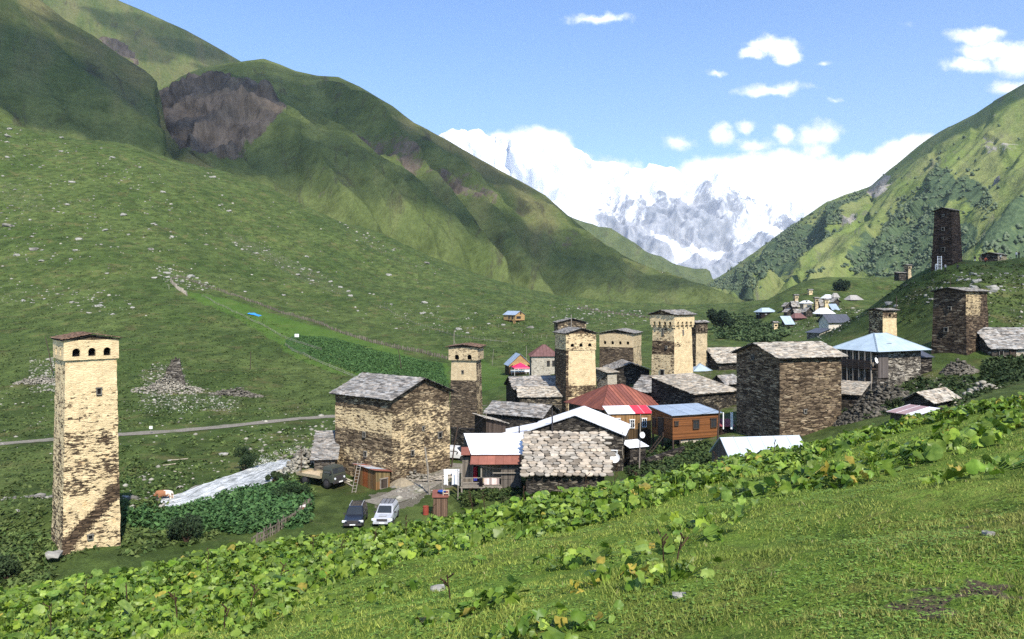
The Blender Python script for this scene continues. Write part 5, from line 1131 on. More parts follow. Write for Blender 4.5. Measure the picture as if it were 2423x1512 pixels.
for y in (-.1, .3, .7, 1.1, 1.5): mb.box((-.62, y, 1.78), (.62, y + .05, 1.81))
for x in (-.62, -.2, .2, .58): mb.box((x, -.1, 1.80), (x + .04, 1.6, 1.83))
mb.build('roof_rack', M['iron'], r); mb = MB(); mb.box((-.35, -1.9, .985), (.35, -1.45, 1.05)); mb.build('bonnet_scoop', M['silver'], r)
car('white car half hidden between the golden stone house and the porch house', 1077, 1086, 104, math.radians(70), M['carwhite'], False)
c = gnd(762, 91); TR = empty('flatbed_truck', c + Vector((0, 0, .05)), math.radians(58), 'old army-green flatbed truck with a boxy cab parked by the bushes', 'truck')
mb = MB(); loftbody(mb, [section(-2.75, .98, .75, 1.55, .97), section(-2.7, 1.05, .7, 1.6, .97), section(-1.05, 1.05, .7, 1.6, .97)]); mb.build('cab', M['army'], TR)
mb = MB(); loftbody(mb, [section(-2.68, 1.0, 1.58, 1.62, .98), section(-2.4, .97, 1.58, 2.35, .9), section(-1.15, .97, 1.58, 2.38, .9), section(-1.08, .97, 1.58, 2.2, .92)]); mb.build('cab_top', M['army'], TR)
for a, b in ((-.92, -.04), (.04, .92)): mb = MB(); mb.poly([(a, -2.70, 1.70), (b, -2.70, 1.70), (b * .94, -2.47, 2.24), (a * .94, -2.47, 2.24)]); mb.build('windscreen', M['glass'], TR)
for s_ in (-1, 1):
    mb = MB(); q = [(s_ * 1.0, -2.3, 1.7), (s_ * 1.0, -1.25, 1.7), (s_ * .92, -1.25, 2.22), (s_ * .92, -2.2, 2.22)]; mb.poly(q if s_ > 0 else q[::-1]); mb.build('side_window', M['glass'], TR)
    mb = MB(); mb.lathe((s_ * .72, -2.76, 1.12), [(.13, 0), (.12, -.05), (.01, -.06)], 12, (0, 1, 0)); mb.build('headlight', M['lamp'], TR)
    mb = MB(); mb.box((s_ * 1.15 - .1, -2.5, 1.75), (s_ * 1.15 + .1, -2.45, 2.05)); mb.build('mirror', M['iron'], TR)
    for y in (-1.75, 1.7): wheel(TR, s_ * .92, y, .55, .34)
mb = MB(); mb.box((-1.02, -2.95, .62), (1.02, -2.74, .84)); mb.build('bumper', M['iron'], TR); mb = MB(); mb.box((-.3, -2.97, .66), (.3, -2.95, .8)); mb.build('number_plate', M['white_paint'], TR)
mb = MB(); mb.box((-.55, -2.78, .95), (.55, -2.73, 1.4)); mb.build('grille', M['iron'], TR)
mb = MB(); mb.box((-.4, -1, .7), (.4, 3, .88)); mb.build('chassis', M['iron'], TR)
mb = MB(); mb.box((-1.15, -.85, 1.02), (1.15, 2.95, 1.12), (1.9, 1.7, 1.35)); mb.build('cargo_bed', M['timber'], TR)
for nm, a, b in (('side_board', (-1.18, -.85, .98), (-1.14, 2.95, 1.3)), ('side_board', (1.14, -.85, .98), (1.18, 2.95, 1.3)), ('headboard', (-1.15, -.9, 1.0), (1.15, -.84, 1.65)), ('tailboard', (-1.15, 2.95, 1.0), (1.15, 3.0, 1.3))):
    mb = MB(); mb.box(a, b, (1.2, 1.15, .9)); mb.build(nm, M['timber'], TR)
# ---------------------------------------------------------------- small buildings of the yard
c = gnd(889, 88.5); rng = random.Random(12)
HT, wh2, lh2, hh2 = house('plank_hut', 'crooked plank hut under patched rusty and bluish sheets beside the ladder', 840, 889, 922, 1158, 1122, 88.5, 42, 'wood_brown', 'mono_xr', .35, 'white_metal', .62, cF=1, cL=1, over=.22, cat='hut', group=None, wb=.03, drop=.4, tintf=None)
settint(HT, 'wall', lambda p: (.7, .85, .85) if p.center.x > .3 and p.center.z > 1.0 and p.center.y < .2 else random.Random(int(p.center.y * 3)).choice([(.62, .6, .62), (.8, .72, .66), (1.2, .6, .4), (.9, .8, .7)]))
at = [w for w in HT.children if w.name.startswith('roof')][0]
settint(HT, 'roof', lambda p: [(.33, .12, .08), (.42, .14, .09), (.42, .5, .55), (.62, .68, .72), (.35, .25, .2), (.7, .72, .74)][int((p.center.y + .3) / .62) % 6])
hole(HT, 'F', 1.0, .0, .85, 1.05, wh2, lh2, 'door', mat='timber')
mb = MB(); c = gnd(832, 88); LD = Vector
for x in (0, .42): mb.beam((x, 0, -.1), (x + .5, .9, 3.3), .07)
for k in range(10): a = (k + .6) / 10.6; mb.beam((.5 * a, .9 * a, 3.4 * a - .1), (.42 + .5 * a, .9 * a, 3.4 * a - .1), .045)
o = mb.build('ladder', M['timber']); o.location = c; tag(o, 'grey wooden ladder leaning beside the crooked plank hut', 'ladder')
c = gnd(1022, 78); KS, wk2, lk2, hk2 = house('garden_shed', 'tiny plank shed with a rust-red lid on the near edge of the yard', 1023, 1025, 1058, 1203, 1178, 77.5, 3, 'wood_grey', 'mono_y', .3, 'rust', .7, cF=1, cL=1, over=.12, cat='shed', group=None, wb=.01, wl=1.4, drop=.8)
settint(KS, 'wall', lambda p: (.85, .62, .52))
top = KS.matrix_basis @ Vector((wk2 * .6, .7, hk2 + .28)); mb = MB(); mb.lathe((0, 0, 0), [(.02, 0), (.28, .02), (.42, .22), (.44, .24), (.38, .22), (.02, .08)], 16, tint=(.03, .09, .33)); o = mb.build('wash_basin', M['cloth'], smooth=True); o.location = top; tag(o, 'dark blue basin lying on the roof of the tiny plank shed', 'basin')
mb = MB(); q = KS.matrix_basis @ Vector((wk2 * .9, .25, hk2 + .12))
for a, b in (((-.28, 0, 0), (-.28, 0, .55)), ((.28, 0, 0), (.28, 0, .55)), ((-.28, 0, .55), (.28, 0, .55)), ((-.28, .3, 0), (-.28, 0, .3)), ((.28, .3, 0), (.28, 0, .3)), ((-.28, 0, .25), (.28, 0, .25))): mb.beam(a, b, .07, tint=(2.2, 2.1, 1.9))
o = mb.build('trestle', M['timber']); o.location = q; tag(o, 'pale wooden frame standing on the tiny plank shed', 'frame')
c = gnd(1007, 78.5); mb = MB(); mb.lathe((0, 0, 0), [(.02, 0), (.28, 0), (.30, .05), (.28, .1), (.30, .42), (.28, .8), (.30, .84), (.27, .86), (.02, .85)], 16, tint=(.28, .06, .04)); o = mb.build('oil_drum', M['cloth'], smooth=False); o.location = c; tag(o, 'rusty red drum left of the tiny plank shed', 'drum')
# laundry line
c0, c1 = gnd(1048, 84), gnd(1088, 83.5)
for i, (q, lab) in enumerate(((gnd(1046, 84), 'thin washing-line pole at the left of the white sheets'), (gnd(1083, 82.5), 'pale wooden pole right of the white sheets'))):
    mb = MB(); mb.tube([(0, 0, -.5), (.02, 0, 1.5), (.0, .02, 3.1 + i * .6)], [.07, .06, .05]); o = mb.build('pole', M['timber']); o.location = q; tag(o, lab, 'pole')
for px0, w, h, lab in ((1049.5, .46, 1.75, 'white sheet hanging at the left of the washing line'), (1060, .38, .5, 'short white cloth hanging between the two white sheets'), (1068.5, .8, 1.75, 'white sheet hanging at the right of the washing line')):
    q = gnd(px0, 83.8); zt = (HY - 1110) / FPX * 83.8; mb = MB(); n = 10; m_ = 6
    def lp(i, j): a, b = i / n, j / m_; return (a * w + .03 * math.sin(a * 9 + b * 3), .05 * math.sin(a * 14 + px0) * (.3 + b), -b * h * (1 - .08 * math.sin(a * 3 + px0)))
    for i in range(n):
        for j in range(m_): mb.poly([lp(i, j + 1), lp(i + 1, j + 1), lp(i + 1, j), lp(i, j)], (.82, .83, .86))
    o = mb.build('bed_sheet', M['cloth'], smooth=True, weld=True); o.location = (q.x, q.y, zt); tag(o, lab, 'sheet')
# lean-to with grey boards, shelter, small sheds
a, b, c = P(1131, 990, 101), P(1212, 1016, 99), P(1150, 1000, 97)
house('board_shelter', 'low shelter under a warped roof of grey boards left of the white gable roof', 1133, 1150, 1196, 1034, 1006, 99, 24, 'wood_dark', 'mono_xr', .75, 'slab', .7, cF=1, cL=1, over=.3, cat='shelter', group=None, wl=4, drop=1.2, roofmat=M['pale_slab'])
house('sheet_shelter', 'dark little shelter under loose white metal sheets right of the white gable roof', 1468, 1490, 1528, 1082, 1060, 93, 25, 'darkstone', 'mono_y', .35, 'white_metal', .9, cF=.1, cL=.1, over=.25, cat='shelter', group=None, drop=1)
house('sheet_shelter', 'small maroon-roofed shelter between the cabin and the brown rubble house', 1700, 1704, 1736, 1042, 1010, 99, 4, 'blackstone', 'mono_y', .5, 'rust_brown', .8, cF=.1, cL=.1, over=.15, cat='shelter', group=None, wl=2.2, tintf=lambda i, r: (1.7, .75, .9))
for px, w in ((1711, .12), (1731, .3)):
    q = P(px, 1004, 98.3); mb = MB(); mb.box((-w / 2, 0, -.6), (w / 2, .12, 1.5)); o = mb.build('white_post', M['white_paint']); o.location = q; tag(o, 'slim white post above the maroon shelter roof' if w < .2 else 'broad white post against the brown rubble house', 'post')
q = P(2150, 968, 68)
house('scrap_roof', 'low shed with a white and rusty sheet roof half hidden by leaves at the crest', 2105, 2165, 2215, 1010, 985, 66, 30, 'wood_dark', 'mono_x', .35, 'white_metal', .8, cF=1, cL=1, over=.2, cat='shed', group=None, drop=3, tintf=lambda i, r: (.42, .27, .25) if i < 2 else (.9, .9, .95))
# ---------------------------------------------------------------- poles, dishes, ladders
def pole(px, pyb, pyt, Y, lab, r=.09, lean=(0, 0), mat='dark_timber', extra=None, name='utility_pole'):
    q = P(px, pyb, Y); h = (pyb - pyt) / FPX * Y; mb = MB(); dx = lean[0] / FPX * Y
    o = mb.tube([(0, 0, -1.2), (dx * .5 + .02, 0, h * .5), (dx, lean[1], h)], [r, r * .85, r * .65], 7)
    if extra == 'cross':
        mb.beam((dx - .6, 0, h - .4), (dx + .6, 0, h - .4), .09)
    o = mb.build(name, M[mat]); o.location = q; return tag(o, lab, 'pole')
pole(124, 868, 797, 190, 'thin dark pole leaning behind the tall cream tower', .12, (-17, 0))
pole(592, 887, 831, 212, 'dark pole standing alone in the left meadow', .11, (1, 0))
pole(949, 862, 823, 225, 'dark pole leaning left at the edge of the green field', .12, (-8, 0))
pole(1073, 822, 783, 139, 'pale mast with a box on top behind the broad-headed tower', .06, (1, 0), 'timber')
pole(1079, 822, 802, 139, 'short leaning strut beside the mast', .05, (-6, 0), 'timber', name='strut')
pole(712, 1120, 1050, 92, 'slender dark pole in the weeds beside the grey stone shed', .06)
pole(1017, 1152, 1058, 86, 'weathered grey pole leaning in front of the golden stone house', .13, (-12, 0), 'timber')
pole(1066, 1095, 1008, 98, 'dark leaning pole right of the golden stone house', .1, (17, 0))
pole(1150, 1030, 978, 100, 'grey post standing by the board shelter', .08, (0, 0), 'timber')
pole(1228, 1060, 1008, 92, 'black stovepipe behind the white sheet roof', .11, (0, 0), 'iron', name='chimney_pipe')
pole(1306, 1040, 965, 93.8, 'tall black pipe against the white-roofed gable', .11, (0, 0), 'iron', name='chimney_pipe')
pole(1472, 1122, 1022, 92.5, 'grey corner pole beside the big satellite dish', .07, (0, 0), 'timber')
pole(1512, 1086, 980, 90, 'tall grey pole carrying the small white dish', .08, (3, 0), 'timber')
pole(1696, 1044, 965, 92, 'thick brown post at the right corner of the cabin', .13, (6, 0), 'dark_timber')
pole(1553, 963, 920, 118, 'dark pole behind the red hipped roof', .1)
pole(1351, 772, 744, 146.5, 'pale stick on the ridge of the dark tower top', .09, (0, 0), 'timber')
pole(1245, 842, 818, 212, 'thin pale pole beside the small chalet', .07, (0, 0), 'timber')
pole(2248, 700, 655, 150, 'thin dark pole in front of the hill', .06); pole(2120, 726, 700, 155, 'dark pole beside the short cream tower', .08)
pole(1164, 855, 825, 235, 'pale leaning stick in the meadow left of the chalet', .06, (4, 0), 'timber', name='stick')
def dish(px, py, Y, d, lab, az=0, tilt=.5):
    q = P(px, py, Y); r = empty('satellite_dish', q, az, lab, 'satellite dish', 'satellite dishes of the village'); mb = MB()
    ax = Vector((0, -math.cos(tilt), math.sin(tilt))); mb.lathe(Vector((0, 0, 0)), [(.001, .0)] + [(d / 2 * k / 5, .16 * d * (k / 5) ** 2) for k in range(1, 6)], 20, ax, (1, 1, 1)); mb.build('reflector', M['white_paint'], r, True)
    mb = MB(); mb.tube([(0, 0, -d * .45), ax * d * .5], .02); mb.build('feed_arm', M['iron'], r); mb = MB(); mb.tube([(0, .08, 0), (0, .25, -.25)], .035); mb.build('bracket', M['iron'], r)
dish(1456, 1085, 91, 1.15, 'large white satellite dish by the right corner of the white-roofed house', math.radians(-28))
dish(1518, 1029, 89.8, .72, 'small white satellite dish on the tall grey pole', math.radians(25), .2)
dish(2071, 853, 102.7, .8, 'white satellite dish at the corner of the blue-roofed house', math.radians(40), .3)
def ladder(lab, p, w, dx, dy, h, n, mat, t=.08):
    mb = MB()
    for x in (0, w): mb.beam((x, 0, 0), (x + dx, dy, h), t)
    for k in range(n): a = (k + .5) / n; mb.beam((dx * a, dy * a, h * a), (w + dx * a, dy * a, h * a), t * .7)
    o = mb.build('ladder', M[mat]); o.location = p; return tag(o, lab, 'ladder')
ladder('white ladder leaning against the black-brown hilltop tower', P(2218, 638, 169.5), .85, 1.0, 1.9, 3.0, 9, 'white_paint', .09)
# ---------------------------------------------------------------- people on the hill, far off
def person(px, pyf, Y, lab, top, legs, pose=0, rz=0, h=1.7):
    q = P(px, pyf, Y); r = empty('person', q, rz, lab, 'person'); k = h / 1.7
    me = bpy.data.meshes.new('body')
    lean = .25 if pose == 1 else 0
    V = [(0, 0, .95), (0, -.02 - lean * .4, 1.2), (0, -.02 - lean, 1.42), (0, -.02 - lean * 1.15, 1.52), (0, -.03 - lean * 1.2, 1.63),
         (-.1, 0, .9), (-.12, -.05 - .1 * pose, .5), (-.12, .02, .06), (-.12, -.12, .03), (.1, 0, .9), (.12, .04, .5), (.12, .06, .06), (.12, -.08, .03),
         (-.2, -.02 - lean, 1.38), (-.25, -.05 - lean, 1.1), (-.22, -.2 - lean * 1.3, .9), (.2, -.02 - lean, 1.38), (.25, -.05 - lean, 1.1), (.22, -.16 - lean * 1.3, .9)]
    E = [(0, 1), (1, 2), (2, 3), (3, 4), (0, 5), (5, 6), (6, 7), (7, 8), (0, 9), (9, 10), (10, 11), (11, 12), (2, 13), (13, 14), (14, 15), (2, 16), (16, 17), (17, 18)]
    me.from_pydata([Vector(v) * k for v in V], E, []); o = link(bpy.data.objects.new('body', me), r)
    R_ = [.15, .15, .15, .06, .105, .09, .075, .05, .04, .09, .075, .05, .04, .065, .05, .04, .065, .05, .04]
    md = o.modifiers.new('skin', 'SKIN')
    for i, v in enumerate(me.skin_vertices[0].data): v.radius = (R_[i] * k, R_[i] * k * .8); v.use_root = i == 0
    o.modifiers.new('sub', 'SUBSURF').levels = 1
    m, t, b = newmat('clothes_' + lab.split()[0]); z = t.sep(OBJ(t))[2]
    c = t.mix(t.math('GREATER_THAN', z, .92 * k), legs, top); c = t.mix(t.math('GREATER_THAN', z, 1.49 * k), c, (.45, .3, .22)); n_ = t.noise(OBJ(t), 6)
    finish(t, b, t.mix(t.map(n_, .3, .7), t.mix(1.0, c, (.8,) * 3, 'MULTIPLY'), c), .9, spec=.1); me.materials.append(m)
    mb = MB(); mb.lathe(Vector((0, .0 - lean * 1.2 - .02, 1.58 * k)), [(.118 * k, 0), (.12 * k, .06 * k), (.09 * k, .13 * k), (.01, .16 * k)], 10, tint=(.06, .045, .035)); mb.build('hair', M['cloth'], r, True)
    return r
person(2422 - 116, 623, 178, 'black-haired person in white shorts and dark top standing on the hilltop', (.03, .03, .04), (.6, .6, .6))
person(2319 - 1, 624, 179, 'person in a dark shirt and dark trousers next to the hilltop hut', (.16, .12, .1), (.03, .03, .035))
person(2331 - 1, 626, 178, 'person in an orange-red top and black trousers by the hilltop hut', (.55, .12, .06), (.012, .012, .015), 1)
person(2213, 641, 169, 'white-clothed person at the foot of the white ladder', (.65, .65, .65), (.6, .6, .62), 1)
person(2236, 643, 168.5, 'grey-clothed person standing under the black-brown tower', (.3, .3, .32), (.03, .03, .035))
person(2265, 643, 168.5, 'dark-clothed person with a pale cap near the right foot of the black-brown tower', (.04, .04, .05), (.03, .03, .03))
person(2366, 616, 181, 'person in white sitting before the hilltop hut', (.75, .75, .75), (.05, .05, .06), 1, 0, 1.3)
person(2404, 612, 184, 'grey-clothed person at the far right of the hilltop', (.35, .36, .4), (.05, .06, .08)); person(2410, 612, 184.5, 'black-clothed person at the far right of the hilltop', (.015, .015, .02), (.015, .015, .02))
# ---------------------------------------------------------------- cow by the stream
q = hit(391, 1193) or gnd(391, 83); CW = empty('cow', q, math.radians(-6), 'orange-brown and white cow grazing at the stream bank', 'cow')
me = bpy.data.meshes.new('body')
V = [(.55, 0, 1.12), (.2, 0, 1.05), (-.25, 0, 1.05), (-.6, 0, 1.12), (-.88, 0, 1.1), (-1.12, 0, .85), (-1.35, 0, .55), (-1.52, 0, .38),
     (.62, .22, .95), (.72, .22, .55), (.66, .22, .1), (.62, -.22, .95), (.74, -.22, .55), (.68, -.22, .1), (-.6, .2, .85), (-.6, .2, .48), (-.62, .2, .08), (-.6, -.2, .85), (-.56, -.2, .48), (-.55, -.2, .08), (.8, 0, 1.2), (.92, 0, .9), (.93, 0, .5)]
E = [(0, 1), (1, 2), (2, 3), (3, 4), (4, 5), (5, 6), (6, 7), (0, 8), (8, 9), (9, 10), (0, 11), (11, 12), (12, 13), (3, 14), (14, 15), (15, 16), (3, 17), (17, 18), (18, 19), (0, 20), (20, 21), (21, 22)]
R_ = [.34, .38, .38, .34, .24, .18, .15, .1, .17, .09, .055, .17, .09, .055, .15, .08, .055, .15, .08, .055, .1, .03, .04]
me.from_pydata(V, E, []); o = link(bpy.data.objects.new('body', me), CW); o.modifiers.new('skin', 'SKIN')
for i, v in enumerate(me.skin_vertices[0].data): v.radius = (R_[i], R_[i]); v.use_root = i == 0
o.modifiers.new('sub', 'SUBSURF').levels = 2
m, t, b = newmat('cow_hide'); x = t.sep(OBJ(t))[0]; n_ = t.noise(OBJ(t), 1.7, 3); k_ = t.math('ADD', n_, t.math('MULTIPLY', x, .28)); c = t.mix(t.map(k_, .56, .60), (.33, .15, .075), (.70, .63, .52)); finish(t, b, c, .85, spec=.1); me.materials.append(m)
for s_ in (-1, 1):
    mb = MB(); mb.lathe((-1.2, s_ * .12, .78), [(.05, 0), (.06, .08), (.01, .2)], 8, (-.2, s_ * 1, .1), tint=(.4, .14, .05)); mb.build('ear', M['cloth'], CW, True)
    mb = MB(); mb.tube([(-1.2, s_ * .08, .86), (-1.18, s_ * .2, .98), (-1.25, s_ * .22, 1.1)], [.03, .022, .008], 6, (.6, .55, .45)); mb.build('horn', M['cloth'], CW, True)
# ---------------------------------------------------------------- fences
def fence(lab, pts, h, post, rails, mat='timber', picket=0, name='plank_fence', jitter=.15, group='fences of the meadows'):
    """pts: (px, Y) on the ground; posts or pickets every `post` m"""
    G = [gnd(*q) for q in pts]; base = G[0]; r = empty(name, base, 0, lab, 'fence', group); rng = random.Random(lab)
    run = []; tot = 0
    for a, b in zip(G, G[1:]):
        n = max(1, int((b - a).length / post)); run += [a + (b - a) * (k / n) for k in range(n)]
    run.append(G[-1]); A = np.array([(p.x, p.y) for p in run]); Z = v_z(A[:, 0], A[:, 1]); run = [Vector((a[0], a[1], z)) - base for a, z in zip(A, Z)]
    many = len(run) > 100
    allp = MB()
    for i, p in enumerate(run):
        hh = h * rng.uniform(.75, 1.25); d = Vector((rng.uniform(-jitter, jitter), rng.uniform(-jitter, jitter), 0)) * hh
        mb = allp if many else MB(); w = picket or .09; tt = rng.uniform(.7, 1.4)
        if picket: mb.obox(p + Vector((-w / 2, -.02, -.3)), (w, 0, 0), (0, .03, 0), d + Vector((0, 0, hh + .3)), (tt,) * 3)
        else: mb.tube([p + Vector((0, 0, -.3)), p + d + Vector((0, 0, hh))], [w * .6, w * .45], 5, (tt,) * 3)
        if not many: mb.build('picket' if picket else 'post', M[mat], r)
    if many: o = allp.build('pickets', M[mat], r); o['kind'] = 'stuff'
    for k in range(rails):
        mb = MB(); z = h * (.3 + .5 * k / max(1, rails - 1))
        for a, b in zip(run, run[1:]): mb.beam(a + Vector((0, .04, z + rng.uniform(-.05, .05))), b + Vector((0, .04, z + rng.uniform(-.05, .05))), .05, .10, (rng.uniform(.9, 1.5),) * 3)
        mb.build('rail', M[mat], r)
    return r
fence('picket fence of grey uneven boards along the lush near edge of the yard', [(598, 69.5), (650, 72), (700, 76), (736, 81)], .95, .30, 2, 'old_timber', .11)
fence('low rail fence along the lower edge of the bright green field', [(478, 350), (560, 318), (640, 292), (700, 272), (760, 258)], .9, 5.0, 2)
fence('curving rail fence below the dark green field', [(676, 262), (690, 252), (780, 228), (870, 208), (905, 200)], .9, 4.5, 2)
fence('dark weathered plank fence along the upper edge of the bright green field', [(405, 372), (430, 380), (520, 372), (640, 345), (760, 318), (860, 296), (985, 272), (1062, 258)], 1.2, 1.3, 1, 'old_timber', .5)
fence('short pale plank fence at the top corner of the bright green field', [(404, 366), (420, 358), (442, 348)], 1.7, 1.2, 1, 'timber', .6)
fence('line of thin stakes above the chalet', [(1000, 335), (1060, 345), (1120, 352), (1180, 360)], 1.7, 3.2, 0, 'timber')
fence('stake fence running down the meadow to the chalet', [(900, 420), (960, 385), (1040, 345), (1120, 320), (1200, 308)], 1.3, 3.0, 1, 'timber')
fence('line of pale stakes on the meadow left of the tower tops', [(1240, 330), (1280, 322), (1318, 318)], 1.5, 2.2, 0, 'timber')
fence('long pale plank fence high on the meadow behind the tower tops', [(1370, 560), (1430, 540), (1500, 520), (1545, 505)], 1.3, 2.6, 1, 'old_timber', 1.2)
fence('faint stake fence far up behind the wide tower', [(1420, 480), (1480, 460), (1540, 440)], 1.8, 3.4, 0, 'timber')
fence('old stick fence sloping down beside the garden below the cabin', [(1488, 90), (1530, 84), (1570, 78)], .8, 1.2, 2, 'dark_timber')
# ---------------------------------------------------------------- odds and ends on the meadow
q = hit(602, 747); mb = MB(); n = 7
for i in range(n):
    for j in range(4):
        f = lambda i, j: (i * .75 - 2.6, j * .9 - 1.2 + .25 * math.sin(i * 2.1 + j), .12 + .75 * math.exp(-((i - 3) ** 2 / 4 + (j - 1.6) ** 2 / 1.6)) + .08 * math.sin(i * 3 + j * 2))
        mb.poly([f(i, j), f(i + 1, j), f(i + 1, j + 1), f(i, j + 1)], (.05, .28, .75))
o = mb.build('tarpaulin', M['cloth'], smooth=True, weld=True); o.location = q; o.rotation_euler = (.1, .22, .1); tag(o, 'bright blue tarpaulin lying in the bright green field', 'tarpaulin')
q = hit(1101, 948); mb = MB(); mb.lathe((0, 0, 0), [(.6, -.2), (.75, .3), (.5, .75), (.02, .9)], 8, tint=(.18, .3, .5)); o = mb.build('tarpaulin_heap', M['cloth']); o.location = gnd(1160, 140); tag(o, 'small blue-grey covered heap right of the broad-headed tower', 'heap')
q = hit(355, 1027); r = empty('sign', q, .2, 'small white square sign on a stick beside the gravel road', 'sign'); mb = MB(); mb.tube([(0, 0, -.3), (.12, 0, 1.0)], .03); mb.build('post', M['timber'], r); mb = MB(); mb.box((-.12, -.03, .8), (.36, 0, 1.25)); mb.build('panel', M['white_paint'], r)
q = hit(703, 803); r = empty('sign', q, 0, 'white board on the fence of the green field', 'sign'); mb = MB(); mb.box((-.9, -.06, .5), (.6, 0, 1.6)); mb.build('panel', M['white_paint'], r); mb = MB(); mb.tube([(0, .04, -.3), (0, .04, 1.4)], .06); mb.build('post', M['timber'], r)
q = gnd(715, 78); r = empty('sign', q, .4, 'rusty white sheet hung on the picket fence', 'sign'); mb = MB(); mb.obox((-.28, -.1, .25), (.55, .1, .1), (0, -.02, 0), (.03, 0, .72), (.9, .8, .75)); mb.build('panel', M['white_metal'], r); mb = MB(); mb.obox((-.1, -.13, .5), (.28, .05, .05), (0, -.01, 0), (.03, 0, .3)); mb.build('rust_patch', M['rust'], r)
for i, (px, Y, L, az, lab) in enumerate(((385, 104, 1.6, .5, 'pale plank lying on the left meadow above the cow'), (404, 107, 2.2, .6, 'longer pale pole lying on the left meadow'), (430, 100, 1.4, 2.7, 'bleached stick lying near the pale boulder'), (480, 66, 2.6, 1.2, 'grey pole lying at the edge of the near leaves'))):
    q = gnd(px, Y); mb = MB(); d = Vector((math.cos(az), math.sin(az), 0)) * L; e = Vector((q.x + d.x, q.y + d.y, 0)); e.z = float(v_z(np.array([e.x]), np.array([e.y]))[0]); mb.beam((0, 0, .12), e - q + Vector((0, 0, .14)), .11, .07, (1.9, 1.85, 1.7)); o = mb.build('plank', M['timber']); o.location = q; tag(o, lab, 'plank')
rng = random.Random(31)
for k in range(16):
    px, Y = rng.choice([(960, 92), (985, 92.5), (1005, 91.5), (1030, 92.5), (830, 91), (812, 92)]); q = gnd(px + rng.uniform(-9, 9), Y + rng.uniform(-.8, .8)); az = rng.uniform(-.3, .4) + (2.5 if px < 900 else 0); L = rng.uniform(1.3, 3.2)
    mb = MB(); mb.beam((0, 0, .1 + .05 * (k % 4)), (L * math.cos(az), L * math.sin(az), .15 + .05 * (k % 4) + rng.uniform(0, .5)), .16, .07, (rng.uniform(1.2, 2.3),) * 3); o = mb.build('timber_board', M['timber']); o.location = q; tag(o, 'loose grey board heaped at the foot of the golden stone house', 'board', 'loose boards below the golden stone house')
q = gnd(938, 90); mb = MB()
for i in range(8):
    for j in range(4):
        f = lambda i, j: Vector(((1.5 * (1 - j / 4) ** .7) * math.cos(i * math.pi / 4) * (1 + .2 * math.sin(i * 5)), (1.1 * (1 - j / 4) ** .7) * math.sin(i * math.pi / 4), 1.05 * j / 4 - .1))
        mb.poly([f(i, j), f(i + 1, j), f(i + 1, j + 1), f(i, j + 1)], (1.0, .95, .8))
o = mb.build('brushwood_heap', M['timber']); o.location = q + Vector((.6, 0, 0)); tag(o, 'grey heap of brushwood right of the crooked plank hut', 'heap')
def wire(a, b, sag, lab):
    a, b = P(*a), P(*b); mb = MB(); n = 10; mb.tube([tuple((b - a) * (k / n) - Vector((0, 0, sag * 4 * (k / n) * (1 - k / n)))) for k in range(n + 1)], .018, 4, (.6, .6, .6)); o = mb.build('cable', M['iron']); o.location = a; tag(o, lab, 'cable')
wire((1008, 1062, 86), (1151, 980, 100), .8, 'thin cable from the weathered grey pole to the board shelter')
wire((1515, 983, 90), (1702, 968, 92), .6, 'thin cable between the tall grey pole and the brown cabin post')
wire((1473, 1024, 92.5), (1515, 990, 90), .3, 'thin cable between the corner pole and the tall grey pole')
wire((1083, 1088, 82.5), (1240, 1108, 83), .4, 'cable strung across the front of the porch house')
# ---------------------------------------------------------------- rocks
def rock_mesh(seed, mat, flat=.7):
    import bmesh
    bm = bmesh.new(); bmesh.ops.create_icosphere(bm, subdivisions=2, radius=1)
    for v in bm.verts:
        n = mnoise.noise(v.co * 1.1 + Vector((seed * 7.1, 0, 0))) * .55 + mnoise.noise(v.co * 2.7 + Vector((0, seed * 3.3, 0))) * .25
        v.co *= 1 + n; v.co.x = max(-.8, min(.8, v.co.x)) * 1.15; v.co.z = max(-.5, min(.75, v.co.z)) * flat
    me = bpy.data.meshes.new('boulder'); bm.to_mesh(me); bm.free(); me.materials.append(mat)
    me.attributes.new('tint', 'FLOAT_COLOR', 'FACE').data.foreach_set('color', np.ones(len(me.polygons) * 4, np.float32)); return me
ROCK = [rock_mesh(i, M['rock'], .6 + .08 * (i % 4)) for i in range(6)]; DROCK = [rock_mesh(i + 9, M['darkrock'], .7) for i in range(4)]
def boulder(p, s, label, group=None, dark=False, rz=None):
    o = link(bpy.data.objects.new('boulder', random.choice(DROCK if dark else ROCK))); o.location = p + Vector((0, 0, s * .02)); o.scale = (s, s * random.uniform(.6, 1), s * random.uniform(.65, 1.0)); o.rotation_euler = (random.uniform(-.2, .2), random.uniform(-.2, .2), random.uniform(0, 6.3) if rz is None else rz)
    return tag(o, label, 'boulder', group)
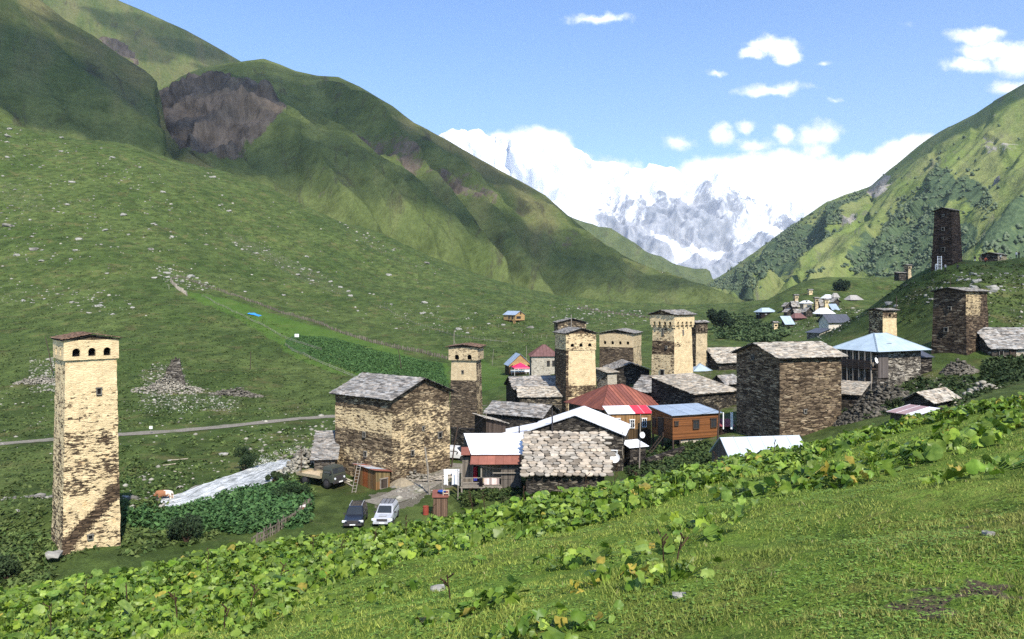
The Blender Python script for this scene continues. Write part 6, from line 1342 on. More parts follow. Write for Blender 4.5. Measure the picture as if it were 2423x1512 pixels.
for px, py, s, dk, lab in ((528, 1076, .85, 0, 'large pale grey boulder on the grass above the stream'), (402, 1092, .45, 0, 'small bright boulder on the meadow left of the stream'), (463, 1160, 1.0, 1, 'grey boulder standing in the stream bank'), (428, 1193, .5, 0, 'white boulder at the near end of the stream'), (42, 1216, .45, 0, 'white stone on the meadow left of the tall cream tower'),
                       (608, 432, 4.2, 0, 'big pale boulder on the crest of the left meadow'), (146, 328, 3.6, 0, 'pale boulder at the upper left crest of the meadow'), (20, 325, 3.4, 0, 'pale boulder at the upper left edge of the view'), (198, 230, 5.5, 1, 'dark outcrop on the left mountain spur'), (18, 540, 3.6, 1, 'grey boulder at the left edge of the hillside'), (80, 597, 2.8, 1, 'grey rounded boulder on the left hillside'), (40, 608, 2.2, 0, 'pale boulder left of the grey rounded boulder'), (920, 655, 3.0, 0, 'pale boulder high in the middle meadow'), (1010, 628, 3.2, 1, 'grey boulder on the far crest of the meadow'), (725, 612, 2.2, 0, 'pale boulder among the scree in the middle of the hillside'), (828, 703, 1.9, 0, 'round pale boulder at the head of a stone fence'),
                       (356, 592, 2.0, 1, 'dark boulder in the middle of the left hillside'), (1254, 777, 2.4, 1, 'dark flat-topped boulder below the pine stilt house'), (118, 1308, .7, 0, 'brown foundation stone at the left foot of the tall cream tower')):
    q = hit(px, py)
    if q is None: q = P(px, py, 900)
    if py == 1308: q = P(126, 1313, 64); s = .8
    boulder(q, s * .8, lab, None, dk)
pr = np.random.default_rng(11)
def clusters(n, polys, spread=0):
    out = []
    while len(out) < n:
        poly, w = polys[pr.integers(len(polys))]
        if pr.random() > w: continue
        xs_ = [p[0] for p in poly]; ys_ = [p[1] for p in poly]; x, y = pr.uniform(min(xs_), max(xs_)), pr.uniform(min(ys_), max(ys_))
        if inpoly(np.array([x]), np.array([y]), poly)[0]: out.append((x, y))
    return np.array(out)
HILL = [([(0,300),(420,400),(700,500),(1000,640),(1250,720),(1250,800),(1000,800),(850,760),(420,680),(0,700)], 1), ([(0,300),(200,340),(420,420),(420,600),(0,640)], .6), ([(530,545),(600,565),(700,620),(830,690),(800,700),(650,640),(540,575)], .8),
        ([(780,510),(900,570),(1050,640),(1040,655),(880,590)], .8), ([(350,620),(480,660),(520,690),(400,690)], .5), ([(480,340),(560,500),(540,540),(470,400)], .2), ([(0,660),(300,700),(360,760),(0,720)], .5), ([(860,690),(1250,760),(1250,800),(950,780)], .5), ([(1300,720),(1540,740),(1540,770),(1300,770)], .3), ([(2050,740),(2422,690),(2422,640),(2250,650)], .5)]
pts, ok = hits(*clusters(275, HILL).T)
random.seed(5)
for p in pts[:232]: boulder(Vector(p), float(np.clip(pr.lognormal(-.15, .45), .35, 2.0)) * (.40 + p[1] / 700), 'pale boulder scattered on the grassy hillside', 'pale boulders scattered over the hillside')
def scatter_mesh(name, pts, scales, base_V, base_F, mat, tint, kind='stuff', tilt=.3, seed=0):
    g = np.random.default_rng(seed); n = len(pts); a = g.uniform(0, 6.28, n); c, s_ = np.cos(a), np.sin(a); k = len(base_V)
    B = base_V[None] * scales[:, None, None] * g.uniform(.7, 1.3, (n, 1, 3))
    X = B[..., 0] * c[:, None] - B[..., 1] * s_[:, None]; Y_ = B[..., 0] * s_[:, None] + B[..., 1] * c[:, None]
    V = np.stack([X, Y_, B[..., 2]], -1) + pts[:, None, :]
    F = (base_F[None] + (np.arange(n) * k)[:, None, None]).reshape(-1, base_F.shape[1])
    o = rawmesh(name, V.reshape(-1, 3), F, mat, tint=np.repeat(tint, len(base_F), 0)); return tag(o, kind=kind)
me = rock_mesh(3, M['rock']); import bmesh
bm = bmesh.new(); bmesh.ops.create_icosphere(bm, subdivisions=1, radius=1); RV1 = np.array([v.co[:] for v in bm.verts]); RF1 = np.array([[v.index for v in f.verts] for f in bm.faces]); bm.free()
RV1 = RV1 * (1 + .35 * (np.random.default_rng(2).random((len(RV1), 1)) - .5)) * np.array([1, .8, .6])
pts, ok = hits(*clusters(4000, HILL + [([(330,880),(380,850),(420,850),(460,910),(560,940),(560,975),(330,965)], 1), ([(70,850),(140,850),(150,930),(70,930)], .6), ([(0,900),(300,950),(800,960),(790,1010),(0,1090)], .6), ([(560,1040),(790,1000),(790,1110),(620,1110)], .6), ([(1960,850),(2330,890),(2280,960),(2000,990)], 1), ([(2100,665),(2422,630),(2422,790),(2200,745)], .3), ([(1850,760),(2000,720),(2060,740),(1960,800),(1850,800)], .7), ([(930,1150),(1060,1140),(1000,1180),(940,1190)], .5), ([(280,1100),(560,1090),(420,1190),(290,1220)], .25)]).T)
sc = np.clip(pr.lognormal(-1.75, .55, len(pts)), .05, .7) * (.45 + pts[:, 1] / 300); v = pr.uniform(.55, 1.25, (len(pts), 1)); scatter_mesh('scattered_stones', pts, sc, RV1, RF1, M['rock'], np.hstack([v, v * .98, v * .93]), seed=5)
# stream-side stones and rubble mounds
q = [];
for i in range(900):
    k = pr.integers(len(dens)); d = pr.choice([-1, 1]) * (pr.uniform(3.0, 5.2) if i % 14 else pr.uniform(.3, 3)); e = dens[k]; q.append((e[0] + pr.uniform(-1, 1), e[1] + d))
q = np.array(q); pts = np.c_[q, v_z(q[:, 0], q[:, 1])]; sc = np.clip(pr.lognormal(-1.7, .6, len(pts)), .06, .8); v = pr.uniform(.4, 1.2, (len(pts), 1)); scatter_mesh('stream_stones', pts, sc, RV1, RF1, M['darkrock'], np.hstack([v, v, v]) * 1.3, seed=6)
def mound(name, label, px, Y, rx, ry, h, n, mat, cat, size=.28, power=1.0, seed=1, tint=1.0):
    c = gnd(px, Y); g = np.random.default_rng(seed); r = np.sqrt(g.random(n)); a = g.uniform(0, 6.28, n); x, y = r * np.cos(a) * rx, r * np.sin(a) * ry
    hh = h * (1 - r) ** power * (1 + .3 * g.normal(size=n)); pts = np.stack([c.x + x, c.y + y, v_z(c.x + x, c.y + y) + hh * g.uniform(.75, 1, n)], -1)
    v = g.uniform(.5, 1.3, (n, 1)) * tint; o = scatter_mesh(name, pts - np.array(c), g.uniform(.5, 1.4, n) * size, RV1, RF1, mat, np.hstack([v, v * .97, v * .9]), kind=None, seed=seed)
    o.location = c; return tag(o, label, cat)
mound('rubble_heap', 'heap of fallen stones against the jagged ruined wall', 396, 176.5, 4.2, 2.8, 2.4, 1000, M['darkrock'], 'rubble', .26, .9, 3, 1.4)
c = gnd(404, 178); mb = MB()
pf = [(-2.6, .6), (-2.1, 2.0), (-1.5, 2.6), (-1.1, 4.3), (-.5, 4.9), (-.1, 6.3), (.4, 6.1), (.7, 6.9), (1.2, 6.2), (1.6, 6.5), (1.9, 4.4), (2.3, 2.2), (2.7, 1.0)]
for dy, sc in ((0, 1), (1.5, .8)):
    for (x0, h0), (x1, h1) in zip(pf, pf[1:]): wallgrid(mb, (x0, dy, -1), (x1, dy, -1), (x1, dy, h1 * sc), (x0, dy, h0 * sc), x0, .28, .35, wb=.16)
for (x0, h0), (x1, h1) in zip(pf, pf[1:]): wallgrid(mb, (x0, 0, h0), (x1, 0, h1), (x1, 1.5, h1 * .8), (x0, 1.5, h0 * .8), x0, .1, .35, wb=.16)
wallgrid(mb, (1.9, 0, -1), (1.9, 1.5, -1), (1.9, 1.5, 3.4), (1.9, 0, 4.3), 0, .3, .35, wb=.16)
o = mb.build('ruined_wall', M['greystone'], weld=True); o.location = c + Vector((0, .6, 0)); o.rotation_euler = (0, 0, .25); tag(o, 'jagged stump of a ruined stone wall standing in the left meadow', 'ruin')
tag(mound('rubble', 'spread of rubble at the foot of the jagged ruined wall', 398, 174, 8, 6, .8, 420, M['darkrock'], 'rubble', .28, 1, 4, 1.4), kind='stuff')
mound('rubble_heap', 'dark heap of rubble and weeds right of the stone ruin', 560, 172, 6, 2.0, 1.3, 500, M['darkrock'], 'rubble', .3, 1, 5, .7)
mound('rubble_heap', 'grey rubble patch left of the tall cream tower', 92, 185, 6, 3, 1.0, 400, M['darkrock'], 'rubble', .3, 1, 6, 1.2)
mound('stone_ruin', 'tumbled dark stone wall in front of the blue-roofed house', 2085, 96, 3.4, 2.2, 2.0, 1100, M['darkrock'], 'ruin', .26, .6, 7, .55)
mound('rubble_heap', 'dark rubble slope right of the brown rubble house', 2035, 92, 3.2, 3.0, 1.4, 900, M['darkrock'], 'rubble', .24, .8, 8, .5)
mound('stone_ruin', 'stub of a ruined wall at the foot of the great dark tower', 2268, 106, 2.4, 1.4, 1.3, 700, M['darkrock'], 'ruin', .22, .7, 9, .7)
mound('rubble_heap', 'whitish stones below the great dark tower', 2322, 88, 1.9, 1.2, .8, 130, M['rock'], 'rubble', .32, 1, 10, 1.2)
mound('rubble_heap', 'pale stone rubble beside the small grey shed at the stream', 708, 98, 4, 2.5, 1.2, 500, M['rock'], 'rubble', .3, 1, 12, .9)
mound('rubble_heap', 'earth and rubble along the base of the golden stone house', 960, 92.5, 5.5, 1.6, .8, 500, M['darkrock'], 'rubble', .2, .8, 13, 1.1)
for lab, p, nx_, h, px0, px1, Y0, Y1 in (('low dark wall continuing right of the stone-tiled house', 0, 0, 1.4, 1432, 1486, 79.8, 81), ('dry stone wall under the cabin garden', 0, 0, .9, 1530, 1620, 92, 93.5), ('dark terrace wall between the golden stone house and the porch house', 0, 0, 3.2, 1066, 1160, 112, 106)):
    a, b = gnd(px0, Y0), gnd(px1, Y1); mb = MB(); d = (b - a); nr = Vector((-d.y, d.x, 0)).normalized() * .6
    for s_ in (0, 1): o_ = nr * s_; wallgrid(mb, *( (a + o_ - a - Vector((0, 0, .6)), b + o_ - a - Vector((0, 0, .6)), b + o_ - a + Vector((0, 0, h)), a + o_ - a + Vector((0, 0, h)))), 0, .1, .4, wb=.1)
    wallgrid(mb, Vector((0, 0, h)), b - a + Vector((0, 0, h)), b - a + nr + Vector((0, 0, h)), nr + Vector((0, 0, h)), 0, .1, .4, wb=.1)
    wallgrid(mb, b - a - Vector((0, 0, .6)), b - a + nr - Vector((0, 0, .6)), b - a + nr + Vector((0, 0, h)), b - a + Vector((0, 0, h)), 0, .1, .4, wb=.1)
    o = mb.build('stone_wall', M['darkstone'], weld=True); o.location = a; tag(o, lab, 'wall')
# ---------------------------------------------------------------- foliage
def leafmat(name, rough=.55, trans=.25):
    m, t, b = newmat(name); c = t.attr('tint'); n = t.noise(OBJ(t), 9, 3)
    c2 = t.mix(t.map(n, .3, .7), t.mix(1.0, c, (.58, .66, .55), 'MULTIPLY'), t.mix(1.0, c, (1.08, 1.05, 1.1), 'MULTIPLY')); t.put(b.inputs['Base Color'], c2); b.inputs['Roughness'].default_value = rough; b.inputs['Specular IOR Level'].default_value = .25
    tr = t.new('ShaderNodeBsdfTranslucent'); t.put(tr.inputs[0], c2); mx = t.new('ShaderNodeMixShader'); mx.inputs[0].default_value = trans
    t.l.new(b.outputs[0], mx.inputs[1]); t.l.new(tr.outputs[0], mx.inputs[2]); t.l.new(mx.outputs[0], t.n['Material Output'].inputs[0]); return m
M['leaf'] = leafmat('broad_leaf', .42); M['blade'] = leafmat('grass_blade', .7, .2); M['herb'] = leafmat('herb_leaf', .8, .15)
LG = np.random.default_rng(23)
def leaf_templates(n=9, k=13):
    T = []
    for i in range(n):
        ph = np.linspace(-math.pi * .93, math.pi * .93, k); r = .5 * (1 + .10 * np.cos(ph) + .11 * LG.normal(size=k)) * np.where(np.abs(ph) > 2.6, .72, 1)
        x, y = r * np.sin(ph) * .98, r * np.cos(ph) + .32
        rad = np.hypot(x, y - .1); z = .30 * np.abs(x) * (1 if i % 3 else -.7) - .38 * rad ** 2 + .08 * np.sin(ph * 4 + i) + .05 * LG.normal(size=k)
        V = np.concatenate([[(0, .18, -.02)], np.stack([x, y, z], -1)]); x *= (1, .62, .85)[i % 3]; V[1:, 0] = x; T.append(V)
    F = np.array([(0, i, i + 1) for i in range(1, k)]); return T, F
LT, LF = leaf_templates()
PET_F = np.array([(0, 1, 2), (0, 2, 3)])
def leaves(pos, size, hgt, g, tint, gather=1.0):
    """pos on the ground, broad leaves on stalks; returns V, F, tint"""
    n = len(pos); yaw = g.uniform(0, 6.283, n); pitch = g.normal(.42, .50, n); roll = g.normal(0, .42, n)
    ti = g.integers(0, len(LT), n); B = np.array(LT)[ti] * size[:, None, None]
    cr, sr = np.cos(roll)[:, None], np.sin(roll)[:, None]; x = B[..., 0] * cr + B[..., 2] * sr; z = -B[..., 0] * sr + B[..., 2] * cr; y = B[..., 1]
    cp, sp = np.cos(pitch)[:, None], np.sin(pitch)[:, None]; y, z = y * cp + z * sp, -y * sp + z * cp
    cy_, sy_ = np.cos(yaw)[:, None], np.sin(yaw)[:, None]; x, y = x * cy_ - y * sy_, x * sy_ + y * cy_
    top = pos + np.stack([np.zeros(n), np.zeros(n), hgt], -1); V = np.stack([x, y, z], -1) + top[:, None, :]; k = V.shape[1]
    F = (LF[None] + (np.arange(n) * k)[:, None, None]).reshape(-1, 3); T = np.repeat(tint, len(LF), 0)
    off = np.stack([-np.sin(yaw), np.cos(yaw), 0 * yaw], -1) * (size * -.12)[:, None]; w = np.stack([np.cos(yaw), np.sin(yaw), 0 * yaw], -1) * .007
    ft = (pos + off) * gather; PV = np.stack([ft - w, ft + w, top + w, top - w], 1); PF = (PET_F[None] + (np.arange(n) * 4)[:, None, None]).reshape(-1, 3) + len(V.reshape(-1, 3))
    return np.concatenate([V.reshape(-1, 3), PV.reshape(-1, 3)]), np.concatenate([F, PF]), np.concatenate([T, np.repeat(tint * .8, 2, 0)])
def leafcols(n, g, dry=.02):
    a = g.random((n, 1)); c = (1 - a) * np.array([.130, .235, .028]) + a * np.array([.30, .40, .072]); c *= g.uniform(.55, 1.22, (n, 1)); c[:, 2] *= g.uniform(.6, 1.3, n)
    m = g.random(n) < dry; c[m] = np.array([.50, .40, .07]) * g.uniform(.6, 1.1, (m.sum(), 1)); return c
# density of the leaf carpet, in metres on the slope
CREST = np.array([(-900,1520),(0,1395),(250,1330),(500,1285),(720,1245),(1000,1210),(1240,1180),(1490,1155),(1700,1110),(1900,1065),(2000,1030),(2250,965),(2422,935),(3200,720)], float)
BAND = np.array([(-900,900),(0,500),(400,330),(700,215),(950,190),(1150,160),(1300,105),(1450,62),(1600,48),(1800,34),(2000,34),(2250,30),(2422,26),(3200,24)], float)
g = np.random.default_rng(77); N = 230000
lx = g.uniform(-30, 36, N); ly = g.uniform(6, 33, N); lz = fg_z(lx, ly); lp = CX + FPX * lx / ly; lq = HY - FPX * lz / ly
cy = np.interp(lp, CREST[:, 0], CREST[:, 1]); bw = np.interp(lp, BAND[:, 0], BAND[:, 1])
edge = np.minimum(45, bw * .5) * fbm(lx * .5, ly * .5, 3, 201) + np.minimum(14, bw * .25) * fbm(lx * 1.7, ly * 1.7, 2, 203); dd = lq - cy
inside = 1 - sstep(dd + edge, bw * .8, bw * 1.15)
thin = sstep(fbm(lx * .45, ly * .45, 3, 207), -.34, .06); thin = np.where(dd < 60, np.maximum(thin, .75), thin)
thin2 = 1 - .7 * sstep(lp, 520, 1000) * sstep(lq, 1330, 1460)
keep = g.random(N) < inside * thin * thin2 * np.where(ly > 31, .3, .62)
keep &= (lp > -500) & (lp < 2900)
pos = np.stack([lx, ly, lz], -1)[keep]; n = len(pos)
fy = (pos[:, 1] / 21) ** .75; size = np.clip(g.lognormal(-1.62, .40, n), .08, .46) * np.minimum(fy, 1.15); hgt = np.clip(g.normal(.15, .08, n), .02, .38) * np.minimum(fy, 1.0)
V, F, T = leaves(pos, size, hgt, g, leafcols(n, g, .012)); print('carpet leaves', n)
tag(rawmesh('butterbur_foliage', V, F, M['leaf'], tint=T), kind='stuff')
CL_ = [(1870,1150,1.25,95,'large butterbur clump with a dark hollow in the middle of the grassy slope'),(2060,1110,1.15,60,'butterbur clump right of the large clump with the dark hollow'),(2150,1078,1.0,55,'butterbur clump upslope between two others below the crest leaves'),(2255,1066,1.1,60,'pale-leaved butterbur clump near the right edge'),(2350,1020,1.1,60,'high butterbur clump near the right edge under the crest'),(2400,1010,.8,34,'small butterbur clump touching the right edge of the view'),
       (2330,1120,1.2,48,'yellowish low butterbur clump at the right edge'),(1440,1378,.75,34,'butterbur clump with orange dying leaves in the lower middle'),(1590,1372,.75,34,'butterbur clump right of the orange-leaved clump'),(1600,1285,1.1,38,'sparse butterbur clump in the middle of the slope'),(1690,1238,.9,30,'thin butterbur clump beside a patch of bare earth'),(1110,1452,.9,46,'butterbur clump low in the centre of the view'),(1350,1500,.7,30,'butterbur clump at the lower edge with orange leaves'),(1230,1505,.6,28,'bright butterbur clump cut by the lower edge'),(2010,1150,.6,20,'small butterbur clump below the one right of the hollow'),(1330,1330,.8,22,'sprinkling of young butterbur leaves in the mown grass')]
for i, (px, py, rr, n, lab) in enumerate(CL_):
    u0 = (px - CX) / FPX; v0 = (HY - py) / FPX; Ys = np.linspace(4, 40, 1500); zz_ = fg_z(u0 * Ys, Ys); k = int(np.argmax(zz_ >= v0 * Ys)); Y0 = Ys[k]; cx_, cy_ = u0 * Y0, Y0
    g = np.random.default_rng(300 + i); a = g.uniform(0, 6.28, n); r = np.sqrt(g.random(n)) * rr * min(1.1, (Y0 / 17) ** .8); print(lab[:30], round(Y0, 1)); x, y = cx_ + r * np.cos(a) * 1.25, cy_ + r * np.sin(a) * .8
    p = np.stack([x, y, fg_z(x, y)], -1); o0 = np.array([cx_, cy_, float(fg_z(cx_, cy_))]); dry = .16 if 'orange' in lab else .08 if 'yellow' in lab else .03
    V, F, T = leaves(p - o0, np.clip(g.normal(.25, .08, n), .1, .45) * min(1.1, (Y0 / 17) ** .8), np.clip(g.normal(.2, .1, n), .03, .45) * min(1.1, (Y0 / 17) ** .8), g, leafcols(n, g, dry) * (1.1 if 'pale' in lab or 'yellow' in lab else 1), .3)
    o = rawmesh('butterbur_clump', V, F, M['leaf'], tint=T); o.location = o0; tag(o, lab, 'plant', 'butterbur clumps on the near slope')
# ---- turf
g = np.random.default_rng(91); N = 320000
Yb = np.exp(g.uniform(math.log(3.2), math.log(27), N)); pb = g.uniform(-420, 2850, N); xb = (pb - CX) / FPX * Yb; zb_ = fg_z(xb, Yb); qb = HY - FPX * zb_ / Yb
bare = sstep(fbm(xb * 1.9, Yb * 3.4, 4, 31), .20, .42) * sstep(pb * .45 + qb, 1980, 2330)
tuft = fbm(xb * 2.1, Yb * 2.1, 3, 221); keep = (g.random(N) > bare * .93) & (g.random(N) < .45 + 1.2 * (tuft + .3))
xb, Yb, zb_, pb, qb, tuft = [a[keep] for a in (xb, Yb, zb_, pb, qb, tuft)]; n = len(xb)
h = g.uniform(.010, .036, n) * (1 + np.clip(tuft, -.3, .6) * 1.6) * (1 + Yb / 55); w = .0032 * (1 + Yb / 5.0); a = g.uniform(0, 6.28, n); ln = g.normal(0, .6, n) * h; ln2 = g.normal(0, .6, n) * h
B0 = np.stack([xb - np.cos(a) * w, Yb - np.sin(a) * w, zb_ - .01], -1); B1 = np.stack([xb + np.cos(a) * w, Yb + np.sin(a) * w, zb_ - .01], -1); TP = np.stack([xb + ln, Yb + ln2, zb_ + h], -1)
V = np.stack([B0, B1, TP], 1).reshape(-1, 3); F = np.arange(3 * n).reshape(-1, 3)
mixv = np.clip(.5 + 1.1 * fbm(xb * .35, Yb * .35, 3, 231) + .25 * g.normal(size=n), 0, 1)[:, None]; right = sstep(pb * .45 + qb, 1900, 2400)[:, None]
c = (1 - mixv) * np.array([.165, .25, .034]) + mixv * np.array([.33, .375, .075]); c = c * (1 - .45 * right) + np.array([.27, .235, .085]) * .45 * right; c *= g.uniform(.6, 1.35, (n, 1))
d_ = g.random(n) < .018; c[d_] = np.array([.38, .33, .16]); print('blades', n)
tag(rawmesh('turf_grass', V, F, M['blade'], tint=c), kind='stuff')
# clover and plantain leaflets in the turf
N = 50000; Yc = np.exp(g.uniform(math.log(3.2), math.log(24), N)); pb = g.uniform(-300, 2750, N); xc_ = (pb - CX) / FPX * Yc; k = fbm(xc_ * .8, Yc * .8, 3, 241) > .02
xc_, Yc = xc_[k], Yc[k]; n = len(xc_); zc = fg_z(xc_, Yc) + g.uniform(.01, .04, n); sz = g.uniform(.004, .010, n) * (1 + Yc / 7)
Q = np.array([(-1, 0, 0), (0, -.8, .1), (1, 0, 0), (0, .8, .15)])
tag(scatter_mesh('clover', np.stack([xc_, Yc, zc], -1), sz, Q, np.array([(0, 1, 2, 3)]), M['blade'], (np.array([.19, .30, .05]) * g.uniform(.6, 1.4, (n, 1))), seed=8), kind='stuff')
# dead stalks standing in the leaves
g = np.random.default_rng(15)
for i in range(26):
    px = [200,490,800,1065,1570,1600,530,1320,1450,1500,1020,1150,1700,880,300,660,740,960,1240,1380,1760,1830,590,120,420,1120][i]; Y0 = [19,20,19,10,9.5,9,10.5,21,21,21.5,20,20,22,19,17,15,20,20,20,21,22,22,12,14,12,20][i]
    x = (px - CX) / FPX * Y0; z = float(fg_z(x, Y0)); hh = g.uniform(.35, .7) * Y0 / 20 + .1; mb = MB(); l1, l2 = g.uniform(-.12, .12, 2)
    mb.tube([(0, 0, 0), (l1 * .4, l2 * .3, hh * .5), (l1, l2, hh)], [.011, .009, .006], 5, (.9, .75, .6))
    for k in range(4): zz_ = hh * (.55 + .12 * k); mb.tube([(l1 * zz_ / hh, 0, zz_), (l1 + g.uniform(-.1, .1), g.uniform(-.08, .08), zz_ + .08)], [.007, .012], 4, (.8, .65, .5))
    o = mb.build('dead_stalk', M['dark_timber']); o.location = (x, Y0, z); tag(o, 'thin dark dead flower stalk standing among the butterbur leaves', 'stalk', 'dead stalks among the leaves')
for px, py, s, lab in ((1035, 1397, .12, 'grey flat stone lying in the grass below the leaves'), (602, 1392, .13, 'pale pinkish stone among the leaves at lower left'), (1607, 1412, .06, 'small white stone on the trodden grass'), (2338, 1266, .07, 'mossy stone at the right of the trodden slope'), (838, 1420, .03, 'tiny white pebble left of the flat grey stone')):
    u0 = (px - CX) / FPX; v0 = (HY - py) / FPX; Ys = np.linspace(3, 40, 2500); zz_ = fg_z(u0 * Ys, Ys); k = int(np.argmax(zz_ >= v0 * Ys)); o = boulder(Vector((u0 * Ys[k], Ys[k], float(zz_[k]))), s, lab)
# ---------------------------------------------------------------- herbage of the valley floor, potato plots, scrub
def tufts(name, polys, n, per, rad, hh, cols, seed, lsz=(.12, .3), ymax=None, mat='herb'):
    g = np.random.default_rng(seed); pr_ = []
    global pr; pr = np.random.default_rng(seed + 1)
    P0, ok = hits(*clusters(n, polys).T)
    if ymax: P0 = P0[P0[:, 1] < ymax]
    P1 = np.repeat(P0, per, 0); m = len(P1); s_ = np.repeat(.6 + .8 * g.random(len(P0)), per) * (1 + P1[:, 1] / 400)
    d = g.normal(size=(m, 3)); d /= np.linalg.norm(d, axis=1, keepdims=True); d *= g.random((m, 1)) ** .4; d[:, 2] = np.abs(d[:, 2])
    P1 = P1 + d * np.array([rad, rad, hh]) * s_[:, None]; sz = g.uniform(*lsz, m) * (1 + P1[:, 1] / 400)
    n1 = g.normal(size=(m, 3)); n1[:, 2] = np.abs(n1[:, 2]) + .8; n1 /= np.linalg.norm(n1, axis=1, keepdims=True); t1 = np.cross(n1, g.normal(size=(m, 3))); t1 /= np.linalg.norm(t1, axis=1, keepdims=True); t2 = np.cross(n1, t1)
    V = np.stack([P1 - t1 * sz[:, None], P1 - t2 * sz[:, None] * .5, P1 + t1 * sz[:, None], P1 + t2 * sz[:, None] * .5], 1).reshape(-1, 3)
    a = np.repeat(g.random((len(P0), 1)), per, 0); c = (1 - a) * np.array(cols[0]) + a * np.array(cols[1]); c = c * g.uniform(.65, 1.35, (m, 1))
    return tag(rawmesh(name, V, np.arange(4 * m).reshape(-1, 4), M[mat], tint=c), kind='stuff')
tufts('undergrowth', [([(290,1045),(790,1000),(795,1110),(690,1090),(560,1125),(420,1180),(290,1240)], 1), ([(285,1240),(420,1205),(560,1250),(480,1290),(290,1320)], .5), ([(0,1250),(125,1270),(125,1390),(0,1390)], .5), ([(560,1160),(740,1110),(740,1180),(700,1200),(560,1180)], .7)], 950, 9, .42, .28, [(.06, .105, .026), (.14, .18, .05)], 41)
tufts('nettles', [([(305,1232),(425,1212),(560,1168),(690,1150),(735,1185),(725,1240),(600,1262),(470,1258),(310,1255)], 1)], 3000, 14, .5, .6, [(.042, .105, .032), (.095, .18, .055)], 43)
tufts('potato_plants', [([(700,795),(800,805),(920,838),(1045,862),(1055,915),(940,905),(860,888),(740,848)], 1)], 3600, 6, .8, .12, [(.055, .12, .032), (.095, .175, .05)], 45, (.12, .24))
tufts('garden_plants', [([(1560,1060),(1680,1050),(1690,1090),(1600,1120),(1540,1110)], 1), ([(1240,1150),(1090,1150),(1090,1190),(1240,1185)], .8)], 900, 14, .4, .5, [(.028, .062, .018), (.09, .12, .03)], 47, (.1, .22))
tufts('village_weeds', [([(1480,1090),(1530,1080),(1600,1130),(1500,1150)], .4), ([(1985,900),(2330,895),(2400,880),(2422,900),(2260,960),(2000,1000)], 1), ([(1070,930),(1190,930),(1190,960),(1070,1000)], .3), ([(2330,860),(2422,850),(2422,900),(2330,900)], .8)], 1500, 12, .5, .5, [(.022, .045, .014), (.065, .09, .028)], 49, ymax=135)
tufts('gorge_scrub', [([(1690,745),(1760,748),(1810,770),(1850,765),(1870,790),(1830,812),(1700,802)], 1)], 800, 11, 1.3, .8, [(.05, .085, .028), (.10, .14, .05)], 51, (.3, .6))
tufts('hill_tufts', [([(2100,680),(2230,640),(2422,615),(2422,790),(2200,745),(2050,800)], 1), ([(1850,760),(2000,725),(2060,740),(1960,800)], .6)], 1000, 5, .6, .25, [(.045, .072, .022), (.11, .125, .045)], 53, (.12, .28))
tufts('meadow_tufts', [([(0,300),(420,400),(700,500),(1000,640),(1300,720),(1300,860),(1060,860),(850,790),(420,690),(0,720)], 1), ([(0,720),(420,700),(640,760),(900,900),(800,980),(0,1040)], 1), ([(0,1060),(290,1040),(420,1180),(300,1280),(0,1380)], .35), ([(1100,720),(1750,740),(1700,800),(1100,860)], .3)], 9000, 4, .7, .12, [(.05, .085, .02), (.13, .16, .045)], 55, (.10, .28))
tufts('white_flowers', [([(560,1095),(720,1060),(720,1110),(600,1135)], 1), ([(600,1100),(700,1085),(690,1130),(640,1150)], 1), ([(330,930),(560,950),(560,985),(330,980)], .4)], 420, 5, .5, .45, [(.55, .53, .42), (.7, .7, .62)], 57, (.05, .12))
def bush(label, px, Y, w, h, cols, seed, n=2600, name='bush', zoff=0, lsz=(.07, .16), cat='bush'):
    c = gnd(px, Y); g = np.random.default_rng(seed); r = empty(name, c, 0, label, cat); k = 9
    lob = np.stack([g.normal(0, .28, k) * w, g.normal(0, .28, k) * w * .8, g.uniform(.3, .72, k) * h], -1); lr = g.uniform(.22, .42, k) * min(w, h)
    i = g.integers(0, k, n); d = g.normal(size=(n, 3)); d /= np.linalg.norm(d, axis=1, keepdims=True); P1 = lob[i] + d * (lr[i] * g.random(n) ** .35)[:, None] * np.array([1, 1, 1.1]); P1[:, 2] = np.maximum(P1[:, 2], .02)
    sz = g.uniform(*lsz, n); n1 = d + g.normal(size=(n, 3)) * .6; n1 /= np.linalg.norm(n1, axis=1, keepdims=True); t1 = np.cross(n1, g.normal(size=(n, 3))); t1 /= np.linalg.norm(t1, axis=1, keepdims=True); t2 = np.cross(n1, t1)
    V = np.stack([P1 - t1 * sz[:, None], P1 - t2 * sz[:, None] * .5, P1 + t1 * sz[:, None], P1 + t2 * sz[:, None] * .5], 1).reshape(-1, 3); a = g.random((n, 1)); c_ = ((1 - a) * np.array(cols[0]) + a * np.array(cols[1])) * (.8 + .4 * g.random((k, 1)))[i]
    rawmesh('crown' if cat == 'tree' else 'foliage', V, np.arange(4 * n).reshape(-1, 4), M['herb'], parent=r, tint=c_)
    mb = MB()
    for q in range(5): e = lob[q]; mb.tube([(0, 0, -.2), tuple(e * .5 + g.normal(0, .08, 3)), tuple(e)], [.05 * w ** .5, .035 * w ** .5, .012], 5, (.8, .7, .6))
    mb.build('trunk' if cat == 'tree' else 'stem', M['dark_timber'], r); return r
bush('dark green round bush in front of the nettle patch', 440, 70, 2.6, 2.2, [(.022, .045, .018), (.05, .075, .032)], 61)
bush('dusky bush at the left edge below the meadow', 22, 62, 2.4, 2.1, [(.026, .05, .018), (.06, .085, .032)], 62)
bush('tall dark bush on the far bank of the stream', 577, 100, 1.8, 3.6, [(.020, .045, .018), (.05, .08, .03)], 63)
bush('low dark bush where the stream meets the rubble', 660, 93, 2.8, 1.2, [(.024, .048, .018), (.06, .085, .03)], 64)
bush('spreading dark bush under the flatbed truck', 690, 84, 3.2, 1.8, [(.022, .05, .018), (.05, .085, .03)], 65)
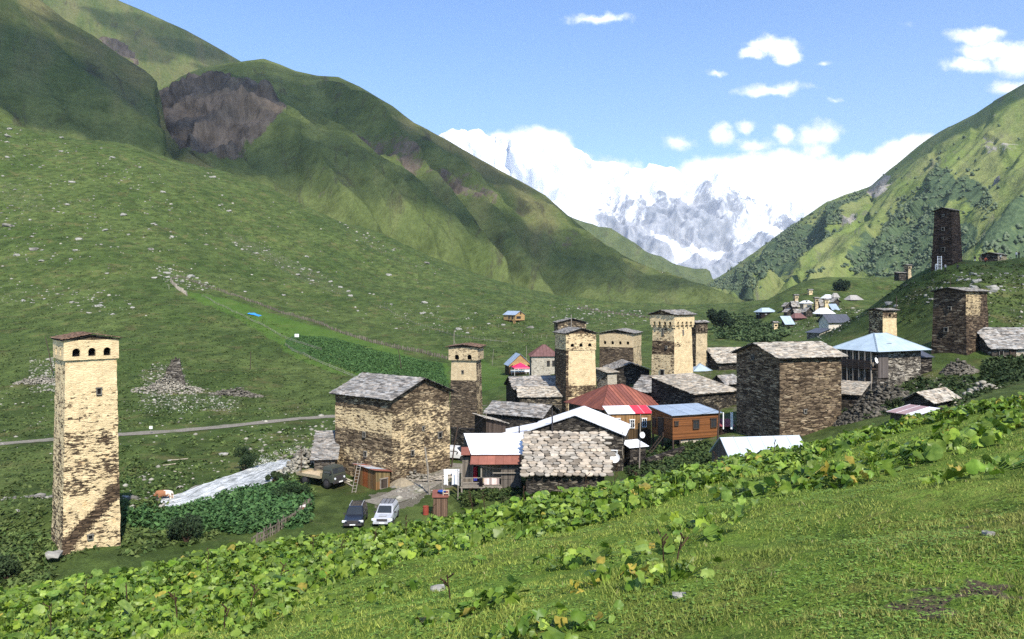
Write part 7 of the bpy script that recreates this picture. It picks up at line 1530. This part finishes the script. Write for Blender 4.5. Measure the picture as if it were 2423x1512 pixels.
bush('bush in front of the porch of the plank house', 1118, 80.5, 1.6, 1.5, [(.045, .075, .02), (.10, .125, .035)], 66, 1500)
bush('straggly bush at the corner of the plank house and the stone-tiled house', 1212, 79, 2.6, 1.4, [(.035, .06, .02), (.10, .11, .035)], 67, 1800)
bush('bush growing right of the tall cream tower', 318, 60, 2.8, 1.2, [(.03, .055, .018), (.07, .1, .03)], 68, 1800)
bush('single dark round tree at the mouth of the gorge', 1700, 355, 6.5, 10.5, [(.014, .03, .014), (.032, .055, .024)], 69, 3000, 'broadleaf_tree', lsz=(.35, .8), cat='tree')
bush('dark trees between the white houses of the far hamlet', 1992, 452, 7, 8, [(.014, .032, .014), (.032, .058, .024)], 70, 2000, 'broadleaf_tree', lsz=(.4, .8), cat='tree')
bush('weedy bush in the rubble beside the brown rubble house', 2120, 90, 2.2, 1.4, [(.025, .045, .015), (.07, .085, .03)], 71, 1500)
# ---------------------------------------------------------------- woods on the right mountain
G = RIGHT_G[:170]; pxs = CX + FPX * G[..., 0] / G[..., 1]; pys = HY - FPX * G[..., 2] / G[..., 1]; g = np.random.default_rng(5)
I = g.integers(0, G.shape[0] - 1, 60000); J = g.integers(0, G.shape[1] - 1, 60000); f1, f2 = g.random((60000, 1)), g.random((60000, 1))
Pt = G[I, J] * (1 - f1) * (1 - f2) + G[I + 1, J] * f1 * (1 - f2) + G[I, J + 1] * (1 - f1) * f2 + G[I + 1, J + 1] * f1 * f2
ar = np.linalg.norm(np.cross(G[I + 1, J] - G[I, J], G[I, J + 1] - G[I, J]), axis=1); Pt = Pt[g.random(60000) < ar / np.percentile(ar, 90)]
qx, qy = CX + FPX * Pt[:, 0] / Pt[:, 1], HY - FPX * Pt[:, 2] / Pt[:, 1]; wx = qx + 34 * fbm(Pt[:, 0] * .012, Pt[:, 2] * .02, 4, 111); wy = qy + 26 * fbm(Pt[:, 0] * .012, Pt[:, 2] * .02, 4, 112)
ins = np.zeros(len(Pt), bool)
for w in WOODS: ins |= inpoly(wx, wy, w)
k = ins & (qx > 1500) & (qx < 2700) & (g.random(len(Pt)) < .12 + .95 * sstep(fbm(Pt[:, 0] * .012, Pt[:, 2] * .014, 4, 119), -.3, .15)) | (~ins & (qx > 1700) & (qx < 2600) & (g.random(len(Pt)) < .012) & (fbm(Pt[:, 0] * .01, Pt[:, 2] * .01, 2, 113) > 0))
Pt = Pt[k]; n = len(Pt); print('trees', n)
B = []; BFc = []
for j in range(3):
    b0 = RV1 * (1 + .5 * (np.random.default_rng(j + 40).random((len(RV1), 1)) - .5)); B.append(b0 * np.array([.62, .62, .75]) + np.array([[.32, .0, .55], [-.3, .2, .45], [0, -.25, .95]][j])); BFc.append(RF1 + j * len(RV1))
sc = g.uniform(1.8, 5.0, n); v = g.random((n, 1)); tc = ((1 - v) * np.array([.10, .145, .08]) + v * np.array([.20, .245, .14]))  # crown tints lightened, so haze is partly painted into them
scatter_mesh('mountain_woods', Pt - np.array([0, 0, .5]), sc, np.concatenate(B), np.concatenate(BFc), M['herb'], tc, seed=9)
# ---------------------------------------------------------------- cumulus overhead (outside the view), whose shadows lie on the mountains
def cloud_mesh(spots):
    V = []; F = []; rng = np.random.default_rng(3)
    th = np.linspace(0, math.pi, 13); ph = np.linspace(0, 2 * math.pi, 25)[:-1]
    T_, P_ = np.meshgrid(th, ph, indexing='ij')
    D = np.stack([np.sin(T_) * np.cos(P_), np.sin(T_) * np.sin(P_), np.cos(T_)], -1).reshape(-1, 3)
    Fi = []
    for i in range(12):
        for k in range(24): Fi.append((i * 24 + k, i * 24 + (k + 1) % 24, (i + 1) * 24 + (k + 1) % 24, (i + 1) * 24 + k))
    Fi = np.array(Fi); b = 0
    for c, rx, ry in spots:
        n = 1 + .35 * fbm(D[:, 0] * 2.3 + c[0] * .01, D[:, 1] * 2.3 + D[:, 2] * 1.7 + c[1] * .01, 4, 151)[:, None]
        q = D * n * np.array([rx, ry, min(rx, ry) * .38]) + np.array(c); V.append(q); F.append(Fi + b); b += len(q)
    return np.concatenate(V), np.concatenate(F)
def overhead(px, py, Y, rx, ry, alt=2320):
    p = P(px, py, Y); k = (alt - p.z) / SUN.z; q = p + SUN * k; return ((q.x, q.y, alt), rx, ry)
SP = [overhead(*q) for q in ((430,330,1150,170,150),(600,300,1250,190,130),(760,330,1250,170,130),(700,230,1350,200,90),(900,380,1200,150,120),(1050,430,1200,140,100),(960,330,1330,150,80),
      (560,420,1000,190,130),(860,520,1000,150,110),(1130,560,1050,130,110),(1100,440,1330,110,70),(1190,470,1350,70,50),(1330,590,1120,120,90),(1480,660,1080,120,80),(1340,540,1330,60,60),(1420,600,1290,80,50),(1240,640,1000,140,80),
      (250,260,850,180,110),(120,200,850,170,100),(330,230,980,90,70),(0,190,800,170,110),(60,285,740,160,60),(260,330,740,130,45),(-200,100,850,190,150),(220,150,1010,70,40),(380,140,2080,190,120),(500,150,2050,150,90),(620,220,2000,150,90),(330,110,1900,90,80),
      (2240,580,172,24,12),(2330,600,178,38,14),(2250,650,168,20,8),
      (2390,250,1480,130,70),(2250,325,1600,100,45),(2160,390,1680,70,40),(2480,180,1420,130,70),(2330,300,1540,90,40),(2080,440,1780,50,35),(2600,100,1380,160,90))]
V, F = cloud_mesh(SP)
m, t, b = newmat('cloud_white'); finish(t, b, (.9, .9, .9), 1.0, spec=0)
lw = t.new('ShaderNodeLayerWeight'); lw.inputs[0].default_value = .5; tr = t.new('ShaderNodeBsdfTransparent'); mx = t.new('ShaderNodeMixShader')   # thin vapour lets light through, most at its rims
t.put(mx.inputs[0], t.math('MULTIPLY', t.map(lw.outputs['Facing'], .15, .95, 1.0, 0.0), .40)); t.l.new(tr.outputs[0], mx.inputs[1]); t.l.new(b.outputs[0], mx.inputs[2]); t.l.new(mx.outputs[0], t.n['Material Output'].inputs[0])
tag(rawmesh('clouds', V, F, m, smooth=True), kind='stuff')
# ---------------------------------------------------------------- mountain air
mb = MB(); mb.box((-3300, -900, -150), (4700, 9300, 2010))
m = bpy.data.materials.new('mountain_air'); m.use_nodes = True; t = NT(m.node_tree); t.n.clear()
pv = t.new('ShaderNodeVolumePrincipled'); pv.inputs['Color'].default_value = (.86, .93, 1, 1); pv.inputs['Density'].default_value = 6.2e-5; pv.inputs['Anisotropy'].default_value = .3
t.l.new(pv.outputs[0], t.new('ShaderNodeOutputMaterial').inputs['Volume'])
hz = mb.build('haze', m); tag(hz, kind='stuff')
